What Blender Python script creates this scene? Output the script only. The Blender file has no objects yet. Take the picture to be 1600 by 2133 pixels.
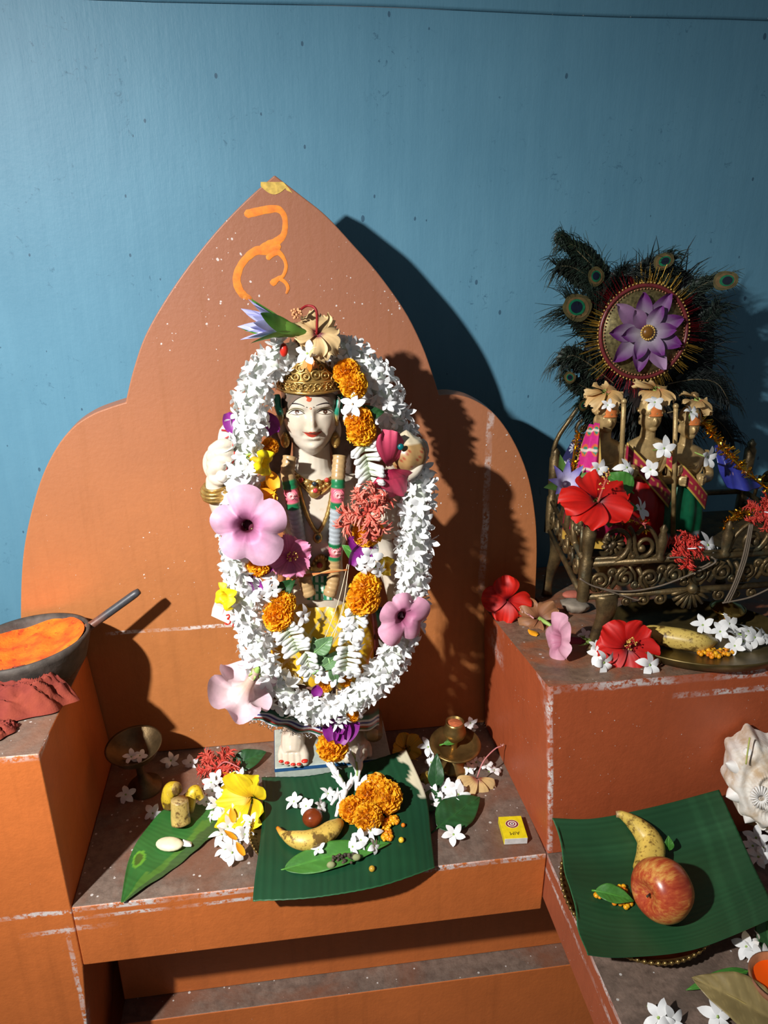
import bpy, bmesh, math, random
from mathutils import Vector, Matrix, Quaternion, noise
from mathutils.bvhtree import BVHTree
from math import sin, cos, pi, radians, sqrt, exp, atan2, hypot
V = Vector
R = random.Random(7)
SC = bpy.context.scene
COL = SC.collection

# ---------------------------------------------------------------- camera, light, exposure
PITCH, YAW, FPX = radians(22), radians(8), 1600.0
CAM = V((0, 0, 0.867))
cam_data = bpy.data.cameras.new('camera')
cam_data.sensor_fit = 'HORIZONTAL'; cam_data.sensor_width = 36; cam_data.lens = 36.0
cam_data.clip_start = 0.01
cam = bpy.data.objects.new('camera', cam_data); COL.objects.link(cam)
cam.location = CAM; cam.rotation_euler = (pi / 2 - PITCH, 0, -YAW)
SC.camera = cam

world = bpy.data.worlds.new('world'); SC.world = world; world.use_nodes = True
wbg = world.node_tree.nodes['Background']
wbg.inputs[0].default_value = (0.80, 0.90, 1.0, 1); wbg.inputs[1].default_value = 0.10

LAMP = V((-0.84, -0.04, 1.29)); AIM = V((-0.16, 1.0, 0.26))
ld = bpy.data.lights.new('ceiling_lamp', 'AREA'); ld.shape = 'DISK'; ld.size = 0.05
ld.energy = 15.0; ld.color = (1.0, 0.985, 0.96); ld.spread = radians(92)
lamp = bpy.data.objects.new('ceiling_lamp', ld); COL.objects.link(lamp); lamp.location = LAMP
lamp.rotation_euler = (AIM - LAMP).to_track_quat('-Z', 'Y').to_euler()

SC.view_settings.view_transform = 'Standard'; SC.view_settings.look = 'None'
SC.view_settings.exposure = 0.0; SC.view_settings.gamma = 1.0
SC.view_settings.use_curve_mapping = False

# ---------------------------------------------------------------- where a sight line meets a plane
FW = V((sin(YAW) * cos(PITCH), cos(YAW) * cos(PITCH), -sin(PITCH)))
RT = V((cos(YAW), -sin(YAW), 0)); UP = RT.cross(FW)
def ray(px, py): return FW + RT * ((px - 800) / FPX) + UP * (-(py - 1066.5) / FPX)
def at_y(px, py, y): r = ray(px, py); return CAM + r * ((y - CAM.y) / r.y)
def at_z(px, py, z=0.0): r = ray(px, py); return CAM + r * ((z - CAM.z) / r.z)
def at_x(px, py, x): r = ray(px, py); return CAM + r * ((x - CAM.x) / r.x)
def at_plane(px, py, p, n): r = ray(px, py); return CAM + r * ((p - CAM).dot(n) / r.dot(n))

# ---------------------------------------------------------------- objects and their records
def link(name, data, parent=None):
    o = bpy.data.objects.new(name, data); COL.objects.link(o)
    if parent is not None: o.parent = parent
    return o
def tag(o, label=None, cat=None, group=None, kind=None):
    if label: o['label'] = label
    if cat: o['category'] = cat
    if group: o['group'] = group
    if kind: o['kind'] = kind
    return o
def thing(name, label, cat, loc=(0, 0, 0), rot=None, group=None, scale=1.0):
    o = link(name, None)
    M = Matrix.Translation(V(loc)) @ (rot.to_4x4() if rot is not None else Matrix.Identity(4)) @ Matrix.Scale(scale, 4)
    o.matrix_world = M; o.empty_display_size = 0.01
    return tag(o, label, cat, group)
def put(o, loc, rot=None, scale=1.0):
    if isinstance(scale, (int, float)): scale = (scale,) * 3
    o.matrix_local = Matrix.LocRotScale(V(loc), rot.to_quaternion() if rot is not None else Quaternion(), V(scale))
    return o
def copy_tree(o, parent=None):
    c = o.copy(); COL.objects.link(c); c.parent = parent
    for ch in [k for k in COL.objects if k.parent == o]: copy_tree(ch, c)
    return c
def look(zdir, roll=0.0):
    """rotation that carries +Z onto zdir, turned about it by roll"""
    z = V(zdir).normalized()
    return (z.to_track_quat('Z', 'Y') @ Quaternion((0, 0, 1), roll)).to_matrix()

def cat_rom(pts, n, closed=False):
    """n points along a smooth curve through pts (tuples of any length)"""
    P = [V(p) for p in pts]; m = len(P); out = []
    seg = m if closed else m - 1
    for i in range(n):
        t = i / (n if closed else n - 1) * seg
        k = min(int(t), seg - 1); f = t - k
        g = (lambda j: P[j % m]) if closed else (lambda j: P[max(0, min(m - 1, j))])
        a, b, c, d = g(k - 1), g(k), g(k + 1), g(k + 2)
        out.append(0.5 * ((2 * b) + (c - a) * f + (2 * a - 5 * b + 4 * c - d) * f * f + (3 * b - a - 3 * c + d) * f ** 3))
    return out
def resample(pts, n):
    """n points equally spaced along a polyline"""
    L = [0]
    for a, b in zip(pts, pts[1:]): L.append(L[-1] + (b - a).length)
    out = []; k = 0
    for i in range(n):
        s = L[-1] * i / (n - 1)
        while k < len(L) - 2 and L[k + 1] < s: k += 1
        f = (s - L[k]) / max(1e-9, L[k + 1] - L[k])
        out.append(pts[k].lerp(pts[k + 1], f))
    return out
def lerpc(a, b, t):
    t = max(0, min(1, t)); return tuple(a[i] + (b[i] - a[i]) * t for i in range(3))
def lin(r, g, b):
    """8 bit sRGB to linear"""
    f = lambda c: c / 12.92 if c <= 0.04045 else ((c + 0.055) / 1.055) ** 2.4
    return (f(r / 255), f(g / 255), f(b / 255))

class MB:
    """collects one mesh"""
    def __init__(s): s.v = []; s.f = []; s.mi = []; s.c = []; s.uv = []
    def add(s, verts, faces, m=0, col=(1, 1, 1), M=None):
        b = len(s.v)
        for i, p in enumerate(verts):
            p = V(p); s.v.append(M @ p if M is not None else p)
            s.c.append(col[i] if isinstance(col, list) else col)
        for f in faces: s.f.append([b + i for i in f]); s.mi.append(m)
        return s
    def join(s, o, M=None, m=None):
        b = len(s.v)
        s.v += [M @ p for p in o.v] if M is not None else [p.copy() for p in o.v]
        s.c += list(o.c)
        s.f += [[b + i for i in f] for f in o.f]; s.mi += o.mi if m is None else [m] * len(o.f)
        return s
    def grid(s, fn, nu, nv, wu=False, wv=False, m=0, M=None):
        """fn(u,v) -> point or (point, colour); u, v in 0..1"""
        vs = []; cs = []
        for i in range(nu):
            for j in range(nv):
                r = fn(i / (nu if wu else nu - 1), j / (nv if wv else nv - 1))
                if isinstance(r, tuple) and len(r) == 2: vs.append(r[0]); cs.append(r[1])
                else: vs.append(r); cs.append((1, 1, 1))
        fs = []
        for i in range(nu if wu else nu - 1):
            for j in range(nv if wv else nv - 1):
                a, b = i * nv, ((i + 1) % nu) * nv; k = (j + 1) % nv
                fs.append([a + j, b + j, b + k, a + k])
        return s.add(vs, fs, m, cs, M)
    def tube(s, pts, rad, n=8, m=0, col=(1, 1, 1), caps=True, flat=1.0, closed=False, up=None):
        """round bar through pts; rad a number or one per point; flat squeezes it across"""
        P = [V(p) for p in pts]; k = len(P)
        rr = [rad] * k if isinstance(rad, (int, float)) else list(rad)
        vs = []; cs = []; nrm = None
        for i in range(k):
            if closed: t = P[(i + 1) % k] - P[i - 1]
            else: t = P[min(i + 1, k - 1)] - P[max(i - 1, 0)]
            t = t.normalized() if t.length > 1e-12 else V((0, 0, 1))
            if up is not None: nrm = V(up) - t * t.dot(V(up))
            elif nrm is None:
                nrm = t.orthogonal()
            else: nrm = nrm - t * t.dot(nrm)
            if nrm.length < 1e-9: nrm = t.orthogonal()
            nrm.normalize(); bn = t.cross(nrm)
            for j in range(n):
                a = 2 * pi * j / n
                vs.append(P[i] + nrm * (cos(a) * rr[i]) + bn * (sin(a) * rr[i] * flat))
                cs.append(col[i] if isinstance(col, list) else col)
        fs = []
        for i in range(k if closed else k - 1):
            a, b = i * n, ((i + 1) % k) * n
            for j in range(n): fs.append([a + j, a + (j + 1) % n, b + (j + 1) % n, b + j])
        if caps and not closed:
            fs.append([j for j in range(n)][::-1]); fs.append([(k - 1) * n + j for j in range(n)])
        return s.add(vs, fs, m, cs)
    def lathe(s, prof, n=32, m=0, M=None, col=(1, 1, 1), wob=None):
        """prof: (radius, z) pairs turned about Z"""
        k = len(prof)
        def fn(u, v):
            i = min(k - 1, int(round(u * (k - 1)))); r, z = prof[i]; a = 2 * pi * v
            if wob: r = r * wob(a, z)
            p = V((r * cos(a), r * sin(a), z))
            return (p, col[i] if isinstance(col, list) else col)
        return s.grid(fn, k, n, wv=True, m=m, M=M)
    def ball(s, c, r, n=12, m=0, col=(1, 1, 1), M=None, sc=(1, 1, 1)):
        c = V(c)
        def fn(u, v):
            th = pi * u; ph = 2 * pi * v
            return (c + V((r * sc[0] * sin(th) * cos(ph), r * sc[1] * sin(th) * sin(ph), r * sc[2] * cos(th))), col)
        return s.grid(fn, n, n + 2, wv=True, m=m, M=M)
    def box(s, lo, hi, m=0, col=(1, 1, 1), M=None):
        x0, y0, z0 = lo; x1, y1, z1 = hi
        v = [(x0, y0, z0), (x1, y0, z0), (x1, y1, z0), (x0, y1, z0), (x0, y0, z1), (x1, y0, z1), (x1, y1, z1), (x0, y1, z1)]
        return s.add(v, [[0, 3, 2, 1], [4, 5, 6, 7], [0, 1, 5, 4], [1, 2, 6, 5], [2, 3, 7, 6], [3, 0, 4, 7]], m, col, M)
    def prism(s, poly, d, m=0, col=(1, 1, 1), M=None):
        """outline (list of points) pushed along the vector d"""
        n = len(poly); d = V(d); v = [V(p) for p in poly]; v += [p + d for p in v]
        return s.add(v, [list(range(n)), list(range(2 * n - 1, n - 1, -1))] + [[i, n + i, n + (i + 1) % n, (i + 1) % n] for i in range(n)], m, col, M)
    def build(s, name, mats, parent=None, smooth=True, bevel=0, sub=0, thick=0, M=None, fix=True):
        me = bpy.data.meshes.new(name)
        me.from_pydata([tuple(M @ p) if M is not None else tuple(p) for p in s.v], [], s.f)
        for m in (mats if isinstance(mats, (list, tuple)) else [mats]): me.materials.append(m)
        me.polygons.foreach_set('material_index', s.mi)
        me.polygons.foreach_set('use_smooth', [smooth] * len(s.f))
        ca = me.color_attributes.new('Col', 'FLOAT_COLOR', 'POINT')
        flat = []
        for c in s.c: flat += [c[0], c[1], c[2], 1.0]
        ca.data.foreach_set('color', flat)
        me.update(); me.validate()
        if fix:
            bm = bmesh.new(); bm.from_mesh(me); bmesh.ops.recalc_face_normals(bm, faces=bm.faces); bm.to_mesh(me); bm.free()
        o = link(name, me, parent)
        if thick:
            k = o.modifiers.new('thick', 'SOLIDIFY'); k.thickness = thick; k.offset = 0
        if bevel:
            k = o.modifiers.new('bevel', 'BEVEL'); k.width = bevel; k.segments = 3; k.limit_method = 'ANGLE'; k.angle_limit = radians(35)
        if sub:
            k = o.modifiers.new('sub', 'SUBSURF'); k.levels = sub; k.render_levels = sub
        return o

# ---------------------------------------------------------------- materials
def nt(name):
    m = bpy.data.materials.new(name); m.use_nodes = True
    t = m.node_tree; b = t.nodes['Principled BSDF']
    return m, t, b
def nd(t, kind, ins=None, **kw):
    n = t.nodes.new(kind)
    for k, v in kw.items(): setattr(n, k, v)
    for k, v in (ins or {}).items():
        if isinstance(v, bpy.types.NodeSocket): t.links.new(v, n.inputs[k])
        else: n.inputs[k].default_value = v
    return n
def mixc(t, fac, a, b, mode='MIX'):
    n = t.nodes.new('ShaderNodeMix'); n.data_type = 'RGBA'; n.blend_type = mode
    for i, v in ((0, fac), (6, a), (7, b)):
        if isinstance(v, bpy.types.NodeSocket): t.links.new(v, n.inputs[i])
        elif i == 0: n.inputs[0].default_value = v
        else: n.inputs[i].default_value = (*v[:3], 1)
    return n.outputs[2]
def ramp(t, src, stops):
    n = t.nodes.new('ShaderNodeValToRGB'); t.links.new(src, n.inputs[0])
    e = n.color_ramp.elements
    while len(e) < len(stops): e.new(0.5)
    for k, (p, c) in zip(e, stops):
        k.position = p; k.color = (*((c,) * 3 if isinstance(c, (int, float)) else c[:3]), 1)
    return n.outputs[0]
def noise_tex(t, co, scale, detail=3, rough=0.55, dist=0.0):
    return nd(t, 'ShaderNodeTexNoise', {'Vector': co, 'Scale': scale, 'Detail': detail, 'Roughness': rough, 'Distortion': dist}).outputs[0]
def bump(t, b, h, strength=0.3, dist=0.002):
    n = nd(t, 'ShaderNodeBump', {'Height': h, 'Strength': strength, 'Distance': dist})
    t.links.new(n.outputs[0], b.inputs['Normal'])
def math_n(t, op, a, b=None):
    n = t.nodes.new('ShaderNodeMath'); n.operation = op
    for i, v in ((0, a), (1, b)):
        if v is None: continue
        if isinstance(v, bpy.types.NodeSocket): t.links.new(v, n.inputs[i])
        else: n.inputs[i].default_value = v
    return n.outputs[0]

def plain(name, col, rough=0.5, metal=0.0, var=0.15, vs=60, bmp=0.0, bs=200, spec=0.5, sss=0.0, coat=0.0, vcol=False, trans=0.0):
    """one colour (or the mesh's own painted colours) with fine mottling and grain"""
    m, t, b = nt(name)
    co = nd(t, 'ShaderNodeTexCoord').outputs['Object']
    if vcol:
        base = nd(t, 'ShaderNodeVertexColor', layer_name='Col').outputs[0]
        base = mixc(t, 1.0, base, col, 'MULTIPLY')
    else:
        base = nd(t, 'ShaderNodeRGB'); base.outputs[0].default_value = (*col, 1); base = base.outputs[0]
    n = noise_tex(t, co, vs, 4)
    lo, hi = 1 - var, 1 + var
    g = ramp(t, n, [(0.3, lo), (0.7, hi)])
    t.links.new(mixc(t, 1.0, base, g, 'MULTIPLY'), b.inputs['Base Color'])
    b.inputs['Roughness'].default_value = rough; b.inputs['Metallic'].default_value = metal
    b.inputs['Specular IOR Level'].default_value = spec
    if coat: b.inputs['Coat Weight'].default_value = coat; b.inputs['Coat Roughness'].default_value = 0.15
    if sss:
        b.inputs['Subsurface Weight'].default_value = sss; b.inputs['Subsurface Scale'].default_value = 0.004
    if bmp: bump(t, b, noise_tex(t, co, bs, 3), bmp, 0.001)
    if trans:
        tr = nd(t, 'ShaderNodeBsdfTranslucent')
        t.links.new(b.inputs['Base Color'].links[0].from_socket, tr.inputs[0])
        mx = nd(t, 'ShaderNodeMixShader', {0: trans})
        t.links.new(b.outputs[0], mx.inputs[1]); t.links.new(tr.outputs[0], mx.inputs[2])
        t.links.new(mx.outputs[0], t.nodes['Material Output'].inputs[0])
    return m
# ================================================================ the room and the masonry altar
def band(t, val, centre, w):
    """1 inside |val-centre|<w, soft"""
    d = math_n(t, 'ABSOLUTE', math_n(t, 'SUBTRACT', val, centre))
    n = nd(t, 'ShaderNodeMapRange', {0: d, 1: w * 0.5, 2: w, 3: 1.0, 4: 0.0}); n.interpolation_type = 'SMOOTHSTEP'
    return n.outputs[0]
def rng(t, val, lo, hi, soft=0.02):
    a = nd(t, 'ShaderNodeMapRange', {0: val, 1: lo - soft, 2: lo, 3: 0.0, 4: 1.0}).outputs[0]
    b = nd(t, 'ShaderNodeMapRange', {0: val, 1: hi, 2: hi + soft, 3: 1.0, 4: 0.0}).outputs[0]
    return math_n(t, 'MULTIPLY', a, b)
def step_n(t, val, lo, hi):
    return nd(t, 'ShaderNodeMapRange', {0: val, 1: lo, 2: hi, 3: 0.0, 4: 1.0}).outputs[0]

def terracotta(name, base, streaks=(), speck=0.5, yellow=False, tone=None):
    """old orange-brown oil paint on plaster: blotches, white lime flecks, chipped white lines
    streaks: (axis, centre, width, other_axis, lo, hi, third_axis, lo, hi)"""
    m, t, b = nt(name)
    co = nd(t, 'ShaderNodeTexCoord').outputs['Object']
    sp = nd(t, 'ShaderNodeSeparateXYZ', {0: co}); ax = {'x': sp.outputs[0], 'y': sp.outputs[1], 'z': sp.outputs[2]}; ax['s'] = math_n(t, 'ADD', ax['x'], math_n(t, 'MULTIPLY', ax['z'], 0.082))
    c = mixc(t, ramp(t, noise_tex(t, co, 5, 5, 0.6), [(0.3, 0), (0.7, 1)]), tuple(x * 0.86 for x in base), tuple(min(1, x * 1.1) for x in base))
    c = mixc(t, ramp(t, noise_tex(t, co, 60, 4, 0.7), [(0.35, 0.0), (0.75, 0.22)]), c, tuple(x * 0.6 for x in base))
    if tone: c = mixc(t, step_n(t, ax['z'], tone[0], tone[1]), c, tone[2])
    # vertical washing marks
    st = nd(t, 'ShaderNodeMapping', {'Vector': co, 'Scale': (60, 60, 3)}).outputs[0]
    c = mixc(t, ramp(t, noise_tex(t, st, 1, 3, 0.6), [(0.52, 0), (0.8, 0.34)]), c, tuple(x * 0.55 for x in base))
    white = lin(214, 206, 202)
    # flecks
    vo = nd(t, 'ShaderNodeTexVoronoi', {'Vector': nd(t, 'ShaderNodeVectorMath', {0: co, 1: nd(t, 'ShaderNodeVectorMath', {0: nd(t, 'ShaderNodeTexNoise', {'Vector': co, 'Scale': 160.0}).outputs[1], 1: (.004, .004, .004)}, operation='MULTIPLY').outputs[0]}, operation='ADD').outputs[0], 'Scale': 190.0, 'Randomness': 1.0})
    rad = math_n(t, 'MULTIPLY', math_n(t, 'POWER', vo.outputs[1], 5.0), 0.0) if False else None
    sepc = nd(t, 'ShaderNodeSeparateColor', {0: vo.outputs[1]})
    size = math_n(t, 'MULTIPLY', math_n(t, 'POWER', sepc.outputs[0], 7.0), 0.30 * speck)
    gate = ramp(t, noise_tex(t, co, 4.5, 3), [(0.46, 0), (0.68, 1)])
    fl = math_n(t, 'MULTIPLY', math_n(t, 'LESS_THAN', vo.outputs[0], math_n(t, 'MULTIPLY', size, gate)), 0.85)
    c = mixc(t, fl, c, white)
    hgt = noise_tex(t, co, 140, 4, 0.6)
    if yellow:
        v2 = nd(t, 'ShaderNodeTexVoronoi', {'Vector': co, 'Scale': 34.0}); s2 = nd(t, 'ShaderNodeSeparateColor', {0: v2.outputs[1]})
        z2 = math_n(t, 'MULTIPLY', math_n(t, 'POWER', s2.outputs[1], 6.0), 0.26)
        g2 = math_n(t, 'MULTIPLY', rng(t, ax['x'], -0.17, -0.06, 0.03), rng(t, ax['z'], 0.5, 0.66, 0.03))
        c = mixc(t, math_n(t, 'LESS_THAN', v2.outputs[0], math_n(t, 'MULTIPLY', z2, g2)), c, lin(205, 165, 60))
    for a, ce, w, o, lo, hi, th, l2, h2 in streaks:
        k = band(t, math_n(t, 'ADD', ax[a], math_n(t, 'MULTIPLY', math_n(t, 'SUBTRACT', noise_tex(t, co, 22, 3), 0.5), w * 1.2)), ce, w)
        k = math_n(t, 'MULTIPLY', k, rng(t, ax[o], lo, hi)); k = math_n(t, 'MULTIPLY', k, rng(t, ax[th], l2, h2))
        k = math_n(t, 'MULTIPLY', k, ramp(t, noise_tex(t, co, 130, 4, 0.75), [(0.42, 0), (0.53, 0.95)]))
        k = math_n(t, 'MULTIPLY', k, ramp(t, noise_tex(t, co, 16, 2), [(0.35, 0.1), (0.6, 1)]))
        c = mixc(t, k, c, white)
    t.links.new(c, b.inputs['Base Color'])
    b.inputs['Roughness'].default_value = 0.47; b.inputs['Specular IOR Level'].default_value = 0.4
    bump(t, b, hgt, 0.25, 0.002)
    return m

def stained(name, cols, orange, osc=7, wet=0.5):
    """worn slab top: cement showing grey and brown through what is left of the paint"""
    m, t, b = nt(name)
    co = nd(t, 'ShaderNodeTexCoord').outputs['Object']
    c = mixc(t, ramp(t, noise_tex(t, co, 14, 6, 0.7), [(0.3, 0), (0.7, 1)]), cols[0], cols[1])
    c = mixc(t, ramp(t, noise_tex(t, co, 70, 5, 0.75), [(0.4, 0), (0.7, 0.7)]), c, cols[2])
    c = mixc(t, ramp(t, noise_tex(t, co, osc, 5, 0.6, 0.6), [(0.46, 0), (0.62, 0.75)]), c, orange)
    vo = nd(t, 'ShaderNodeTexVoronoi', {'Vector': co, 'Scale': 120.0}); sc = nd(t, 'ShaderNodeSeparateColor', {0: vo.outputs[1]})
    k = math_n(t, 'LESS_THAN', vo.outputs[0], math_n(t, 'MULTIPLY', math_n(t, 'POWER', sc.outputs[0], 7.0), 0.28))
    c = mixc(t, math_n(t, 'MULTIPLY', k, 0.8), c, lin(205, 200, 195))
    t.links.new(c, b.inputs['Base Color']); b.inputs['Roughness'].default_value = wet
    bump(t, b, noise_tex(t, co, 160, 5, 0.7), 0.5, 0.002)
    return m

# blue oil-painted wall
m, t, b = nt('blue_wall_paint')
co = nd(t, 'ShaderNodeTexCoord').outputs['Object']
c = mixc(t, ramp(t, noise_tex(t, co, 3, 5, 0.6), [(0.3, 0), (0.7, 1)]), lin(90, 138, 161), lin(101, 150, 173))
st = nd(t, 'ShaderNodeMapping', {'Vector': co, 'Scale': (45, 45, 5)}).outputs[0]
c = mixc(t, ramp(t, noise_tex(t, st, 1, 4, 0.65), [(0.35, 0.25), (0.7, 0)]), c, lin(74, 124, 150))
vo = nd(t, 'ShaderNodeTexVoronoi', {'Vector': nd(t, 'ShaderNodeMapping', {'Vector': co, 'Scale': (1.4, 1, 0.8)}).outputs[0], 'Scale': 34.0})
sc = nd(t, 'ShaderNodeSeparateColor', {0: vo.outputs[1]})
k = math_n(t, 'LESS_THAN', math_n(t, 'ADD', vo.outputs[0], math_n(t, 'MULTIPLY', noise_tex(t, co, 200, 2), 0.05)), math_n(t, 'ADD', math_n(t, 'MULTIPLY', math_n(t, 'POWER', sc.outputs[0], 3.0), 0.15), 0.012))
c = mixc(t, math_n(t, 'MULTIPLY', k, 0.75), c, lin(45, 75, 98))
ch = math_n(t, 'MULTIPLY', ramp(t, noise_tex(t, co, 75, 5, 0.75, 0.8), [(0.60, 0), (0.68, 0.8)]), ramp(t, noise_tex(t, co, 7, 2), [(0.48, 0), (0.62, 1)]))
c = mixc(t, ch, c, lin(52, 92, 116))
v3 = nd(t, 'ShaderNodeTexVoronoi', {'Vector': co, 'Scale': 60.0}); s3 = nd(t, 'ShaderNodeSeparateColor', {0: v3.outputs[1]})
c = mixc(t, math_n(t, 'LESS_THAN', v3.outputs[0], math_n(t, 'MULTIPLY', math_n(t, 'POWER', s3.outputs[1], 9.0), 0.07)), c, lin(210, 225, 230))
t.links.new(c, b.inputs['Base Color']); b.inputs['Roughness'].default_value = 0.5; b.inputs['Specular IOR Level'].default_value = 0.35
hv = math_n(t, 'ADD', noise_tex(t, st, 1.6, 4, 0.7), math_n(t, 'MULTIPLY', noise_tex(t, co, 110, 4, 0.6), 0.6))
bump(t, b, hv, 0.16, 0.003)
M_BLUE = m

WY = 1.285                                   # face of the blue wall
wb = MB(); wb.box((-2.6, WY, -0.75), (2.4, WY + 0.1, 1.126))
wall = tag(wb.build('wall_back', M_BLUE, smooth=False), kind='structure')
tb = MB()                                    # the plaster band across the top stands a little proud
def ridge(u, v):
    x = -2.6 + 5 * u; pr = [(0, 0.0), (0.002, -0.001), (0.0035, 0.004), (0.0035, 1.2)]
    dz = 0.003 * noise.noise(V((x * 3, 0, 0)))
    y, z = pr[int(round(v * 3))]
    return V((x, WY - y, 1.126 + z + dz))
tb.grid(ridge, 60, 4)
tag(tb.build('trim_1', M_BLUE), kind='structure')
fl = MB(); fl.box((-2.6, -2.6, -0.80), (2.4, WY, -0.75))
tag(fl.build('floor', plain('floor_cement', lin(120, 100, 88), 0.7), smooth=False), kind='structure')

# ---- pointed trefoil backdrop slab
AY = 1.10; ORANGE = lin(180, 112, 61); PINKISH = lin(154, 101, 76)
rt_px = [(572, 365), (628, 408), (680, 450), (735, 509), (790, 572), (845, 650), (880, 720), (901, 778), (915, 823)]
rl_px = [(915, 823), (945, 822), (985, 832), (1030, 862), (1070, 918), (1100, 990), (1115, 1070), (1119, 1150), (1115, 1250)]
lt_px = [(572, 365), (512, 418), (448, 485), (385, 565), (335, 640), (300, 705), (278, 770), (266, 818), (262, 838)]
ll_px = [(262, 838), (230, 848), (190, 864), (150, 892), (115, 937), (85, 1000), (62, 1080), (49, 1150), (44, 1220), (43, 1300)]
W = lambda L: [at_y(x, y, AY) for x, y in L]
right = cat_rom(W(rt_px), 40) + cat_rom(W(rl_px), 40)[1:]
left = cat_rom(W(lt_px), 40)[1:] + cat_rom(W(ll_px), 40)[1:]
right.append(V((right[-1].x - 0.005, AY, 0.0005))); left.append(V((left[-1].x, AY, 0.0005)))
outl = [V((p.x, AY, p.z)) for p in right[::-1] + left]
ab = MB(); ab.prism(outl, (0, 0.035, 0), m=0)
M_ARCH = terracotta('backdrop_paint', ORANGE,
    streaks=[('x', 0.318, 0.007, 'z', 0.28, 0.56, 'y', 1.0, 1.2), ('z', 0.236, 0.004, 'x', -0.27, -0.10, 'y', 1.0, 1.2)],
    speck=1.5, yellow=True, tone=(0.2, 0.75, PINKISH))
arch = ab.build('arched_backdrop', [M_ARCH], smooth=False, bevel=0.003)
tag(arch, 'tall terracotta painted slab with a pointed trefoil outline standing against the blue wall', 'backdrop')

LAY = [0.0]
def stroke(mb, pts, wid, y, m=0, n=60, th=0.0003):
    """flat brush stroke laid on the slab: pixel path -> raised paint on the plane y"""
    C = cat_rom([at_y(px, py, y) for px, py in pts], n)
    wd = cat_rom([(w, 0) for w in wid], n)
    LAY[0] += 0.00015
    for q in C: q.y -= LAY[0]
    vs = []
    for i in range(n):
        tg = (C[min(i + 1, n - 1)] - C[max(i - 1, 0)]).normalized(); nn = V((-tg.z, 0, tg.x))
        w = .86 * wd[i][0] * min(1, .35 + i / 3, .35 + (n - 1 - i) / 3) * (1 + 0.12 * noise.noise(V((i * 0.4, 3, wid[0] * 100))))
        vs += [C[i] + nn * w, C[i] + nn * w * 0.6 + V((0, -th, 0)), C[i] - nn * w * 0.6 + V((0, -th, 0)), C[i] - nn * w]
    mb.add(vs, [[4 * i + j, 4 * i + j + 1, 4 * i + 4 + j + 1, 4 * i + 4 + j] for i in range(n - 1) for j in range(3)], m)
m, t, b = nt('orange_sindoor_paint')
co = nd(t, 'ShaderNodeTexCoord').outputs['Object']
t.links.new(mixc(t, ramp(t, noise_tex(t, co, 90, 4, 0.7), [(0.35, 0), (0.7, 1)]), lin(232, 140, 40), lin(214, 112, 38)), b.inputs['Base Color'])
b.inputs['Roughness'].default_value = 0.7
# worn through where the brush ran dry
al = math_n(t, 'MAXIMUM', step_n(t, nd(t, 'ShaderNodeSeparateXYZ', {0: co}).outputs[2], 0.722, 0.76), ramp(t, noise_tex(t, co, 110, 4, 0.7), [(0.42, 0.15), (0.56, 0.9)]))
t.links.new(al, b.inputs['Alpha'])
M_SIND = m
k = 0.00072
sy = MB()
stroke(sy, [(509, 447), (535, 441), (560, 436), (580, 436), (592, 450), (594, 472), (590, 490), (578, 502), (560, 514), (540, 520)],
       [8 * k, 8 * k, 8 * k, 7 * k, 6 * k, 6 * k, 7 * k, 9 * k, 12 * k, 7 * k], AY)
stroke(sy, [(585, 512), (560, 522), (535, 522), (515, 536), (500, 556), (493, 580), (497, 600), (508, 615), (525, 622)],
       [6 * k, 9 * k, 9 * k, 8 * k, 8 * k, 9 * k, 9 * k, 8 * k, 3 * k], AY)
stroke(sy, [(556, 540), (566, 530), (580, 526), (592, 540), (596, 556), (590, 574), (580, 580), (570, 588), (565, 593)],
       [5 * k, 6 * k, 6 * k, 4 * k, 4 * k, 4 * k, 5 * k, 7 * k, 5 * k], AY)
stroke(sy, [(582, 580), (594, 588), (600, 600), (596, 612)], [4 * k, 4 * k, 4 * k, 2 * k], AY)
tag(sy.build('painted_symbol', M_SIND, arch), 'curling symbol brushed in orange paint')
ys = MB()
def blot(u, v):
    a = at_y(539 + (612 - 539) * u, 0, AY)
    top = 378 + 2 * sin(u * 7); bot = 384 + 21 * sin(pi * min(1, u * 1.25)) ** 0.8 if u < 0.8 else 394 + 5 * u
    px = 543 + 66 * u; tp = 379 + 22 * max(0, u - 0.72) / 0.28; bt = (388 + 17 * sin(pi * min(1, u / 0.85))) if u < 0.8 else 396 + 30 * (u - 0.8)
    p = at_y(px, tp + (max(bt, tp + 1) - tp) * v, AY); p.y -= 0.0006; return p
ys.grid(blot, 24, 6)
tag(ys.build('paint_patch', plain('yellow_paint_patch', lin(202, 168, 78), 0.7, var=0.3, vs=150), arch), 'yellow patch below the tip')

# ---- platform the statue stands on, with the recessed front below it
M_FRONT = terracotta('platform_paint', lin(198, 108, 52), speck=0.55, streaks=[
    ('z', -0.004, 0.006, 'x', -0.9, 0.36, 'y', 0.6, 0.83), ('z', -0.020, 0.004, 'x', -0.9, -0.05, 'y', 0.6, 0.81),
    ('z', -0.037, 0.006, 'x', -0.40, -0.27, 'y', 0.6, 0.81), ('x', -0.315, 0.006, 'z', -0.35, -0.02, 'y', 0.6, 0.81),
    ('z', -0.369, 0.004, 'x', -0.3, 0.4, 'y', 0.6, 0.83)])
M_TOP = stained('platform_top', (lin(104, 88, 78), lin(134, 116, 103), lin(74, 60, 52)), lin(122, 74, 50), 6)
FY = 0.797
XL, XR = -0.306, 0.348
pf = MB()
pf.box((XL, FY, -0.108), (XR, WY - 0.005, 0.0), 0)
pf.f.pop(); pf.mi.pop()  # reopened below with its own top
pf.f.append([3, 0, 4, 7]); pf.mi.append(0)
pf.mi[1] = 1
pf.box((XL, 0.935, -0.368), (1.2, WY - 0.005, -0.1085), 0)           # back of the recess
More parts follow.
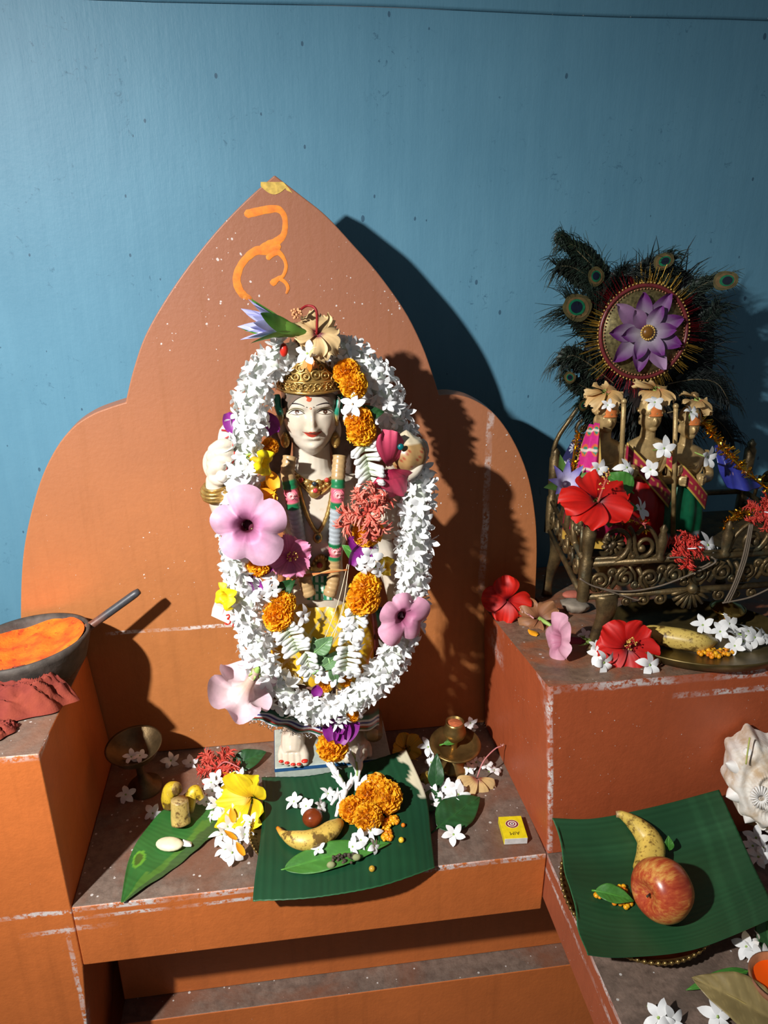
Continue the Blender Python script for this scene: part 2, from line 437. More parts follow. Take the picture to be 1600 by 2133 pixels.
pf.box((XL, 0.893, -0.75), (1.2, WY - 0.005, -0.3685), 0)            # lower tread
pf.mi[-5] = 1  # tread
plat = pf.build('altar_platform', [M_FRONT, M_TOP], smooth=False, bevel=0.002)
tag(plat, 'orange painted masonry shelf with stained top under the white marble statue, recessed front below', 'altar shelf')

# ---- left block: its front runs down flush past the shelf
def zl(y): return 0.252 - 0.17 * (y - FY)
lb = MB()
poly = [(-0.90, FY), (XL - 0.0005, FY), (XL - 0.0145, AY - 0.0015), (-0.90, AY - 0.0015)]
v = [(-0.90, FY, -0.75), (XL - .060, FY, -0.75), (XL - .0005, AY - .0015, -0.75), (-0.90, AY - .0015, -0.75),
     (-0.90, FY, -.109), (XL - .0005, FY, -.109), (XL - .0005, AY - .0015, -.109), (-0.90, AY - .0015, -.109),
     (-0.90, FY, 0), (XL - .0005, FY, 0), (XL - .0005, AY - .0015, 0), (-0.90, AY - .0015, 0)] + [(x, y, zl(y)) for x, y in poly]
lb.add(v, [[0, 3, 2, 1], [12, 13, 14, 15]] + [[k + i, k + (i + 1) % 4, k + 4 + (i + 1) % 4, k + 4 + i] for k in (0, 4, 8) for i in range(4)], 0)
lb.mi[1] = 1
M_LB = terracotta('left_block_paint', lin(198, 108, 52), speck=0.4, streaks=[
    ('z', 0.248, 0.008, 'x', -0.9, -0.3, 'y', 0.6, 0.84), ('z', -0.006, 0.005, 'x', -0.9, -0.29, 'y', 0.6, 0.80),
    ('z', -0.040, 0.005, 'x', -0.36, -0.29, 'y', 0.6, 0.80), ('x', -0.318, 0.004, 'z', -0.35, -0.05, 'y', 0.6, 0.80)])
M_LT = stained('left_block_top', (lin(120, 104, 92), lin(142, 126, 112), lin(88, 74, 64)), lin(140, 90, 62), 5)
bmx = lb
lblock = bmx.build('left_pedestal', [M_LB, M_LT], smooth=False, bevel=0.002)
tag(lblock, 'square orange masonry block under the vermilion bowl and red cloth', 'pedestal')

# ---- right block under the brass throne, top falling slightly to the back
def zr(y): return 0.287 - 0.157 * (y - FY)
RN = V((0, 0.157, 1)).normalized(); RP = V((0, FY, 0.287))
def on_r(px, py, lift=0.0): return at_plane(px, py, RP + V((0, 0, lift)), RN)
rb = MB()
poly = [(XR + 0.0005, FY), (1.25, FY), (1.25, WY - 0.002), (XR + 0.0005, WY - 0.002)]
tp = [(0.322, FY), (1.25, FY), (1.25, WY - 0.002), (0.318, WY - 0.002)]
# the slab's foot sits behind this block: it is notched around it
pb = [(XR + 0.001, FY), (1.25, FY), (1.25, WY - 0.002), (0.420, WY - 0.002), (0.420, AY - 0.001), (XR - 0.012, AY - 0.001)]
pt = [(0.326, FY), (1.25, FY), (1.25, WY - 0.002), (0.420, WY - 0.002), (0.420, AY - 0.001), (0.322, AY - 0.001)]
v = [(x, y, 0.0006) for x, y in pb] + [(x, y, zr(y)) for x, y in pt]
rb.add(v, [list(range(5, -1, -1))], 0).add(v, [list(range(6, 12))], 1).add(v, [[i, (i + 1) % 6, 6 + (i + 1) % 6, 6 + i] for i in range(6)], 0)
M_RB = terracotta('right_block_paint', lin(174, 84, 48), speck=0.9, streaks=[
    ('s', 0.353, 0.0042, 'z', 0.0, 0.27, 'y', 0.6, 0.85), ('z', 0.281, 0.008, 'x', 0.33, 0.75, 'y', 0.6, 0.83), ('z', 0.255, 0.006, 'x', 0.52, 0.8, 'y', 0.6, 0.83), ('x', 0.333, 0.010, 'z', 0.20, 0.27, 'y', 1.0, 1.1)])
M_RT = stained('right_block_top', (lin(118, 92, 74), lin(146, 118, 96), lin(78, 58, 46)), lin(168, 90, 48), 11)
rblock = rb.build('right_pedestal', [M_RB, M_RT], smooth=False, bevel=0.006)
tag(rblock, 'wide orange masonry block carrying the brass throne with three figurines', 'pedestal')

# ---- low step in front of it with the second leaf plate
sb = MB(); x0 = 0.352
v = [(x0 + 0.012, 0.30, -0.75), (1.25, 0.30, -0.75), (1.25, WY - 0.01, -0.75), (x0 - 0.003, FY - 0.003, -0.75), (x0 - 0.003, WY - 0.01, -0.75)]
ft = [(x0 + 0.0, 0.28), (1.25, 0.28), (1.25, WY - 0.01), (x0 - 0.003, WY - 0.01), (x0 - 0.003, FY - 0.003)]
v = [(x, y, -0.085) for x, y in ft] + [(x, y, -0.001) for x, y in ft]
sb.add(v, [[4, 3, 2, 1, 0]], 0).add(v, [[5, 6, 7, 8, 9]], 1).add(v, [[i, (i + 1) % 5, 5 + (i + 1) % 5, 5 + i] for i in range(5)], 0)
M_SB = terracotta('step_paint', lin(158, 84, 56), speck=0.8, streaks=[('z', -0.004, 0.006, 'y', 0.25, 0.8, 'x', 0.34, 0.38), ('z', -0.03, 0.005, 'y', 0.25, 0.8, 'x', 0.34, 0.36)])
M_ST = stained('step_top', (lin(112, 92, 80), lin(142, 120, 106), lin(64, 52, 45)), lin(92, 78, 68), 10)
step = sb.build('offering_step', [M_SB, M_ST], smooth=False, bevel=0.006)
tag(step, 'low masonry step in front of the right block, holding the apple and banana leaf', 'step')
# ================================================================ flowers and leaves
M_WHITE = plain('white_petal', (0.88, 0.88, 0.87), 0.55, var=0.04, sss=0.0, trans=0.12)
M_PETAL = plain('painted_petal', (1, 1, 1), 0.55, var=0.10, vs=90, vcol=True, trans=0.18)
M_GREENBIT = plain('green_stalk', lin(150, 178, 92), 0.5, var=0.15)
M_MARI = plain('marigold_petal', (1, 1, 1), 0.6, var=0.10, vs=150, vcol=True, trans=0.3)
M_DARKGREEN = plain('dark_green_sepal', lin(70, 122, 42), 0.4, var=0.2, vcol=False)

def mat_leaf(name, dark, light, vein, scale=260, axis=0, gloss=0.42, brown=None):
    m, t, b = nt(name)
    co = nd(t, 'ShaderNodeTexCoord').outputs['Object']
    c = mixc(t, ramp(t, noise_tex(t, co, 22, 4), [(0.3, 0), (0.7, 1)]), dark, light)
    c = mixc(t, 1.0, c, nd(t, 'ShaderNodeVertexColor', layer_name='Col').outputs[0], 'MULTIPLY')
    t.links.new(c, b.inputs['Base Color']); b.inputs['Roughness'].default_value = gloss
    bump(t, b, noise_tex(t, co, 300, 3), 0.15, 0.001)
    return m
M_LEAF = mat_leaf('leaf_green', lin(52, 104, 40), lin(74, 132, 52), None)
M_LEAFD = mat_leaf('leaf_dark_green', lin(24, 62, 32), lin(40, 84, 42), None)
M_LEAFP = mat_leaf('leaf_grey_green', lin(88, 122, 84), lin(110, 146, 98), None)

# -- small white five-petalled flower: petals like a pinwheel on a slender tube (about 32 mm across)
def jasmine_mb(r=0.016, seed=0, droop=0.25, cup=0.15, open_=1.0):
    q = random.Random(seed); mb = MB()
    for k in range(5):
        a0 = 2 * pi * k / 5 + q.uniform(-.12, .12); L = r * q.uniform(.88, 1.1); w = r * q.uniform(.27, .35); dr = droop * q.uniform(.4, 1.5); tw = q.uniform(.25, .6)
        def fn(u, v):
            s = (v - .5) * 2; ww = w * (sin(pi * min(1, .16 + .84 * u) ** 1.25) ** .75) * (1 - .12 * u)
            d = L * (.08 + .92 * u)
            y = s * ww + .22 * L * u * u                                 # the petal leans to one side
            z = cup * L * sin(pi * u * .6) - dr * L * u ** 2.2 + tw * s * ww * .55
            ca, sa = cos(a0), sin(a0); x = d * open_
            return (V((x * ca - y * sa, x * sa + y * ca, z)), (1, 1, 1))
        mb.grid(fn, 7, 5)
    return mb
def tube_mb(r=0.016, seed=0, L=1.0):
    q = random.Random(seed + 50); mb = MB()
    b = V((q.uniform(-.3, .3), q.uniform(-.3, .3), -1.0))
    mb.tube([V((0, 0, .02 * r)), b * (r * .5 * L), V((b.x * 1.8, b.y * 1.8, b.z)) * (r * 1.05 * L)], [r * .10, r * .075, r * .065], 6)
    return mb
JAS = []
for k in range(7):
    o = jasmine_mb(seed=k, droop=(.1, .35, .5, .2, .6, .3, .05)[k], cup=(.2, .1, .3, .25, .1, .2, .35)[k]).build('white_corolla', M_WHITE)
    o2 = tube_mb(seed=k).build('stalk', M_GREENBIT)
    JAS.append((o.data, o2.data)); bpy.data.objects.remove(o); bpy.data.objects.remove(o2)
# half-shut, fuller ones for the packed garland
JASG = []
for k in range(6):
    mb = jasmine_mb(r=0.0165, seed=20 + k, droop=(-.15, .1, -.3, .3, 0, .45)[k], cup=.45)
    mb.ball((0, 0, -0.003), 0.0042, 6)
    mb.tube([V((0, 0, -.001)), V((.001, 0, -.014))], [.0024, .0016], 5)
    o = mb.build('flower', M_WHITE); JASG.append(o.data); bpy.data.objects.remove(o)

def jasmine(loc, nrm, label, group, seed=None, scale=1.0, roll=None):
    k = R.randrange(len(JAS)) if seed is None else seed % len(JAS)
    nrm = V(nrm).normalized() + V((R.uniform(-.35, .35), R.uniform(-.2, .2), R.uniform(-.35, .15)))
    t = thing('white_flower', label, 'flower', loc, look(nrm, R.uniform(0, 6.28) if roll is None else roll), group, scale)
    link('petals', JAS[k][0], t); link('stalk', JAS[k][1], t)
    return t

# -- trumpet flower: five broad round lobes running into a funnel
def trumpet_mb(R0=0.034, depth=0.05, rim=(.85, .55, .72), mid=(.72, .32, .55), throat=(.18, .02, .08), seed=0, ruff=.10, lobes=5, flare=1.0, close=0.0):
    q = random.Random(seed); mb = MB(); ph = [q.uniform(0, 6) for _ in range(3)]; am = [q.uniform(.8, 1.15) for _ in range(lobes)]
    def fn(u, v):
        a = 2 * pi * v; k = a * lobes / (2 * pi)
        lob = abs(cos(k * pi)) ** .55; i = int(k + .5) % lobes
        e = max(0, (u - .45) / .55)
        r = R0 * (.10 + .14 * u + .80 * e ** 1.1 * (1 - close) * (.66 + .34 * lob) * am[i])
        z = -depth * (1 - min(1, u / .62)) ** 1.0 + .0
        z += R0 * (.20 * e - .32 * e ** 3 * flare) * (.7 + .3 * lob) + R0 * ruff * e * e * (sin(3 * a + ph[0]) + .7 * sin(7 * a + ph[1]))
        z += .10 * R0 * e * e * cos(k * 2 * pi)
        c = lerpc(throat, mid, (u - .40) / .18) if u < .58 else lerpc(mid, rim, (u - .58) / .28)
        st = .92 + .08 * sin(a * 45 + 3 * sin(a * 5))
        return (V((r * cos(a), r * sin(a), z)), tuple(x * st for x in c))
    mb.grid(fn, 22, 60, wv=True); mb.ball((0, 0, -depth * .72), R0 * .15, 10, col=throat, sc=(1, 1, .3))
    return mb
def calyx_mb(L=0.012, r=0.005, z0=-0.05, tip=0.02):
    mb = MB(); mb.lathe([(.0012, z0 - tip), (.0015, z0 - L * .6), (r * .8, z0 - L * .2), (r, z0 + L * .3), (r * 1.05, z0 + L * .6)], 10)
    for k in range(5):
        a = 2 * pi * k / 5
        mb.tube([V((r * cos(a), r * sin(a), z0 + L * .5)), V((r * 1.5 * cos(a), r * 1.5 * sin(a), z0 + L * 1.2))], [r * .45, .0003], 5)
    return mb

# -- hibiscus: five overlapping ruffled petals, long column with anthers
def hibiscus_parts(t, R0=.045, c0=(.6, .02, .02), c1=(.75, .03, .03), cc=(.25, .0, .02), seed=0, cup=.35, ruff=.12, petals=5, column=True, fringe=0.0, angles=None, col_c=(.6, .05, .06), curl=.25, mat=None, colL=1.0):
    q = random.Random(seed); petals = len(angles) if angles else petals
    for k in range(petals):
        a0 = angles[k] if angles else 2 * pi * k / petals + q.uniform(-.1, .1); L = R0 * q.uniform(.9, 1.08); W = R0 * q.uniform(.48, .58); ph = q.uniform(0, 6); cu = curl * q.uniform(.5, 1.5); cp = cup * q.uniform(.7, 1.3)
        mb = MB()
        def fn(u, v):
            s = (v - .5) * 2
            end = 1 - .20 * abs(s) ** 2.2 - fringe * .5 * (1 + sin(s * 23 + ph)) * u ** 4
            d = L * (.05 + .95 * u * end)
            w = W * (.16 + .84 * sin(min(1, u * 1.05) * pi * .62)) * (1 - .15 * u ** 6)
            y = s * w
            z = cp * L * u - cu * L * u * u * (1 + .3 * s) + ruff * R0 * u ** 2.5 * sin(s * 5 + ph) + .05 * R0 * u ** 3 * sin(s * 13 + ph * 2) + .10 * R0 * s
            z += .012 * R0 * cos(s * 18) * u * (1 - u)
            ca, sa = cos(a0), sin(a0)
            c = lerpc(cc, c0, (u - .06) / .16) if u < .22 else lerpc(c0, c1, (u - .22) / .7)
            vein = .9 + .1 * cos(s * 22)
            return (V((d * ca - y * sa, d * sa + y * ca, z)), tuple(x * vein for x in c))
        mb.grid(fn, 16, 17); mb.build('petal', mat or M_PETAL, t)
    if column:
        mb = MB(); P = [V((0, 0, .0)), V((.002, .001, R0 * .5 * colL)), V((.006, .003, R0 * 1.05 * colL))]
        mb.tube(cat_rom(P, 8), [.0022, .0018, .0016, .0015, .0014, .0013, .0012, .001], 6, col=col_c)
        for i in range(26):
            u = q.uniform(.5, 1.0); p = P[1].lerp(P[2], (u - .5) * 2); d = V((q.uniform(-1, 1), q.uniform(-1, 1), q.uniform(-.2, .8))).normalized()
            mb.tube([p, p + d * .0055], .0003, 4, col=col_c); mb.ball(p + d * .006, .0011, 5, col=(.85, .55, .12))
        mb.build('stamen_column', M_PETAL, t)

# -- fringed coral hibiscus: five finely cut petals curling back
def fringed_mb(R0=.034, c0=(.75, .10, .06), c1=(.85, .24, .15), seed=0, n=5):
    q = random.Random(seed); mb = MB()
    for k in range(n):
        a0 = 2 * pi * k / n + q.uniform(-.25, .25)
        base = [V((R0 * t * cos(a0), R0 * t * sin(a0), R0 * (.35 * t - .55 * t * t))) for t in (0, .3, .6, .85, 1.05)]
        mb.tube(cat_rom(base, 8), [R0 * .07, R0 * .10, R0 * .11, R0 * .10, R0 * .09, R0 * .07, R0 * .05, R0 * .02], 5, col=c0, flat=.35)
        for i in range(30):
            u = q.uniform(.18, 1.0); p = V((R0 * u * cos(a0), R0 * u * sin(a0), R0 * (.35 * u - .55 * u * u)))
            side = q.choice((-1, 1)); a = a0 + side * q.uniform(.3, 1.5); L = R0 * q.uniform(.18, .40)
            d = V((cos(a), sin(a), q.uniform(-.5, .6)))
            e = p + d * L; e2 = e + V((cos(a + side * .9), sin(a + side * .9), q.uniform(-.2, .6))) * (L * .45)
            c = lerpc(c0, c1, q.random())
            mb.tube([p, p + d * L * .55, e], [R0 * .07, R0 * .062, R0 * .036], 4, col=c, flat=.4)
            mb.tube([p + d * L * .6, e2], [R0 * .058, R0 * .02], 4, col=c, flat=.4)
    return mb

# -- marigold: packed ruffled florets over a ball
def marigold_mb(r=.022, seed=0, c0=(.92, .34, .005), c1=(1.0, .56, .018), n=190):
    q = random.Random(seed); mb = MB()
    mb.ball((0, 0, -.08 * r), r * .78, 12, col=tuple(x * .7 for x in c0), sc=(1, 1, .86))
    ga = pi * (3 - sqrt(5))
    for i in range(n):
        zz = 1 - 1.72 * (i + .5) / n; rr = sqrt(max(0, 1 - zz * zz)); a = i * ga + q.uniform(-.1, .1)
        d = V((rr * cos(a), rr * sin(a), zz * .88)); nrm = d.normalized()
        tq = look(nrm + V((q.uniform(-.4, .4), q.uniform(-.4, .4), q.uniform(-.3, .5))), q.uniform(0, 6.28)).to_4x4()
        s = r * q.uniform(.20, .30); ph = q.uniform(0, 6); c = lerpc(c0, c1, .35 + .65 * q.random())
        M = Matrix.Translation(d * r * q.uniform(.76, .88)) @ tq
        def fn(u, v):
            x = (v - .5) * 2; w = s * (.45 + .75 * u)
            return (V((x * w, s * .55 * sin(x * 3.2 + ph) * (.25 + u) * .75, s * 1.05 * u - .15 * s * x * x)), tuple(k * (.86 + .14 * u) for k in c))
        mb.grid(fn, 3, 6, M=M)
    return mb
MARI = []
for k in range(4):
    o = marigold_mb(seed=k, c1=(1.0, .60, .02) if k % 2 else (1.0, .53, .014)).build('marigold', M_MARI); MARI.append(o.data); bpy.data.objects.remove(o)

# -- leaf blade: pointed oval along +Y, folded at the midrib
def leaf_mb(L=.07, W=.018, fold=.25, droop=.2, wave=.05, stem=.012, seed=0, tip=1.4, base=.8, veins=True):
    q = random.Random(seed); ph = q.uniform(0, 6); mb = MB()
    def fn(u, v):
        s = (v - .5) * 2; w = W * (sin(pi * u ** base) ** .8) * (1 - .25 * u ** tip) if 0 < u < 1 else 0
        x = s * w; y = L * u
        z = fold * abs(x) - droop * L * (u - .5) ** 2 + wave * W * sin(u * 14 + ph) * abs(s) + .012 * W * sin((u * 40 - abs(s) * 9))
        k = 1.0 if abs(s) > .1 else 1.35
        if veins and abs(sin((u * 9 - abs(s) * 1.3) * pi)) < .16: k = 1.22
        return (V((x, y, z)), (k, k, k * .95))
    mb.grid(fn, 40, 15)
    mb.tube([V((0, -stem, -.002 - droop * L * .25)), V((0, 0, -droop * L * .25)), V((0, L * .5, .0004)), V((0, L * .97, -droop * L * .22))], [.0011, .0010, .0007, .0003], 6, col=(1.4, 1.4, 1.1))
    return mb
def leaf(name, label, loc, ydir, nrm, L, W, mat=M_LEAF, group=None, **k):
    z = V(nrm).normalized(); y = (V(ydir) - z * V(ydir).dot(z)).normalized(); x = y.cross(z)
    M = Matrix((x, y, z)).transposed()
    o = leaf_mb(L, W, **k).build(name, mat, thick=.0005)
    o.matrix_world = Matrix.Translation(V(loc)) @ M.to_4x4()
    return tag(o, label, 'leaf', group)

# -- patch through control points: rows of (px,py,z) or points
def sheet_pts(rows, nu, nv):
    C = [[(at_z(p[0], p[1], p[2]) if not isinstance(p, V) else p) for p in r] for r in rows]
    cols = [cat_rom(r, nv) for r in C]
    out = []
    for j in range(nv): out.append(cat_rom([c[j] for c in cols], nu))
    return [[out[j][i] for j in range(nv)] for i in range(nu)]

def banana_path(pts, rad, n=26):
    return cat_rom(pts, n), [r for r, in [(x[0],) for x in cat_rom([(r, 0) for r in rad], n)]]
M_BANANA = None
m, t, b = nt('banana_skin')
co = nd(t, 'ShaderNodeTexCoord').outputs['Object']
base = nd(t, 'ShaderNodeVertexColor', layer_name='Col').outputs[0]
k1 = ramp(t, noise_tex(t, co, 55, 4, 0.6), [(0.54, 0), (0.62, 0.85)])
c = mixc(t, k1, base, lin(72, 44, 18))
k2 = ramp(t, noise_tex(t, co, 240, 3, 0.7), [(0.57, 0), (0.64, 0.65)])
c = mixc(t, k2, c, lin(110, 70, 25))
t.links.new(c, b.inputs['Base Color']); b.inputs['Roughness'].default_value = 0.42
M_BANANA = m
def banana(name, label, pts, rad, stem_c=lin(120, 95, 50), tip_c=lin(50, 34, 20), body=lin(222, 184, 78), cat='fruit', group=None, stem_n=4, tip_n=3, facets=5):
    P = cat_rom(pts, 30); rr = [x[0] for x in cat_rom([(r, 0) for r in rad], 30)]
    mb = MB(); n = 20; vs = []; cs = []; up = V((0, 0, 1))
    for i, p in enumerate(P):
        tg = (P[min(i + 1, 29)] - P[max(i - 1, 0)]).normalized(); nn = (up - tg * tg.dot(up)).normalized(); bn = tg.cross(nn)
        c = lerpc(stem_c, body, (i - 1) / stem_n) if i < stem_n + 1 else (lerpc(body, tip_c, (i - (29 - tip_n)) / tip_n) if i > 29 - tip_n else body)
        for j in range(n):
            a = 2 * pi * j / n; k = 1 + .035 * cos(facets * a)
            vs.append(p + (nn * cos(a) + bn * sin(a)) * rr[i] * k); g = .9 + .1 * cos(facets * a + pi)
            cs.append(tuple(x * g for x in c))
    fs = [[i * n + j, i * n + (j + 1) % n, (i + 1) * n + (j + 1) % n, (i + 1) * n + j] for i in range(29) for j in range(n)]
    fs += [list(range(n))[::-1], [29 * n + j for j in range(n)]]
    mb.add(vs, fs, 0, cs)
    o = mb.build(name, M_BANANA); tag(o, label, cat, group); return o
# ================================================================ the white marble figure
M_MARBLE = None
m, t, b = nt('marble')
co = nd(t, 'ShaderNodeTexCoord').outputs['Object']
c = mixc(t, ramp(t, noise_tex(t, co, 18, 5, 0.65), [(0.35, 0), (0.75, 1)]), lin(206, 196, 180), lin(190, 174, 150))
c = mixc(t, ramp(t, noise_tex(t, co, 40, 5, 0.7), [(0.62, 0), (0.75, 0.35)]), c, lin(176, 140, 96))
t.links.new(c, b.inputs['Base Color']); b.inputs['Roughness'].default_value = 0.22
b.inputs['Subsurface Weight'].default_value = 0.08; b.inputs['Subsurface Scale'].default_value = 0.006
M_MARBLE = m
M_GOLD = plain('old_gold_paint', lin(178, 142, 78), 0.32, 0.65, var=0.35, vs=90, bmp=0.4, bs=220)
M_GOLDD = plain('dull_gold_paint', lin(132, 104, 66), 0.4, 0.5, var=0.4, vs=110, bmp=0.5, bs=260)
M_HAIR = plain('painted_hair', lin(104, 88, 78), 0.5, var=0.35, vs=70, bmp=0.5, bs=300)
M_VC = plain('painted_stone', (1, 1, 1), 0.35, var=0.12, vs=140, vcol=True)
M_VCM = plain('painted_matt', (1, 1, 1), 0.75, var=0.12, vs=140, vcol=True)
M_RED = plain('red_enamel', lin(196, 44, 30), 0.3, var=0.1)

SX, SYc = 0.046, 0.995
statue = thing('marble_statue', 'white marble standing deity statue with gold crown, wrapped in flower garlands, on a grey slab', 'statue', (SX, SYc, 0.0))
SI = statue.matrix_world.inverted()
def part(mb, name, mat, parent=None, **k):
    return mb.build(name, mat, parent or statue, M=SI, **k)

P = at_y
# head: shaped by hand from the photograph's landmarks; fx, py in photograph pixels
HC = P(644, 862, 0.995)
sc_px = (P(702, 866, 0.985).x - P(584, 866, 0.985).x) / 118.0
def g2(x, y, sx, sy): return exp(-(x / sx) ** 2 - (y / sy) ** 2)
def face_d(x, py):
    """how far the face stands out (metres) at x pixels off the middle, height py"""
    d = 0.0
    if py < 897:
        k = max(0, min(1, (py - 838) / 52)); sg = 5.2 + 4.0 * k * k
        am = (0.6 + 10.0 * k ** 1.15)
        if py > 889: am *= max(0, 1 - ((py - 889) / 8) ** 1.6)
        if py < 846: am *= max(0, (py - 832) / 14)
        d += max(0, am) * exp(-(abs(x - 1) / sg) ** 2.2)
    for s in (-1, 1):
        d += 3.6 * g2(x - 1 - s * 9.5, py - 889, 5, 4.5)
        d -= 4.2 * g2(x - s * 29, py - 855, 17, 9) + 1.8 * g2(x - s * 14, py - 857, 7, 8)
        d += 3.2 * g2(x - s * 30, py - 860, 14, 6.5)
        d += 3.2 * g2(x - s * 36, py - 886, 18, 17)
        d += 1.6 * g2(x - s * 30, py - 842, 22, 5)
        d -= 2.0 * g2(x - 4 - s * 21, py - 901, 4.5, 4)
        d -= 1.4 * g2(x - 3 - s * 19, py - 893, 6, 9)
    d += 2.6 * g2(x - 4, py - 899.5, 12, 2.6) + 3.2 * g2(x - 4, py - 907, 9.5, 3.2)
    d -= 2.6 * g2(x - 4, py - 902.8, 17, 1.3)
    d += 2.0 * g2(x - 4, py - 903, 22, 12)
    d -= 2.0 * g2(x - 4, py - 914, 13, 3.4)
    d += 4.2 * g2(x - 4, py - 925, 13, 9)
    d -= 0.9 * g2(x - 3, py - 896, 2.2, 3)
    return d * 0.001
WID = [(690, 0), (745, 0.02), (752, .40), (765, .70), (785, .90), (805, .98), (840, 1.0), (870, .99), (888, .94), (903, .87), (916, .755), (928, .61), (938, .46), (946, .30), (953, .04)]
def wid(py):
    for (a, wa), (b2, w2) in zip(WID, WID[1:]):
        if a <= py <= b2:
            f = (py - a) / (b2 - a); return wa + (w2 - wa) * f
    return 0
hd = MB()
def head_fn(u, v):
    py = 745.5 + 207 * u; a = 2 * pi * v
    w = wid(py); zc = P(644, py, 0.965).z
    x = sin(a); f = cos(a)                                   # f = 1 faces the front
    hx = 59.5 * sc_px * w * (abs(x) ** .92) * (1 if x > 0 else -1)
    dep = (0.046 if f > 0 else 0.052) * w ** (.75 if py < 890 else max(.34, .75 - (py - 890) * .012))
    y = HC.y - 0.002 - dep * (abs(f) ** .80) * (1 if f > 0 else -1)
    if py > 900 and f < 0: y = min(y, HC.y + 0.02)
    X = 2.2 * sc_px + hx
    if f > 0.02: y -= face_d((X) / sc_px - 1.5, py) * min(1, f * 2.2)
    return V((HC.x + X, y, zc))
hd.grid(head_fn, 210, 200, wv=True)
top = [0] * 0
n_h = 200
hd.f.append(list(range(n_h))[::-1]); hd.mi.append(0)
hd.f.append([209 * n_h + i for i in range(n_h)]); hd.mi.append(0)
src = hd
def limb(pts, rad, n=22, k=26):
    C = cat_rom(pts, k); r = [x[0] for x in cat_rom([(q, 0) for q in rad], k)]
    src.tube(C, r, n); src.ball(C[0], r[0] * .99, 18); src.ball(C[-1], r[-1] * .99, 18)
def loft(mb, rows, n=72, pw=0.85, cap=True, fn=None):
    """rows: (left point, right point, half depth, centre y)"""
    def f(u, v):
        i = u * (len(rows) - 1); k = min(int(i), len(rows) - 2); q = i - k
        return rows[k], rows[k + 1], q
    R2 = cat_rom([(*r[0], *r[1], r[2], r[3]) for r in rows], len(rows) * 7)
    vs = []
    for r in R2:
        a, b2 = V(r[0:3]), V(r[3:6]); c0 = (a + b2) / 2; h = (b2 - a) / 2
        for j in range(n):
            an = 2 * pi * j / n; ca, sa = cos(an), sin(an)
            s = lambda q: abs(q) ** pw * (1 if q > 0 else -1)
            p = c0 + h * s(ca); p.y = r[7] + r[6] * s(sa)
            if fn: p = fn(p, an)
            vs.append(p)
    m_ = len(R2); fs = [[i * n + j, i * n + (j + 1) % n, (i + 1) * n + (j + 1) % n, (i + 1) * n + j] for i in range(m_ - 1) for j in range(n)]
    if cap: fs += [list(range(n))[::-1], [(m_ - 1) * n + j for j in range(n)]]
    mb.add(vs, fs)
def row(py, l, r, d, y=0.99, yp=None): return (P(l, py, yp or y - d * .3), P(r, py, yp or y - d * .3), d, y)
# neck and trunk
limb([P(648, 900, 1.003), P(649, 945, 1.001), P(650, 972, .998), P(651, 1000, .996)], [.0250, .0255, .0275, .034])
loft(src, [row(982, 612, 690, .024), row(992, 585, 716, .032), row(1006, 560, 742, .036), row(1035, 552, 750, .040), row(1070, 568, 742, .044), row(1110, 588, 730, .042), row(1150, 603, 716, .037), row(1190, 602, 716, .037), row(1230, 590, 728, .042), row(1300, 575, 745, .045), row(1400, 585, 745, .045), row(1500, 600, 745, .040)])
for s, cx in ((-1, 606), (1, 700)): src.ball(P(cx, 1048, .962), .019, 12, sc=(1.1, .5, .9))
# raised arms
limb([P(562, 1018, .99), P(538, 1060, .985), P(508, 1108, .968)], [.0215, .0205, .0175])
limb([P(508, 1108, .968), P(478, 1075, .955), P(455, 1030, .945), P(449, 1002, .942)], [.0175, .0185, .0150, .0125])
limb([P(740, 1018, .99), P(772, 1058, .985), P(806, 1100, .975)], [.0215, .0205, .0175])
limb([P(806, 1100, .975), P(818, 1050, .965), P(826, 1015, .958), P(832, 990, .955)], [.0175, .0175, .0145, .0125])
# lower pair
limb([P(572, 1050, 1.0), P(520, 1130, 1.0), P(488, 1215, .985)], [.020, .019, .0165])
limb([P(488, 1215, .985), P(482, 1250, .970), P(484, 1282, .955)], [.0165, .014, .0115])
limb([P(735, 1050, 1.0), P(790, 1130, 1.0), P(822, 1210, .985)], [.020, .019, .0165])
limb([P(822, 1210, .985), P(828, 1250, .97), P(822, 1290, .958)], [.0165, .0145, .012])
# left hand in the photograph: back of the hand to the side, fingers curled towards the middle
def hand_block(c, r, sc): src.ball(c, r, 14, sc=sc)
hand_block(P(448, 968, .954), .020, (.80, .45, 1.15))
FING = []
for (k0, k1, k2, k3) in (((447, 938), (460, 927), (472, 925), (479, 928)), ((444, 952), (460, 941), (474, 941), (484, 945)), ((444, 966), (459, 956), (472, 956), (481, 960)), ((444, 981), (452, 972), (460, 971), (466, 975))):
    pts = [P(*k0, .938), P(*k1, .930), P(*k2, .927), P(*k3, .930)]
    limb(pts, [.0088, .0078, .0068, .0050], 14, 14); FING.append(pts[3])
limb([P(447, 995, .936), P(458, 1000, .930), P(470, 992, .927)], [.0085, .0075, .0055], 10, 8)
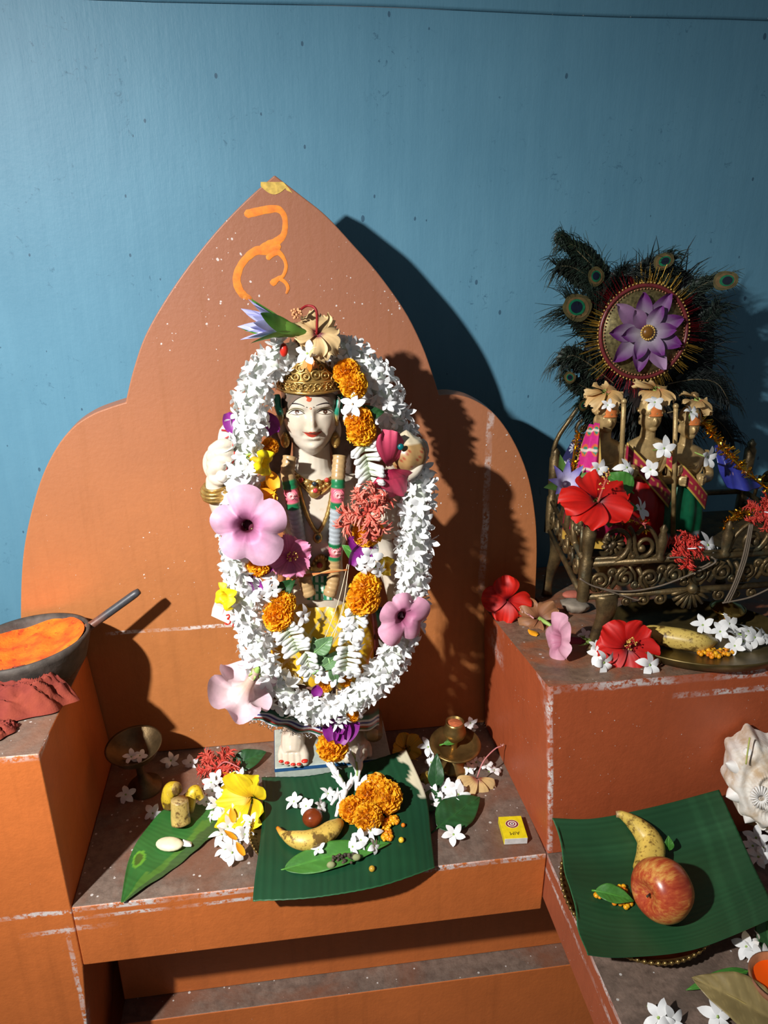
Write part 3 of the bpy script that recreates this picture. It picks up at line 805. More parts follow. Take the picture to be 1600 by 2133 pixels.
# right hand in the photograph: cupped under the round pot, finger ends rising on the far side
hand_block(P(840, 975, .950), .020, (1.25, .8, .55))
limb([P(826, 990, .953), P(845, 983, .943), P(868, 968, .940), P(881, 950, .944), P(880, 931, .950)], [.0110, .0095, .0085, .0072, .0048], 10, 14)
limb([P(830, 985, .956), P(850, 974, .950), P(872, 958, .950), P(884, 940, .955), P(884, 924, .960)], [.0105, .0090, .0080, .0068, .0046], 10, 14)
limb([P(832, 980, .962), P(852, 966, .962), P(872, 950, .964), P(882, 933, .968), P(880, 920, .972)], [.0100, .0085, .0075, .0062, .0044], 10, 14)
limb([P(830, 992, .948), P(842, 992, .936), P(862, 984, .932), P(874, 970, .934), P(876, 955, .940)], [.0100, .0085, .0070, .0060, .0042], 10, 14)
limb([P(824, 985, .948), P(815, 965, .940), P(813, 948, .940)], [.0095, .0085, .0055], 10, 8)
# feet with five toes
NAILS_T = []
def foot(px, py, s, dy):
    f1 = at_z(px - 3 * s, py + 6, .050); f0 = f1 + V((.003 * s, .028, .014)); a = f1 + V((.006 * s, .048, .034))
    src.tube([a + V((0, 0, .08)), a, a + V((0, -.002, -.025))], [.020, .017, .018], 12)
    src.ball(a + V((0, .006, -.028)), .018, 10)
    src.tube(cat_rom([a + V((0, 0, -.015)), f0, f1], 8), [.018, .018, .0185, .019, .0195, .0195, .018, .015], 14, flat=1.0)
    for i in range(5):
        x = (-1.6 + i * .82) * .0112 * s
        q = f1 + V((x, -.010 - .006 * (1.6 - abs(i - 2.6)) * .8, -.004)); big = i == (4 if s > 0 else 4)
        r = .0078 if i == 4 else .0056
        src.tube([q + V((-x * .2, .022, .008)), q + V((0, .006, .004)), q + V((0, -.004, 0))], [r * 1.1, r * 1.05, r * .85], 10); src.ball(q + V((0, -.004, 0)), r * .88, 8)
        NAILS_T.append((q + V((0, -.007, r * .55)), r))
foot(612, 1566, 1, 0.0)
foot(742, 1556, -1, 0.01)

tmp = src.build('body_src', M_MARBLE)
rm = tmp.modifiers.new('r', 'REMESH'); rm.mode = 'VOXEL'; rm.voxel_size = 0.00135; rm.use_smooth_shade = True
sm = tmp.modifiers.new('s', 'SMOOTH'); sm.iterations = 4; sm.factor = 0.5
dg = bpy.context.evaluated_depsgraph_get(); dg.update()
me = bpy.data.meshes.new_from_object(tmp.evaluated_get(dg), depsgraph=dg)
bpy.data.objects.remove(tmp)
BODY_BVH = BVHTree.FromPolygons([v.co.copy() for v in me.vertices], [tuple(p.vertices) for p in me.polygons])
me.transform(SI); me.name = 'body'
for p in me.polygons: p.use_smooth = True
me.materials.clear(); me.materials.append(M_MARBLE)
body = link('body', me, statue)

def on_body(px, py, lift=0.0004, bvh=None, fall=.95):
    r = ray(px, py).normalized(); h = (bvh or BODY_BVH).ray_cast(CAM, r)
    if h[0] is None: return P(px, py, fall)
    return h[0] - r * lift
def decal(mb, poly, col, lift=.0004, rings=4, dense=1, m=0, bvh=None):
    """painted patch: a photograph outline dropped onto the carved surface"""
    if dense > 1: poly = [tuple(p) for p in cat_rom(poly, len(poly) * dense, closed=True)]
    n = len(poly); cx = sum(p[0] for p in poly) / n; cy = sum(p[1] for p in poly) / n
    vs = [on_body(cx, cy, lift, bvh)]
    for k in range(1, rings + 1):
        for x, y in poly: vs.append(on_body(cx + (x - cx) * k / rings, cy + (y - cy) * k / rings, lift, bvh))
    fs = [[0, 1 + j, 1 + (j + 1) % n] for j in range(n)]
    for k in range(rings - 1):
        for j in range(n): fs.append([1 + k * n + j, 1 + (k + 1) * n + j, 1 + (k + 1) * n + (j + 1) % n, 1 + k * n + (j + 1) % n])
    mb.add(vs, fs, m, col)
def brush(mb, pts, wid_, col, lift=.0006, n=24, m=0, bvh=None):
    C = cat_rom(pts, n); wd = [x[0] for x in cat_rom([(w, 0) for w in wid_], n)]; vs = []
    for i in range(n):
        tg = (C[min(i + 1, n - 1)] - C[max(i - 1, 0)]).normalized(); nn = V((-tg.y, tg.x))
        for s in (-1, 0, 1): q = C[i] + nn * wd[i] * s; vs.append(on_body(q.x, q.y, lift, bvh))
    mb.add(vs, [[3 * i + j, 3 * i + j + 1, 3 * i + 4 + j, 3 * i + 3 + j] for i in range(n - 1) for j in range(2)], m, col)
def disc_px(cx, cy, rx, ry=None, n=14): return [(cx + rx * cos(2 * pi * i / n), cy + (ry or rx) * sin(2 * pi * i / n)) for i in range(n)]

# eyes
BLK, IRIS, EYEW, LIDC = lin(34, 26, 24), lin(92, 58, 40), lin(226, 214, 196), lin(120, 112, 74)
def eye(cx, cy, s):
    e = MB()
    out = [(cx - 15 * s, cy + 1.5), (cx - 9 * s, cy - 2.6), (cx, cy - 4.4), (cx + 8 * s, cy - 3.2), (cx + 15 * s, cy + 1.8), (cx + 8 * s, cy + 3.6), (cx, cy + 4.4), (cx - 8 * s, cy + 3.6)]
    decal(e, out, EYEW, .0004, 4, 3)
    ix = cx + 1.0
    decal(e, disc_px(ix, cy - .2, 4.6, 4.3), BLK, .0007, 2); decal(e, disc_px(ix, cy - .2, 3.7, 3.5), IRIS, .0009, 2)
    decal(e, disc_px(ix, cy - .2, 1.7), BLK, .0011, 2); decal(e, disc_px(ix + .3, cy - .6, .7), (.8, .8, .8), .0013, 1)  # pupil, then a small white highlight painted onto it
    brush(e, [(cx - 17 * s, cy + 2.5), (cx - 9 * s, cy - 2.9), (cx, cy - 4.9), (cx + 9 * s, cy - 3.4), (cx + 17 * s, cy + 2.5)], [.5, .8, 1.0, .9, .5], BLK, .0010)
    brush(e, [(cx - 15 * s, cy + 2), (cx - 8 * s, cy + 3.9), (cx, cy + 4.9), (cx + 8 * s, cy + 4), (cx + 15 * s, cy + 2.2)], [.3, .5, .6, .5, .3], lin(96, 76, 56), .0009)
    brush(e, [(cx + 21 * s, cy + 0), (cx + 14 * s, cy - 5), (cx + 2 * s, cy - 8.6), (cx - 10 * s, cy - 6.5), (cx - 16 * s, cy - 1.5)], [.5, .8, 1, .8, .3], LIDC, .0006)
    part(e, 'eye', M_VC)
eye(617.5, 859.2, -1); eye(676.5, 858.0, 1)
for pts in ([(596, 850), (603, 843), (613, 840.5), (625, 842.5), (634, 846.5)], [(658, 845), (668, 841.5), (680, 839.5), (688, 842), (693, 847)]):
    e = MB(); brush(e, pts, [.4, .9, 1.3, 1.2, .7], lin(44, 32, 34), .0006); part(e, 'eyebrow', M_VC)
e = MB()
decal(e, [(632, 900), (640, 901), (647, 899.5), (651, 900.6), (655, 899.3), (662, 900.6), (670, 899.2), (663, 905.5), (657, 909.5), (650, 911), (642, 908.5), (637, 904.5)], lin(190, 66, 48), .0004, 5, 2)
brush(e, [(630, 899.5), (640, 902.6), (650, 903.6), (660, 902.4), (671, 898.6)], [.5, .6, .7, .6, .5], lin(122, 26, 22), .0008)
part(e, 'lips', M_VC)
e = MB()
decal(e, [(636, 826), (641, 824), (646, 829), (649, 828), (648, 835), (643, 837), (638, 834), (640, 830)], lin(200, 84, 50), .0005, 3, 2)
for c3 in ((639, 848.5), (653.5, 848.3)): decal(e, disc_px(*c3, 1.5, .8), BLK, .0006, 1)
decal(e, disc_px(647, 851, 2.1), lin(196, 90, 40), .0006, 1); decal(e, disc_px(647, 851, 1.1), lin(230, 200, 170), .0008, 1)
part(e, 'forehead_mark', M_VC)
# nostril shade is carved; nail paint
for q in FING:
    e = MB(); e.ball(q + V((.0005, -.0028, .0010)), .0044, 8, sc=(.9, .6, .95)); part(e, 'fingernail', M_RED)
for q, r in NAILS_T[:5]:
    e = MB(); e.ball(q, r * .72, 8, sc=(1, .75, .5)); part(e, 'toenail', M_RED)

# hair behind face and crown
hb = MB()
hb.ball(HC + V((.0015, .006, .006)), 1, 26, sc=(61.5 * sc_px, .050, .060))
hb.tube(cat_rom([HC + V((-.040, .022, -.01)), HC + V((-.042, .020, -.05)), HC + V((-.047, .010, -.095))], 8), [.016, .017, .018, .018, .017, .015, .013, .010], 10)
hb.tube(cat_rom([HC + V((.042, .022, -.01)), HC + V((.044, .020, -.05)), HC + V((.047, .010, -.095))], 8), [.016, .017, .018, .018, .017, .015, .013, .010], 10)
part(hb, 'hair', M_HAIR)
hl = MB()                                                     # strip of hair under the crown
for s in (-1, 1):
    for k in range(9):
        x0 = 647 + s * (4 + k * 6.2); 
        brush(hl, [(647 + s * (2 + k * 5), 818 + k * .1), (647 + s * (14 + k * 5.6), 822 + k * 1.2), (647 + s * (30 + k * 3.4), 828 + k * 3.4), (647 + s * (46 + k * 1.4), 842 + k * 4.0)], [2.2, 2.6, 2.4, 1.2], lin(108 - 4 * (k % 3), 90, 78), .0016 - .00008 * k)
part(hl, 'hairline', M_VC)

# crown: ring round the head, peaked plate in front, tiered cap
def ringpt(a, z, k=1.0): return V((HC.x + .0022 + sin(a) * 70 * sc_px * k, HC.y + .002 - cos(a) * .0535 * k, z))
zb, zt = P(644, 819, .945).z, P(644, 797, .945).z
cr = MB()
cr.grid(lambda u, v: ringpt(2 * pi * v, zb + (zt - zb) * u, 1.0 + .012 * sin(pi * u)), 6, 64, wv=True)
for z, r in ((zb, .0022), (zt, .0018), (zb + .0035, .0012)): cr.tube([ringpt(2 * pi * i / 64, z, 1.015) for i in range(64)], r, 6, closed=True)
for i in range(21):
    a0 = -pi * .55 + pi * 1.1 * i / 20; zc = (zb + zt) / 2 + .0006; rr = .0066
    sp = []
    for j in range(18):
        q = j / 17; an = 2 * pi * 1.4 * q + (0 if i % 2 else pi); r2 = rr * (1 - .75 * q)
        sp.append(ringpt(a0 + r2 * cos(an) / .053, zc + r2 * sin(an), 1.025))
    cr.tube(sp, .0012, 5)
    cr.ball(ringpt(a0 + .085, zc, 1.03), .0016, 6)
part(cr, 'crown_band', M_GOLD)
pk = MB()
PKO = [(573, 792), (590, 783), (603, 774), (615, 762), (628, 748), (640, 738), (652, 748), (664, 760), (676, 774), (692, 784), (711, 794)]
def pk_pt(px, py, lift=0.0):
    a = max(-1, min(1, (px - 643) / 72.0)); a = math.asin(a)
    z = P(px, py, .945 + .02 * (1 - cos(a))).z
    q = ringpt(a, z, 1.0 + lift / .05); q.y += max(0, z - zt) * .20; return q
def pk_fn(u, v):
    i = v * (len(PKO) - 1); k = min(int(i), len(PKO) - 2); f = i - k
    px = PKO[k][0] + (PKO[k + 1][0] - PKO[k][0]) * f; tp = PKO[k][1] + (PKO[k + 1][1] - PKO[k][1]) * f
    return pk_pt(px, 798 + (tp - 798) * u)
pk.grid(pk_fn, 12, 41)
pk.tube([pk_pt(x, y, .0008) for x, y in cat_rom(PKO, 40)], .0013, 5)
for (cx, cy, r) in ((632, 784, 8), (652, 781, 8.5), (671, 783, 7.5), (612, 786, 6.5), (622, 768, 7), (663, 767, 7), (641, 766, 6.5), (600, 789, 5), (690, 790, 6)):
    pk.tube([pk_pt(cx + r * cos(2 * pi * i / 18), cy + r * sin(2 * pi * i / 18), .0012) for i in range(18)], .0013, 5, closed=True)
    pk.ball(pk_pt(cx, cy, .0012), r * .00028, 7)
o = part(pk, 'crown_plate', M_GOLD); o.modifiers.new('thick', 'SOLIDIFY').thickness = .0015
cap = MB(); prof = []
for (py, k) in ((800, .97), (780, .95), (762, .86), (750, .74), (744, .72), (738, .60), (730, .57), (724, .47), (716, .44), (708, .34), (700, .30), (694, .18), (690, .02)): prof.append((k, P(644, py, .995).z))
cap.grid(lambda u, v: ringpt(2 * pi * v, prof[int(round(u * 12))][1], prof[int(round(u * 12))][0] * (1 + .03 * sin(14 * 2 * pi * v))) + V((-.002 * u, 0.004 * u, 0)), 13, 56, wv=True)
for k in (3, 5, 7, 9):
    for i in range(22): cap.ball(ringpt(2 * pi * i / 22, prof[k][1], prof[k][0] * 1.03), .0026, 6)
part(cap, 'crown_cap', M_GOLDD)
op = MB()
vs = [(638, 741), (628, 752), (622, 761), (632, 770), (640, 777), (648, 772), (660, 766), (652, 750)]
op.grid(lambda u, v: pk_pt(640 + (v - .5) * (6 + 34 * u) + (2 * sin(v * 9)), 741 + 29 * u - 5 * abs(v - .5) * u + 2 * sin(v * 12 + 1), .0022), 8, 10)
part(op, 'orange_paste', plain('paste_orange', lin(226, 144, 78), 0.8, var=0.12), label if False else None) if False else part(op, 'orange_paste', plain('paste_orange', lin(226, 144, 78), 0.8, var=0.12))
op = MB(); op.grid(lambda u, v: pk_pt(641 + (v - .5) * 10 * sin(pi * (.15 + .8 * u)), 752 + 22 * u, .0034), 8, 6); part(op, 'vermilion_dab', plain('paste_bright', lin(232, 120, 20), 0.8))

# side pieces of the crown, ears and earrings
for s, x in ((-1, 577), (1, 708)):
    e = MB(); e.tube(cat_rom([P(x, 822, .97), P(x + 2 * s * -1, 845, .965), P(x - 8 * s, 868, .965), P(x - 6 * s, 885, .97)], 10), [.0035, .0045, .005, .005, .0048, .0045, .004, .0035, .003, .002], 8, col=[lin(30, 120, 96)] * 6 + [lin(190, 160, 90)] * 4)
    part(e, 'crown_side_drop', M_VC)
    e = MB(); e.ball(P(588 if s < 0 else 701, 895, .985), .012, 12, sc=(.55, .7, 1.35)); part(e, 'ear', M_MARBLE)
    e = MB(); cx = 594 if s < 0 else 699
    e.ball(P(cx, 917, .975), .0085, 12, sc=(.75, .6, 1.25)); e.ball(P(cx, 906, .973), .004, 8); e.ball(P(cx, 929, .973), .003, 8); part(e, 'earring', M_GOLD)

# short collar, long chain, painted rope garland
def surf(px, py, off): q = on_body(px, py, 0.0); r = ray(px, py).normalized(); return q - r * off
e = MB()
def col_fn(u, v):
    px = 610 + 98 * v; base = 978 + 26 * sin(pi * v) ** .8; w = 9 + 18 * sin(pi * v) ** 1.5
    return surf(px, base + w * u, .0016 + .0022 * sin(pi * u))
e.grid(col_fn, 8, 30)
for v in [i / 12 for i in range(13)]:
    px = 612 + 94 * v; py = 978 + 26 * sin(pi * v) ** .8 + (9 + 18 * sin(pi * v) ** 1.5) * .5; e.ball(surf(px, py, .004), .0028, 7)
for f in (0.0, 1.0): e.tube([surf(610 + 98 * v, 978 + 26 * sin(pi * v) ** .8 + f * (9 + 18 * sin(pi * v) ** 1.5), .003) for v in [i / 24 for i in range(25)]], .0015, 6)
for (x, y, r) in ((641, 1006, .0052), (664, 1006, .0052), (653, 1016, .006), (655, 1027, .0075)): e.ball(surf(x, y, .005), r, 10, sc=(1, .6, 1))
nk = part(e, 'necklace', M_GOLD)
for (x, y, c3) in ((627, 1000, (.5, .05, .03)), (655, 1008, (.02, .03, .04)), (681, 1000, (.5, .05, .03)), (657, 1022, (.5, .04, .05))):
    e = MB(); e.ball(surf(x, y, .010), .0034, 8, col=c3, sc=(1, .6, 1)); part(e, 'gem', M_VC, nk)
e = MB(); ch = [(622, 1012), (630, 1045), (640, 1075), (652, 1098), (662, 1108), (672, 1096), (682, 1070), (689, 1040), (693, 1012)]
C = [surf(p.x, p.y, .004) for p in cat_rom(ch, 40)]
e.tube(C, [.0030 + .0007 * (i % 2) for i in range(40)], 7, flat=.7); e.ball(surf(662, 1120, .006), .0075, 10, sc=(.9, .6, 1.1)); lc = part(e, 'long_chain', M_GOLD)
e = MB(); e.ball(surf(662, 1120, .013), .0035, 8, col=(.02, .05, .04)); part(e, 'gem', M_VC, lc)
tan, gr, pk_, gy = lin(178, 146, 100), lin(26, 110, 66), lin(206, 96, 116), lin(168, 176, 180)
for s, path in ((-1, [(604, 952, .955), (599, 985, .945), (604, 1010, .940), (612, 1060, .938), (621, 1110, .942), (628, 1160, .945), (634, 1205, .942), (646, 1240, .938)]), (1, [(708, 950, .955), (705, 985, .945), (704, 1015, .940), (702, 1060, .938), (699, 1110, .942), (697, 1160, .945), (695, 1205, .942), (686, 1240, .938)])):
    C = resample(cat_rom([P(*q) for q in path], 60), 90); cols = []
    for i in range(90):
        u = i / 89
        base = tan if u < .15 else gr if u < .205 else pk_ if u < .30 else gr if u < .345 else gy if u < .60 else gr if u < .635 else pk_ if u < .70 else gr if u < .735 else tan
        k = .82 + .18 * (i % 3) / 2 if base in (tan, gy) else 1.0
        cols.append(tuple(x * k for x in base))
    e = MB(); e.tube(C, [.0088 + (.0008 if i % 3 == 0 else 0) for i in range(90)], 14, col=cols); rp = part(e, 'carved_garland', M_VC)
    for u in (.25, .667):
        q = C[int(u * 89)] + V((0, -.0058, 0)); e = MB()
        for k in range(3):
            e.tube([q + V((.0068 * (1 - k * .3) * cos(a * .5), -.0012 * k, .0074 * (1 - k * .3) * sin(a * .5))) for a in range(13)], .0022, 6, col=lerpc(pk_, lin(240, 180, 176), k * .4))
        e.ball(q, .0050, 8, col=lin(190, 70, 96), sc=(1, .6, 1)); part(e, 'carved_rose', M_VC, rp)

# bangles, emblem, pot, scroll
e = MB(); c0, c1 = P(456, 1034, .945), P(450, 1010, .942); ax = (c1 - c0).normalized()
for k, (f, r) in enumerate(((0, .0165), (.25, .0185), (.5, .019), (.75, .0178), (1, .0155))):
    cc = c0.lerp(c1, f); o1 = ax.orthogonal().normalized(); o2 = ax.cross(o1)
    e.tube([cc + (o1 * cos(a * pi / 12) + o2 * sin(a * pi / 12)) * r for a in range(24)], .0034 if k in (1, 2, 3) else .002, 6, closed=True)
part(e, 'bangle', M_GOLD)
e = MB()
em = [(452, 930), (455, 905), (462, 895), (474, 890), (486, 892), (494, 905), (492, 930)]
e.prism([P(x, y, .945) for x, y in em], (0, .022, 0), col=lin(228, 220, 206))
brushpts = [(468, 926), (470, 913), (484, 904), (470, 897), (461, 896)]
e.tube([P(x, y, .9445) for x, y in brushpts], .0014, 6, col=lin(160, 40, 40)); part(e, 'carved_emblem', M_VC, bevel=.003)
e = MB(); e.ball(P(462, 992, .922), .0078, 10, col=lin(232, 222, 206)); part(e, 'staff_knob', M_VC)
e = MB(); pc = P(846, 944, .950)
def pot_fn(u, v):
    th = pi * u; a = 2 * pi * v; r = .0285 * sin(th) * (1 + .03 * cos(8 * a)); z = .0255 * cos(th)
    if u < .18: r *= .8; z += .006 * (.18 - u) / .18
    c = lin(168, 132, 84)
    if abs(sin(4 * a + 9 * u)) < .16 and .3 < u < .8: c = lin(150, 50, 34)
    if u < .26: c = lin(206, 190, 160)
    return (pc + V((r * cos(a), r * sin(a), z)), c)
e.grid(pot_fn, 26, 48, wv=True); pot = part(e, 'carved_pot', M_VC)
e = MB(); e.ball(P(835, 931, .921), .0044, 8, col=(.0, .12, .13), sc=(1, .6, 1)); part(e, 'gem', M_VC, pot)
# block in the lower hand with its painted letters
e = MB()
sc0 = [P(440, 1283, .938), P(449, 1260, .938), P(512, 1288, .936), P(503, 1312, .936)]
e.prism(sc0, (0, .020, 0), col=lin(228, 222, 214))
e.prism([p + V((0, -.0006, 0)) for p in (P(461, 1285, .938), P(467, 1266, .938), P(469, 1267, .938), P(463, 1286, .938))], (0, .0005, 0), col=lin(170, 40, 40))
scroll = part(e, 'carved_scroll', M_VC, bevel=.0015)
lt = MB()
def inkp(path, w=.0011): lt.tube([P(x, y, .9368) for x, y in [tuple(q) for q in cat_rom(path, 14)]], w, 5)
# the painted word as far as it shows: a stroke letter with its head line
inkp([(471, 1282), (476, 1280), (478, 1285), (473, 1289), (478, 1290), (480, 1296), (474, 1301), (468, 1298)])
inkp([(478, 1290), (484, 1291), (488, 1289)]); inkp([(489, 1281), (487, 1293), (485, 1305)]); inkp([(495, 1283), (493, 1295), (491, 1308)])
inkp([(485, 1279), (493, 1281), (503, 1285)], .0009)
part(lt, 'red_lettering', M_RED, scroll)

# belt, green check cloth, skirt
e = MB()
def buck(u, v):
    px = 645 + 48 * v; py = 1190 - (36 * sin(pi * v) ** .6) * u; return surf(px, py, .004 + .003 * sin(pi * u))
e.grid(buck, 8, 16)
for i in range(9): e.ball(surf(648 + 5.2 * i, 1186 - 26 * sin(pi * (i + .6) / 9.6), .009), .0022, 6)
bk = part(e, 'belt_buckle', M_GOLD)
e = MB(); e.ball(surf(666, 1178, .010), .0042, 9, col=lin(150, 30, 30), sc=(1, .6, 1)); part(e, 'gem', M_VC, bk)
e = MB()
def chk(u, v):
    px = 640 + 52 * u; py = 1200 + 50 * v
    on = (int(u * 9) % 2 == 0); c = lin(38, 128, 88) if on else lin(206, 220, 204)
    if int(v * 8) % 3 == 2: c = lin(70, 140, 104) if on else lin(60, 140, 100)
    return (surf(px, py, .002), c)
e.grid(chk, 40, 30); part(e, 'check_cloth', M_VCM)

m, t, b = nt('yellow_sequined_cloth')
co = nd(t, 'ShaderNodeTexCoord').outputs['Object']; sp = nd(t, 'ShaderNodeSeparateXYZ', {0: co})
da = math_n(t, 'PINGPONG', math_n(t, 'ADD', sp.outputs[0], math_n(t, 'MULTIPLY', sp.outputs[2], 0.75)), 0.021)
db = math_n(t, 'PINGPONG', math_n(t, 'SUBTRACT', sp.outputs[0], math_n(t, 'MULTIPLY', sp.outputs[2], 0.75)), 0.021)
ln = math_n(t, 'LESS_THAN', math_n(t, 'MINIMUM', da, db), 0.0021)
vo = nd(t, 'ShaderNodeTexVoronoi', {'Vector': co, 'Scale': 210.0})
ring = math_n(t, 'MULTIPLY', math_n(t, 'LESS_THAN', math_n(t, 'ABSOLUTE', math_n(t, 'SUBTRACT', vo.outputs[0], 0.3)), 0.11), ramp(t, noise_tex(t, co, 30, 2), [(0.5, 0), (0.56, 1)]))
c = mixc(t, ramp(t, noise_tex(t, co, 35, 3), [(0.3, 0), (0.7, 1)]), lin(196, 150, 20), lin(222, 182, 34))
gl = math_n(t, 'MAXIMUM', ln, ring)
c = mixc(t, gl, c, lin(226, 206, 150))
t.links.new(c, b.inputs['Base Color']); b.inputs['Roughness'].default_value = 0.5
t.links.new(math_n(t, 'MULTIPLY', gl, 0.7), b.inputs['Metallic'])
bump(t, b, noise_tex(t, co, 260, 2), 0.25, 0.001)
M_SKIRT = m
e = MB()
def pleat(p, an):
    k = .0022 * sin(9 * an) + .0015 * sin(17 * an + p.z * 30)
    c0 = V((SX + .004, .985, p.z)); d = (p - c0); d.z = 0
    return p + d.normalized() * k if d.length > 0 else p
loft(e, [row(1243, 612, 728, .046, .985), row(1262, 585, 742, .052, .985), row(1310, 566, 775, .060, .985), row(1370, 566, 782, .066, .985), row(1430, 582, 778, .066, .985), row(1470, 590, 772, .062, .985)], n=90, cap=False, fn=pleat)
part(e, 'yellow_skirt', M_SKIRT)
# striped cloth hanging below, hem sweeping out to the left, silver tinsel on its edge
e = MB(); st_c = [lin(60, 34, 30), lin(22, 84, 62), lin(28, 92, 66), lin(214, 214, 218), lin(48, 40, 120), lin(210, 210, 216), lin(150, 40, 36), lin(22, 80, 56), lin(200, 202, 208)]
top_e = [(590, 1400, .95), (630, 1420, .925), (690, 1425, .920), (750, 1415, .935), (785, 1395, .96)]
bot_e = [(490, 1490, .945), (560, 1508, .915), (640, 1528, .905), (720, 1530, .915), (790, 1512, .95)]
A = cat_rom([P(*q) for q in top_e], 60); B = cat_rom([P(*q) for q in bot_e], 60)
def hem_fn(u, v):
    i = int(round(u * 59)); p = A[i].lerp(B[i], v) ; p = p + V((0, -.010 * sin(pi * v) + .003 * sin(u * 40) * v, 0))
    k = max(0, (v - .62) / .38); c = lin(96, 60, 40) if v < .62 else st_c[min(8, int(k * 8.99))]
    return (p, c)
e.grid(hem_fn, 60, 46); hem = part(e, 'striped_hem', M_VC, thick=.0012)
e = MB(); q = random.Random(4)
for i in range(150):
    u = q.random(); p = B[min(59, int(u * 45))] + V((q.uniform(-.002, .002), q.uniform(-.004, 0), q.uniform(-.003, .003))); d = V((q.uniform(-1, 1), q.uniform(-1, .4), q.uniform(-1, .6))) * .006
    e.tube([p, p + d], .0004, 4)
part(e, 'silver_tinsel', plain('silver_tinsel', (.75, .77, .8), 0.25, 1.0, var=0.3), hem)
# second cloth edge at the right with dark red and green
e = MB()
def rc(u, v):
    p = P(772 + 34 * v + 8 * sin(u * 3), 1265 + 150 * u, .955 + .02 * v); c = (lin(70, 26, 24), lin(24, 70, 50), lin(60, 40, 90), lin(80, 60, 30))[int(v * 3.99)]
    return (p, c)
e.grid(rc, 16, 16); part(e, 'side_drape', M_VC, thick=.002)
# slab and stump
e = MB()
x0, x1, y0, y1, h = P(572, 1592, .984).x, .150, .984, 1.082, .040
e.box((x0, y0, .001), (x1, y1, h), col=lin(168, 178, 168)); 
sl = part(e, 'base_slab', M_VC, smooth=False, bevel=.002)
e = MB(); e.box((x0 - .0004, y0 - .0006, h - .007), (x1, y0 - .0001, h - .001), col=lin(40, 84, 130)); e.box((x0 - .0007, y0, h - .007), (x0 - .0002, y1, h - .001), col=lin(40, 84, 130)); part(e, 'blue_border', M_VC, sl, smooth=False)
e = MB(); c0 = P(778, 1530, .985)
e.tube([c0 + V((0, 0, 0)), c0 + V((.004, .05, .0))], [.0150, .0165], 16, col=lin(120, 96, 66)); e.tube([c0 + V((0, -.0006, 0)), c0 + V((0, .001, 0))], .011, 16, col=lin(168, 138, 96)); part(e, 'carved_log', M_VC)
# ================================================================ garlands and the flowers tucked into them
GP = [(640, 728, .985), (596, 737, .972), (562, 756, .962), (540, 795, .955), (523, 850, .948), (514, 908, .940), (508, 965, .933), (500, 1025, .926), (494, 1085, .922), (492, 1145, .922), (500, 1205, .920), (514, 1262, .918), (528, 1322, .916), (544, 1378, .914), (576, 1428, .910), (620, 1466, .906), (668, 1482, .904), (715, 1470, .904), (762, 1440, .906), (802, 1396, .910), (832, 1345, .914), (850, 1290, .918), (860, 1230, .920), (862, 1165, .921), (863, 1100, .923), (868, 1045, .935), (866, 995, .965), (846, 930, .995), (820, 875, .988), (796, 812, .978), (768, 772, .975), (735, 742, .98), (690, 728, .985), (640, 728, .985)]
gl = [P(*q) for q in GP]
GC = resample(cat_rom(gl, 400), 420)
garland = thing('white_garland', 'long thick garland of packed white flowers looped round the marble statue from crown to knees', 'garland', P(668, 1482, .904))
GI = garland.matrix_world.inverted()
mb = MB(); mb.tube(GC[6:414], .0125, 10); mb.build('garland_core', plain('garland_core', lin(214, 220, 206), 0.8, var=0.2), garland, M=GI)
q = random.Random(11); fl = []
NG = 470
for i in range(NG):
    u = 8 + 404 * (i + .5) / NG; k = int(u); p = GC[k]; tg = (GC[min(419, k + 1)] - GC[max(0, k - 1)]).normalized()
    front = V((0, -1, .25)); front = (front - tg * tg.dot(front)).normalized(); side = tg.cross(front)
    an = (i * 2.39996) % (2 * pi); an = an - pi                    # round the rope
    if abs(an) > 2.2: an *= .72
    d = (front * cos(an) + side * sin(an)).normalized()
    rad = q.uniform(.0125, .0180) * (1 + .12 * sin(k * .22) + .08 * sin(k * .57 + 1))
    nrm = (d + tg * q.uniform(-.55, .55) + side * q.uniform(-.4, .4)).normalized()
    fl.append((cos(an) * (1.0 if .5 < 1 else 1), p + d * rad, nrm, q.uniform(.62, .92), q.randrange(len(JASG)), q.uniform(0, 6.28)))
fl.sort(key=lambda f: -f[0]); rest = MB()
for n_, (f, loc, nrm, s, k, ro) in enumerate(fl):
    Mx = Matrix.Translation(loc) @ look(nrm, ro).to_4x4() @ Matrix.Scale(s, 4)
    if n_ % 4 == 0 and n_ < 400:
        o = link('flower', JASG[k], garland); o.matrix_local = GI @ Mx
    else:
        mesh = JASG[k]; rest.add([v.co for v in mesh.vertices], [tuple(p.vertices) for p in mesh.polygons], M=Mx)
tag(rest.build('packed_flowers', M_WHITE, garland, M=GI), kind='stuff')

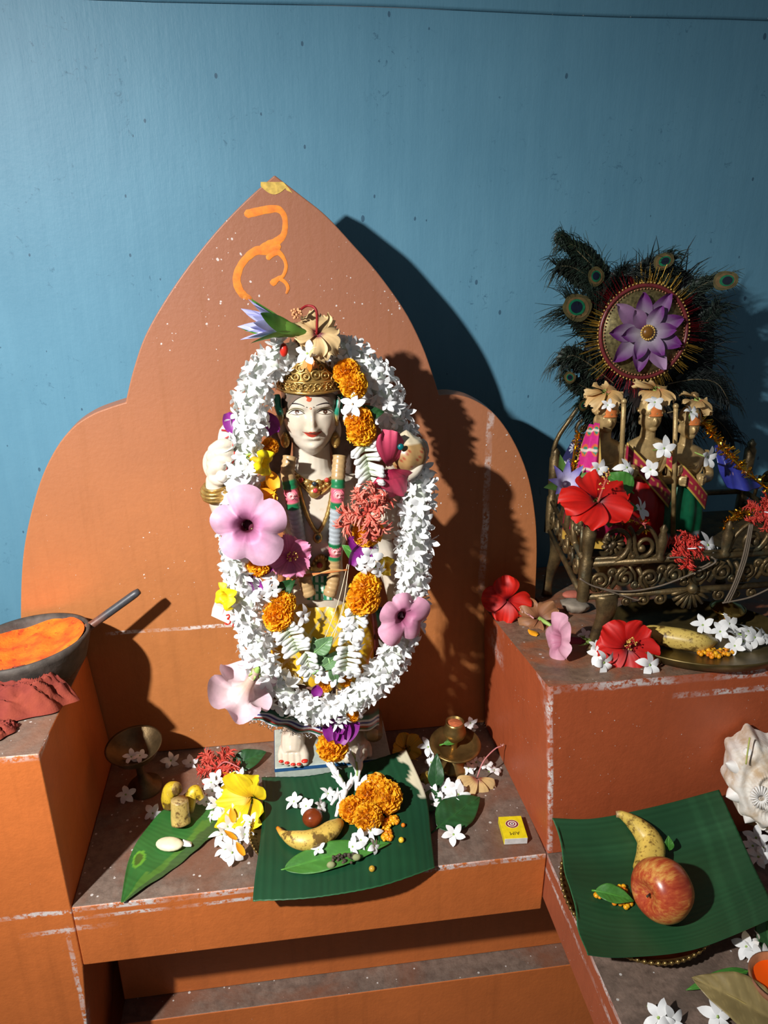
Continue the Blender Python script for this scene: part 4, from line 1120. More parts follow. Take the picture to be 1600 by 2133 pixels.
# ---- the second garland: marigolds, white buds, purple petals and leaves on a string
mg = thing('marigold_garland', 'orange marigold garland with bundles of white buds and purple petals hanging over the marble statue', 'garland', P(692, 1545, .915))
MI = mg.matrix_world.inverted()
def mari(px, py, y, r, dirn=(0, -1, .3), k=0, parent=None, inv=None, roll=0):
    o = link('marigold', MARI[k % 4], parent or mg); o.matrix_local = (inv or MI) @ Matrix.Translation(P(px, py, y)) @ look(dirn, roll + k).to_4x4() @ Matrix.Scale(r / .022, 4); return o
sr = MB()
for path in ([(722, 745, .96), (724, 790, .95), (735, 845, .945), (752, 900, .94), (766, 970, .935), (772, 1040, .93), (768, 1110, .925), (764, 1170, .92), (757, 1240, .918), (742, 1310, .912), (728, 1380, .908), (690, 1410, .91), (650, 1395, .91), (620, 1340, .912), (586, 1280, .915), (562, 1220, .925), (545, 1165, .93), (548, 1100, .94), (556, 1020, .95), (560, 950, .955), (566, 880, .965)], [(700, 1405, .905), (702, 1480, .900), (694, 1560, .915)]):
    sr.tube(cat_rom([P(*p_) for p_ in path], 80), .0012, 5, col=lin(186, 160, 120))
sr.build('garland_string', M_VCM, mg, M=MI)
for i, (x, y, dp, r, dr) in enumerate([
    (722, 776, .945, 26, (-.1, -1, .5)), (737, 802, .935, 27, (.1, -1, .3)), (748, 876, .930, 28, (0, -1, .5)), (753, 900, .926, 28, (.1, -1, -.1)),
    (766, 1108, .915, 29, (.1, -1, .2)), (762, 1222, .908, 28, (0, -1, .5)), (756, 1248, .905, 32, (.1, -1, 0)),
    (552, 1146, .920, 27, (0, -1, .5)), (540, 1178, .915, 23, (-.2, -1, -.2)), (588, 1258, .913, 27, (.2, -1, .7)), (580, 1285, .907, 30, (-.1, -1, -.1)),
    (690, 1536, .903, 23, (-.1, -1, .4)), (693, 1556, .899, 29, (0, -1, -.1)), (560, 1015, .945, 16, (0, -1, 0)), (562, 930, .955, 17, (0, -1, 0)), (563, 1035, .943, 14, (.3, -1, 0)),
    (735, 1490, .900, 14, (0, -1, .2)), (680, 1427, .915, 14, (0, -1, .4)), (720, 1418, .915, 12, (0, -1, .4))]):
    s = (P(x + r, y, dp) - P(x, y, dp)).length; mari(x, y, dp, s, dr, i, roll=i * 1.3)
# bundles of slender white buds laid crosswise
def buds(path, n, half, rad, seed, tilt=.25):
    qq = random.Random(seed); C = cat_rom([P(*p_) for p_ in path], n); mb = MB()
    for i, c in enumerate(C):
        tg = (C[min(n - 1, i + 1)] - C[max(0, i - 1)]).normalized(); sd = tg.cross(V((0, -1, 0))).normalized()
        for s in (-1, 1):
            a = qq.uniform(-.25, .25); d = (sd * s + tg * (a + tilt) + V((0, -.35, 0))).normalized(); L = half * qq.uniform(.8, 1.15)
            p0 = c + V((0, qq.uniform(-.004, .001), 0)); bend = V((0, -.004, -.002)) * qq.uniform(0, 1.5)
            mb.tube([p0, p0 + d * L * .5 + bend * .3, p0 + d * L * .85 + bend * .6, p0 + d * L + bend], [rad * .6, rad * .8, rad * 1.15, rad * .5], 7, col=[(.72, .80, .60), (.84, .87, .76), (.88, .88, .86), (.88, .88, .86)])
    return mb.build('white_bud_bundle', M_PETAL, mg, M=MI)
buds([(755, 925, .928), (766, 960, .924), (770, 990, .92), (776, 1030, .918)], 15, .0195, .0034, 1)
buds([(742, 1262, .905), (738, 1290, .902), (726, 1330, .902)], 9, .0165, .0034, 2)
buds([(725, 1345, .903), (722, 1368, .900), (720, 1395, .898)], 8, .0180, .0034, 3, -.2)
buds([(596, 1308, .903), (612, 1330, .901), (622, 1352, .900)], 8, .0205, .0038, 4, -.1)
buds([(636, 1358, .901), (644, 1378, .900), (650, 1398, .900)], 7, .0150, .0034, 5, .3)
for k_, (px, py, dp, nr, s) in enumerate([(735, 842, .922, (-.2, -1, .3), 1.0), (728, 866, .925, (-.5, -1, -.2), .8), (718, 752, .95, (.1, -1, .7), .7), (772, 1158, .905, (.3, -1, .3), 1.15), (760, 1182, .903, (-.3, -1, -.3), 1.1), (790, 1185, .910, (.6, -1, -.2), .95), (540, 1222, .912, (-.2, -1, .2), 1.1), (550, 1245, .908, (.1, -1, -.4), 1.05), (565, 1205, .912, (.5, -1, .6), .9), (632, 1283, .906, (.7, -1, .1), .95), (735, 1315, .895, (.3, -1, .3), 1.1), (745, 1345, .896, (.4, -1, -.2), 1.0), (722, 1300, .897, (-.4, -1, 0), .9), (640, 1392, .894, (0, -1, -.4), .95), (700, 1410, .897, (.1, -1, 0), 1.0), (670, 1408, .897, (-.3, -1, .2), .9), (736, 1400, .897, (.4, -1, -.3), .9), (568, 1230, .905, (.2, -1, .1), .8)]):
    o = link('white_flower', JAS[k_ % 7][0], mg); o.matrix_local = MI @ Matrix.Translation(P(px, py, dp)) @ look(nr, k_ * 1.1).to_4x4() @ Matrix.Scale(s, 4)
M_PURP = plain('purple_petal', lin(132, 34, 130), 0.5, var=0.25, vs=80, trans=.15)
def petal_strip(px, py, dp, L, W, ang, nr, par=None, inv=None, mat=None, name='purple_petal', curl=.4):
    mb = MB(); Mx = Matrix.Translation(P(px, py, dp)) @ look(nr, ang).to_4x4()
    mb.grid(lambda u, v: V(((v - .5) * 2 * W * sin(pi * (.12 + .80 * u)) ** .7, L * (u - .5), curl * W * ((v - .5) * 2) ** 2 + .25 * L * (u - .5) ** 2)), 10, 7, M=(inv or MI) @ Mx)
    return mb.build(name, mat or M_PURP, par or mg)
for a in [(748, 1140, .912, .040, .010, .7, (0, -1, .2)), (742, 1152, .909, .034, .009, -.5, (.2, -1, 0)), (760, 1130, .912, .03, .008, 1.3, (0, -1, .4)),
          (530, 1212, .915, .034, .010, .5, (-.3, -1, 0)), (520, 1222, .912, .030, .009, .2, (-.6, -1, 0)), (550, 1185, .913, .030, .008, -1.2, (0, -1, .3)),
          (690, 1518, .895, .032, .012, .2, (-.2, -1, .3)), (712, 1524, .892, .034, .013, -.3, (.1, -1, .2)), (730, 1520, .894, .030, .011, -.7, (.4, -1, .2)), (700, 1508, .897, .03, .011, .9, (0, -1, .5)),
          (484, 880, .945, .026, .011, .4, (-.3, -1, .2)), (562, 880, .96, .03, .012, .4, (0, -1, 0)), (660, 1438, .885, .016, .008, 0, (0, -1, .2))]:
    petal_strip(*a)
def gleaf(px, py, dp, L, W, tx, ty, nr=(0, -1, .3), mat=M_LEAFP):
    d = P(px + tx, py + ty, dp) - P(px, py, dp); z = V(nr).normalized(); yv = (d - z * d.dot(z)).normalized(); x = yv.cross(z)
    o = leaf_mb(L, W, seed=int(px)).build('leaf', mat, mg, thick=.0004); o.matrix_local = MI @ Matrix.Translation(P(px, py, dp)) @ Matrix((x, yv, z)).transposed().to_4x4()
gleaf(676, 1400, .897, .052, .015, -20, -60); gleaf(668, 1394, .892, .046, .011, 40, -25, (.2, -1, .4)); gleaf(690, 1388, .895, .034, .008, 10, 30, (.2, -1, 0)); gleaf(655, 1360, .896, .034, .013, 25, -22, (-.2, -1, .2))
gleaf(560, 1250, .913, .045, .013, 40, -28, (.1, -1, .3), M_LEAFD); gleaf(770, 1175, .918, .045, .012, -30, -20, (0, -1, .3), M_LEAF); gleaf(735, 866, .93, .040, .012, 40, -5, (0, -1, .3), M_LEAFD); gleaf(600, 1225, .925, .04, .012, -35, 12, (0, -1, .3), M_LEAFD)
# loose threads down the front of the skirt
e = MB()
for a, b2 in (((724, 1175), (668, 1350)), ((727, 1175), (690, 1345)), ((722, 1240), (684, 1335))):
    e.tube(cat_rom([P(a[0], a[1], .925), P((a[0] + b2[0]) / 2 + 6, (a[1] + b2[1]) / 2, .908), P(b2[0], b2[1], .900)], 14), .0006, 4, col=lin(224, 206, 176))
e.build('loose_thread', M_VCM, mg, M=MI)
# sacred orange thread tied round the waist
e = MB()
for k in range(6):
    e.tube(cat_rom([P(588 + k, 1218 - k * 3, .935), P(615, 1205 - k, .922), P(645, 1196 + k, .920), P(690, 1192 - k, .918), P(724, 1186 + k * .6, .922)], 24), .0009, 5, col=lerpc(lin(200, 110, 50), lin(190, 150, 90), k / 5))
o = e.build('waist_thread', M_VCM); tag(o, 'thin orange and gold threads tied round the waist of the marble statue', 'thread')

# ---- single flowers pushed into the garlands
PK = dict(rim=lin(220, 174, 198), mid=lin(194, 122, 162), throat=lin(96, 26, 50))
def bloom(name, label, cat, px, py, y, nr, roll=0.0, group=None): return thing(name, label, cat, P(px, py, y), look(nr, roll), group)
t_ = bloom('trumpet_flower', 'large pale mauve trumpet flower with dark throat on the left side of the white garland', 'flower', 512, 1098, .884, (-.10, -1, .30), .35)
trumpet_mb(.050, .036, seed=3, ruff=.06, **PK).build('corolla', M_PETAL, t_); calyx_mb(z0=-.036, tip=.006).build('calyx', M_GREENBIT, t_)
t_ = bloom('trumpet_flower', 'small mauve trumpet flower with separate petals on the right side of the white garland', 'flower', 842, 1286, .886, (.25, -1, .25), .2)
trumpet_mb(.037, .032, seed=8, ruff=.05, rim=lin(218, 156, 180), mid=lin(192, 116, 150), throat=lin(116, 24, 64)).build('corolla', M_PETAL, t_); calyx_mb(z0=-.032, tip=.006).build('calyx', M_GREENBIT, t_)
t_ = bloom('trumpet_flower', 'faded pink trumpet flower hanging upside down at the lower left of the white garland', 'flower', 508, 1442, .876, (-.38, .38, -.84), .5)
trumpet_mb(.048, .055, seed=5, ruff=.14, rim=lin(226, 190, 200), mid=lin(232, 206, 206), throat=lin(226, 190, 170), close=.05).build('corolla', M_PETAL, t_); calyx_mb(z0=-.055, tip=.008).build('calyx', M_GREENBIT, t_)
def small_bell(t_, R0, depth, rim, mid, thr, seed, lobes=5, close=.25, ruff=.12):
    trumpet_mb(R0, depth, rim, mid, thr, seed, ruff, lobes, 1.0, close).build('corolla', M_PETAL, t_); calyx_mb(.008, .004, -depth, .006).build('calyx', M_GREENBIT, t_)
YL = (lin(250, 226, 20), lin(240, 208, 12), lin(196, 160, 10))
t_ = bloom('yellow_flower', 'crumpled yellow bell flower lying on the white garland beside the necklace', 'flower', 552, 964, .905, (.75, -.62, -.1), .4); small_bell(t_, .026, .030, *YL, 1, 4, .42, .16)
t_ = bloom('yellow_flower', 'yellow flower poking out of the white garland above the lettered scroll', 'flower', 468, 1244, .900, (-.75, -.65, .15), .9); small_bell(t_, .024, .028, *YL, 2, 5, .30, .2)
t_ = bloom('yellow_flower', 'small yellow flower half hidden behind the orange marigolds beside the green bangle', 'flower', 806, 1180, .93, (.8, -.6, .3), .3); small_bell(t_, .022, .026, lin(236, 200, 30), lin(220, 170, 20), lin(180, 130, 10), 3, 4, .4, .16)
for i_, (px, py, nr) in enumerate([(566, 1000, (.3, -1, .2)), (552, 1030, (.1, -1, .2)), (558, 1045, (.5, -1, 0))]):
    o = petal_strip(px, py, .918, .024, .009, .3 + i_, nr, None, Matrix.Identity(4), plain('marigold_scrap' + 'abc'[i_], lin(238, 160, 20), .6), 'yellow_petal'); o.parent = None
    tag(o, ('broken yellow petal below the yellow bell flower, topmost of the three', 'broken yellow petal stuck beside the white garland, middle one of three', 'broken yellow petal above the mauve trumpet flower, lowest of the three')[i_], 'petal', 'yellow petal scraps beside the necklace')
t_ = bloom('hibiscus_flower', 'long crimson pink hibiscus flower tucked between the white garland and the round pot', 'flower', 809, 975, .914, (.35, -1, .0), 0)
hibiscus_parts(t_, .050, lin(214, 62, 96), lin(222, 84, 116), lin(150, 20, 60), 4, cup=.1, ruff=.10, petals=3, column=False, angles=[1.35, -1.45, -1.05], curl=.45)
t_ = bloom('hibiscus_flower', 'rose pink hibiscus flower pressed against the painted rope at the statue waist', 'flower', 602, 1160, .912, (.1, -1, .2), .4)
hibiscus_parts(t_, .031, lin(214, 110, 156), lin(226, 140, 176), lin(170, 50, 110), 6, cup=.25, ruff=.16, fringe=.1, colL=.5, col_c=lin(200, 80, 120))
t_ = bloom('fringed_flower', 'coral red fringed hibiscus flower hanging on the marigold garland below the crimson one', 'flower', 765, 1068, .896, (.05, -1, .2), .2)
fringed_mb(.034, lin(222, 92, 76), lin(244, 152, 130), 2, 7).build('petals', M_PETAL, t_)
mb = MB(); mb.tube(cat_rom([V((0, 0, 0)), V((.004, -.012, .012)), V((.006, -.028, .018))], 8), .0011, 5, col=lin(216, 110, 90)); mb.build('stamen_column', M_PETAL, t_)
# wilted peach hibiscus on top of the crown
t_ = bloom('wilted_hibiscus', 'wilted peach hibiscus flower with dark red throat lying on top of the gold crown', 'flower', 660, 697, .938, (.05, -.80, .62), .2)
hibiscus_parts(t_, .035, lin(226, 190, 134), lin(232, 200, 146), lin(110, 18, 40), 9, cup=.25, ruff=.20, fringe=.18, angles=[.55, 1.3, 2.75, 4.2, 5.1], column=False, curl=.3)
mb = MB(); C = cat_rom([V((0, 0, 0)), V((.004, .020, .020)), V((-.004, .030, .018)), V((-.018, .024, .018))], 16); mb.tube(C, .0016, 6, col=lin(150, 24, 30))
for i_ in range(20): mb.ball(C[-1] + V((R.uniform(-.006, .006), R.uniform(-.006, .006), R.uniform(-.004, .006))), .0018, 5, col=lin(224, 160, 110))
mb.build('stamen_column', M_PETAL, t_)
# water lily: pointed lilac petals held by green sepals, lying on its side
t_ = bloom('water_lily', 'lilac water lily with green sepals lying sideways on top of the crown', 'flower', 610, 688, .935, (-1, -.40, .30), 0)
def spear(t_, L, W, base_r, a, open_, c0, c1, nm, mat, curl=.1, n=12):
    mb = MB(); dr = V((cos(a), sin(a), 0)); tn = V((-sin(a), cos(a), 0))
    def fn(u, v):
        s = (v - .5) * 2; w = W * (sin(pi * min(1, .10 + .9 * u) ** .9) ** .8 if u < .999 else .02)
        r = base_r + open_ * L * u + curl * L * u * u * (1 if u > .5 else .6)
        return (dr * (r - .35 * w * s * s) + tn * (w * s) + V((0, 0, L * u)), lerpc(c0, c1, u * 1.2))
    mb.grid(fn, n, 7); mb.build(nm, mat, t_)
LIL0, LIL1 = lin(232, 226, 236), lin(196, 198, 244)
for k in range(4): spear(t_, .054, .0105, .006, k * pi / 2 + .45, .27, lin(140, 186, 80), lin(78, 146, 46), 'sepal', M_PETAL, .12)
for k in range(7): spear(t_, .060, .0078, .005, k * 2 * pi / 7, .26, LIL0, LIL1, 'petal', M_PETAL, .06)
for k in range(6): spear(t_, .057, .0070, .003, k * 2 * pi / 6 + .5, .14, LIL0, LIL1, 'petal', M_PETAL, .03)
mb = MB(); mb.lathe([(.002, -.022), (.0045, -.014), (.006, -.006), (.0085, 0), (.010, .010), (.0105, .018)], 14, col=lin(120, 168, 66)); mb.build('calyx', M_PETAL, t_)
mb = MB(); mb.ball((0, 0, 0), .0065, 10, sc=(.8, .8, 1.3)); o = mb.build('red_bud', M_RED); o.location = P(591, 729, .937); tag(o, 'tiny red berry sitting between the crown and the top of the white garland', 'berry')
jasmine(P(640, 736, .925), (-.4, -1, .3), 'single white flower stuck on the crown peak under the wilted hibiscus', None, 3, 1.0)
# ================================================================ offerings on the shelf
M_BRASS = plain('worn_brass', lin(150, 122, 72), 0.34, 0.85, var=0.35, vs=45, bmp=0.25, bs=180)
M_BRASSD = plain('tarnished_brass', lin(96, 78, 52), 0.45, 0.75, var=0.4, vs=50, bmp=0.4, bs=200)
def bvh_of(o):
    dg = bpy.context.evaluated_depsgraph_get(); dg.update(); return BVHTree.FromObject(o.evaluated_get(dg), dg)
def drop(bvh, px, py, lift=0.0, z=0.0):
    """the spot on a surface seen through this pixel, raised by lift"""
    h = bvh.ray_cast(CAM, ray(px, py).normalized()) if bvh else (None,)
    p = h[0] if h[0] is not None else at_z(px, py, z)
    return p + V((0, 0, lift))

def plate(name, label, c, r, depth, beads=0, mat=None, base_r=.7, rimw=.004, tilt=None, cat='plate'):
    t_ = thing(name, label, cat, c, tilt)
    mb = MB(); mb.lathe([(0, .0015), (r * base_r, .0015), (r * .86, depth * .35), (r * .97, depth), (r * 1.0, depth + .001), (r * 1.0, depth - .0012), (r * .985, depth - .002), (r * .88, depth * .25), (r * base_r, 0), (0, 0)], 72)
    mb.build('dish', mat or M_BRASS, t_)
    if beads:
        mb = MB()
        for i in range(beads):
            a = 2 * pi * i / beads; mb.ball((r * .985 * cos(a), r * .985 * sin(a), depth + .0005), rimw, 7)
        mb.build('beaded_rim', mat or M_BRASS, t_)
    return t_
c = at_z(624, 1748, 0.0); c.z = .0006; c.y = max(c.y, .878)
plate('brass_plate', 'small beaded brass plate under the square banana leaf before the statue', c, .072, .016, 70, rimw=.0022)

def mat_banana_leaf(name, dark, light, edge):
    m, t, b = nt(name)
    co = nd(t, 'ShaderNodeTexCoord').outputs['Object']
    c = mixc(t, ramp(t, noise_tex(t, co, 9, 4), [(0.3, 0), (0.7, 1)]), dark, light)
    c = mixc(t, 1.0, c, nd(t, 'ShaderNodeVertexColor', layer_name='Col').outputs[0], 'MULTIPLY')
    t.links.new(c, b.inputs['Base Color']); b.inputs['Roughness'].default_value = 0.38
    b.inputs['Specular IOR Level'].default_value = 0.35
    bump(t, b, noise_tex(t, co, 180, 3), 0.12, 0.001); return m
M_BLEAF = mat_banana_leaf('banana_leaf', lin(22, 62, 40), lin(32, 78, 48), None)
M_BLEAF2 = mat_banana_leaf('banana_leaf_deep', lin(30, 66, 40), lin(42, 82, 50), None)
def sheet(name, label, rows, mat, nu=44, nv=56, ribs=34, rib_axis=1, colfn=None, cat='banana leaf', amp=.0004, wobble=None):
    G = sheet_pts(rows, nu, nv); mb = MB()
    def fn(u, v):
        i, j = int(round(u * (nu - 1))), int(round(v * (nv - 1))); p = G[i][j].copy(); w = v if rib_axis else u
        s = sin(w * ribs * 2 * pi + 1.5 * sin(w * 9)); p.z += amp * s
        if wobble: p += wobble(u, v)
        k = .90 + .10 * s + .10 * (sin(w * 7) > .97)
        c = (k, k, k)
        if colfn: c = colfn(u, v, c)
        return (p, c)
    mb.grid(fn, nu, nv); o = mb.build(name, mat, thick=.0006); tag(o, label, cat); return o
def leaf1_col(u, v, c):
    if u > .985: return (2.6, 2.0, 1.8)
    if v > .955 - .05 * sin(u * 20) ** 2 and u < .36: return (58, 9.5, 16)
    return c
def lw1(u, v): return V((.004 * sin(u * 5) * (1 if v < .02 else 0), 0, .0012 * sin(v * 8 + u * 3)))
bl = sheet('banana_leaf', 'square cut of dark green banana leaf before the statue holding the ripe banana and marigolds',
    [[(545, 1619, .028), (640, 1617, .030), (745, 1592, .047), (846, 1563, .053)], [(541, 1700, .023), (660, 1690, .022), (770, 1668, .028), (886, 1655, .032)],
     [(538, 1790, .022), (665, 1785, .020), (785, 1758, .020), (898, 1738, .016)], [(533, 1877, .012), (665, 1868, .016), (790, 1848, .014), (906, 1806, .008)]], M_BLEAF, colfn=leaf1_col, wobble=lw1)
B1 = bvh_of(bl)
bn = [(579, 1719, .006), (590, 1736, .010), (612, 1750, .0135), (640, 1755, .0145), (668, 1748, .0145), (692, 1731, .014), (706, 1714, .009), (710, 1706, .004)]
banana('ripe_banana', 'spotted yellow banana lying across the banana leaf in front of the statue', [drop(B1, x, y + 12, z_) for x, y, z_ in bn], [.0028, .0052, .0112, .0138, .0142, .0130, .0080, .0030], stem_c=lin(222, 132, 22), body=lin(226, 190, 90))
for i, (x, y, r, d, lb_) in enumerate([(734, 1694, 27, (-.5, -.6, .6), 'marigold head nearest the banana on the square banana leaf'), (766, 1712, 29, (.1, -.8, .5), 'marigold head lowest of the loose cluster, above the boondi sweets'), (784, 1652, 30, (0, -.5, .9), 'marigold head at the top of the loose cluster on the square leaf'), (806, 1672, 33, (.4, -.6, .6), 'largest marigold head at the outer side of the loose cluster on the leaf'), (768, 1668, 27, (-.1, -.6, .9), 'marigold head in the middle of the loose cluster, mostly covered by its neighbours')]):
    p = drop(B1, x, y + 12); s = r * .00066; t_ = thing('marigold_flower', 'loose orange ' + lb_, 'flower', p + V((0, 0, s * (1.0 if i != 4 else 1.3))), look(d, i * 1.7), 'loose marigold heads on the square banana leaf')
    o = link('florets', MARI[i % 4], t_); o.matrix_local = Matrix.Scale(s / .022, 4)
    mb = MB(); mb.lathe([(.001, -s * 1.25), (s * .30, -s * 1.0), (s * .42, -s * .6)], 10); mb.build('calyx', M_DARKGREEN, t_)
mb = MB(); mb.ball((0, 0, 0), .0145, 18, sc=(1.05, 1, .9)); o = mb.build('brown_sweet', plain('syrup_sweet', lin(120, 52, 22), 0.18, var=.3, vs=60, bmp=.3, bs=150)); o.location = drop(B1, 652, 1718, .013)
tag(o, 'shiny brown round milk sweet behind the banana on the square leaf', 'sweet')
M_BOON = plain('boondi', (1, 1, 1), 0.25, var=.15, vs=200, vcol=True, sss=.1)
def boondi(name, label, bvh, spots, n, r, seed, z=0.0):
    q = random.Random(seed); mb = MB()
    for i in range(n):
        x, y, sx_, sy_ = spots[i % len(spots)]; a = q.uniform(0, 6.28); k = sqrt(q.random())
        p = drop(bvh, x + sx_ * k * cos(a), y + sy_ * k * sin(a), r * q.uniform(.7, 2.4 - 1.4 * k), z); c = lerpc(lin(236, 176, 30), lin(222, 116, 24), q.random() ** 1.5)
        mb.ball(p, r * q.uniform(.75, 1.1), 7, col=c, sc=(1, 1, q.uniform(.8, 1.1)))
    return tag(mb.build(name, M_BOON), label, 'sweet', kind='stuff')
boondi('boondi_sweet', 'small heap of orange boondi sweet grains beside the marigolds', B1, [(808, 1722, 17, 22), (806, 1745, 10, 10), (822, 1712, 8, 8)], 90, .0032, 3)
for i, (x, y, lb_) in enumerate([(840, 1718, 'orange boondi grain to the side of the heap'), (836, 1749, 'yellow boondi grain below the heap'), (775, 1809, 'dull yellow boondi grain beside the small leaf tip')]):
    mb = MB(); mb.ball((0, 0, 0), (.0032, .0042, .0044)[i], 9, col=(lin(222, 120, 24), lin(230, 190, 50), lin(190, 150, 50))[i]); o = mb.build('boondi_grain', M_BOON); o.location = drop(B1, x, y + 4, .003); tag(o, 'single ' + lb_, 'sweet', 'loose boondi grains')
p0, p1 = drop(B1, 592, 1812, .004), drop(B1, 812, 1762, .006)
lf = leaf('green_leaf', 'small bright green leaf holding dark herbs and pods on the square banana leaf', p0, p1 - p0, (0, -.25, 1), (p1 - p0).length, .022, M_LEAF, seed=4, stem=.018, fold=.15, droop=.10)
mb = MB(); q = random.Random(9)
for i in range(22): mb.ball(drop(B1, 715 + q.uniform(-22, 22), 1797 + q.uniform(-9, 9), .006 + q.uniform(0, .004)), q.uniform(.0016, .0032), 6, col=lerpc(lin(50, 40, 30), lin(92, 78, 60), q.random()))
tag(mb.build('dark_herbs', M_VCM), 'pinch of dark dried herbs on the small green leaf', 'herbs', kind='stuff')
for i, (x, y, lb_) in enumerate([(690, 1806, 'on the stem side of the dark herbs'), (743, 1790, 'on the tip side of the dark herbs')]):
    mb = MB(); mb.ball((0, 0, 0), .0055, 12, sc=(1.1, .8, .9), col=lin(146, 150, 104)); o = mb.build('seed_pod', M_VCM); o.location = drop(B1, x, y + 6, .009); tag(o, 'pale green seed pod ' + lb_, 'seed')
for i, (x, y, nr, s) in enumerate([(613, 1680, (-.6, -.2, .8), .95), (638, 1690, (-.2, -.5, .8), .9), (684, 1664, (.1, -.6, .8), .85), (668, 1690, (.5, -.2, .8), .8)]):
    jasmine(drop(B1, x, y, .010), nr, 'white flower behind the banana beside the brown sweet on the square leaf', 'white flowers behind the banana', i, s)
for i, (x, y, nr, s) in enumerate([(772, 1742, (0, -.5, .9), 1.1), (752, 1762, (-.4, -.5, .8), 1.0), (735, 1776, (-.3, -.6, .8), 1.0), (780, 1775, (.4, -.5, .6), .8), (664, 1782, (-.2, -.4, .8), .7)]):
    jasmine(drop(B1, x, y, .011), nr, 'white flower resting on the small green leaf with herbs', 'white flowers on the small leaf', i + 2, s)
jasmine(drop(B1, 757, 1672, .03), (-.5, -.6, .6), 'white flower resting on the loose marigold heads', None, 4, .95)
def spray(label, path, ends, y_fn):
    t_ = thing('tuberose_spray', label, 'flower', y_fn(*path[-1]))
    Ti = t_.matrix_world.inverted(); C = [y_fn(*p) for p in path]
    mb = MB(); mb.tube(cat_rom(C, 16), .0016, 6); mb.build('stem', M_GREENBIT, t_, M=Ti)
    for (a, b2, r) in ends:
        A, B_ = y_fn(*a), y_fn(*b2); mb = MB(); md = A.lerp(B_, .6); mb.tube(cat_rom([A, A.lerp(B_, .35), md, B_], 10), [r * .5, r * .6, r * .7, r * .75, r * .85, r, r * 1.15, r * 1.2, r * .9, r * .35], 8)
        d = (B_ - A).normalized()
        for k in range(4):
            a2 = k * pi / 2; o1 = d.orthogonal().normalized(); o2 = d.cross(o1); w = (o1 * cos(a2) + o2 * sin(a2))
            mb.tube([B_ - d * r, B_ + d * r * 1.2 + w * r * 1.6], [r * .7, r * .25], 6)
        mb.build('bud', M_WHITE, t_, M=Ti)
f1 = lambda x, y, l: drop(B1, x, y, l)
spray('white tuberose buds trailing from the hanging marigold onto the square banana leaf', [(684, 1590, .030), (700, 1625, .022), (718, 1650, .014), (712, 1680, .012)],
      [((705, 1640, .020), (670, 1598, .028), .0042), ((712, 1655, .016), (690, 1620, .028), .0045), ((720, 1660, .014), (702, 1640, .022), .0045), ((715, 1675, .012), (735, 1640, .018), .0042), ((708, 1690, .012), (722, 1660, .018), .0044), ((700, 1712, .010), (712, 1682, .014), .0042), ((690, 1690, .012), (706, 1668, .016), .0036)], f1)
spray('second white tuberose spray nearer the outer edge of the square banana leaf', [(720, 1585, .034), (742, 1612, .026), (744, 1648, .016)],
      [((735, 1610, .03), (716, 1586, .034), .004), ((742, 1622, .024), (752, 1594, .034), .0042), ((744, 1630, .022), (728, 1604, .03), .0042), ((745, 1645, .018), (752, 1612, .028), .0042), ((742, 1662, .014), (745, 1630, .020), .004)], f1)

# ---- torn strip of leaf with banana pieces, on the shadowed side
def tl_col(u, v, c):
    k = noise.noise(V((u * 5, v * 6, 2)))
    if v > .80 + .10 * k: return tuple(a * b2 for a, b2 in zip(c, (1.9, .85, 1.05)))
    if v > .66 + .14 * k: return tuple(a * b2 for a, b2 in zip(c, (2.9, 1.55, 1.0)))
    if hypot(u - .30, (v - .25) * .6) < .05: return (2.4, .9, .6)
    if hypot(u - .30, (v - .25) * .6) < .075: return (4.6, 2.6, 1.0)
    return tuple(a * b2 for a, b2 in zip(c, (1.3, 1.18, 1.0)))
tl = sheet('torn_banana_leaf', 'torn yellowing strip of banana leaf pointing off the shelf edge beside the left block',
    [[(252, 1880, .004), (255, 1880, .004), (259, 1879, .004)], [(268, 1792, .010), (300, 1812, .006), (338, 1826, .004)], [(296, 1738, .012), (350, 1765, .008), (410, 1768, .005)], [(332, 1694, .012), (398, 1712, .008), (456, 1730, .005)], [(372, 1668, .010), (424, 1676, .008), (460, 1692, .005)]],
    mat_banana_leaf('torn_leaf', lin(34, 84, 40), lin(52, 106, 52), None), nu=60, nv=40, ribs=26, amp=.0002, rib_axis=0, colfn=tl_col, wobble=lambda u, v: V((.004 * noise.noise(V((u * 9, v * 3, 0))) * (v > .9), 0, .003 * noise.noise(V((u * 4, v * 4, 5))))))
BT = bvh_of(tl)
d = lambda x, y, l=0: drop(BT, x, y, l)
YB = lin(206, 176, 86)
banana('banana_piece', 'upright cut chunk of banana with peel on the torn leaf', [d(378, 1722, .005), d(378, 1718, .016), d(379, 1716, .030), d(380, 1714, .043)], [.0135, .0135, .0130, .0125], stem_c=lin(150, 120, 70), tip_c=lin(196, 170, 110), body=lin(200, 172, 96), stem_n=2, tip_n=1, facets=4)
banana('banana_piece', 'curled yellow banana peel piece behind the upright chunk', [d(356, 1690, .008), d(357, 1686, .024), d(364, 1684, .036), d(376, 1690, .044)], [.010, .0125, .0125, .009], tip_c=lin(180, 150, 80), body=lin(200, 168, 40), stem_n=2)
banana('banana_piece', 'yellow banana peel strip arched between the chunk and the white flowers', [d(398, 1700, .006), d(402, 1690, .026), d(412, 1684, .034), d(424, 1690, .024)], [.004, .009, .009, .005], tip_c=YB, body=lin(212, 178, 40))
mb = MB(); mb.ball((0, 0, 0), .016, 16, col=lin(224, 214, 180), sc=(1.25, .72, .42)); o = mb.build('banana_slice', plain('banana_flesh', (1, 1, 1), .4, var=.12, vcol=True, vs=70)); o.location = d(354, 1766, .007); o.rotation_euler = (.1, 0, -.25)
tag(o, 'peeled cream banana slice lying on the torn leaf', 'fruit')
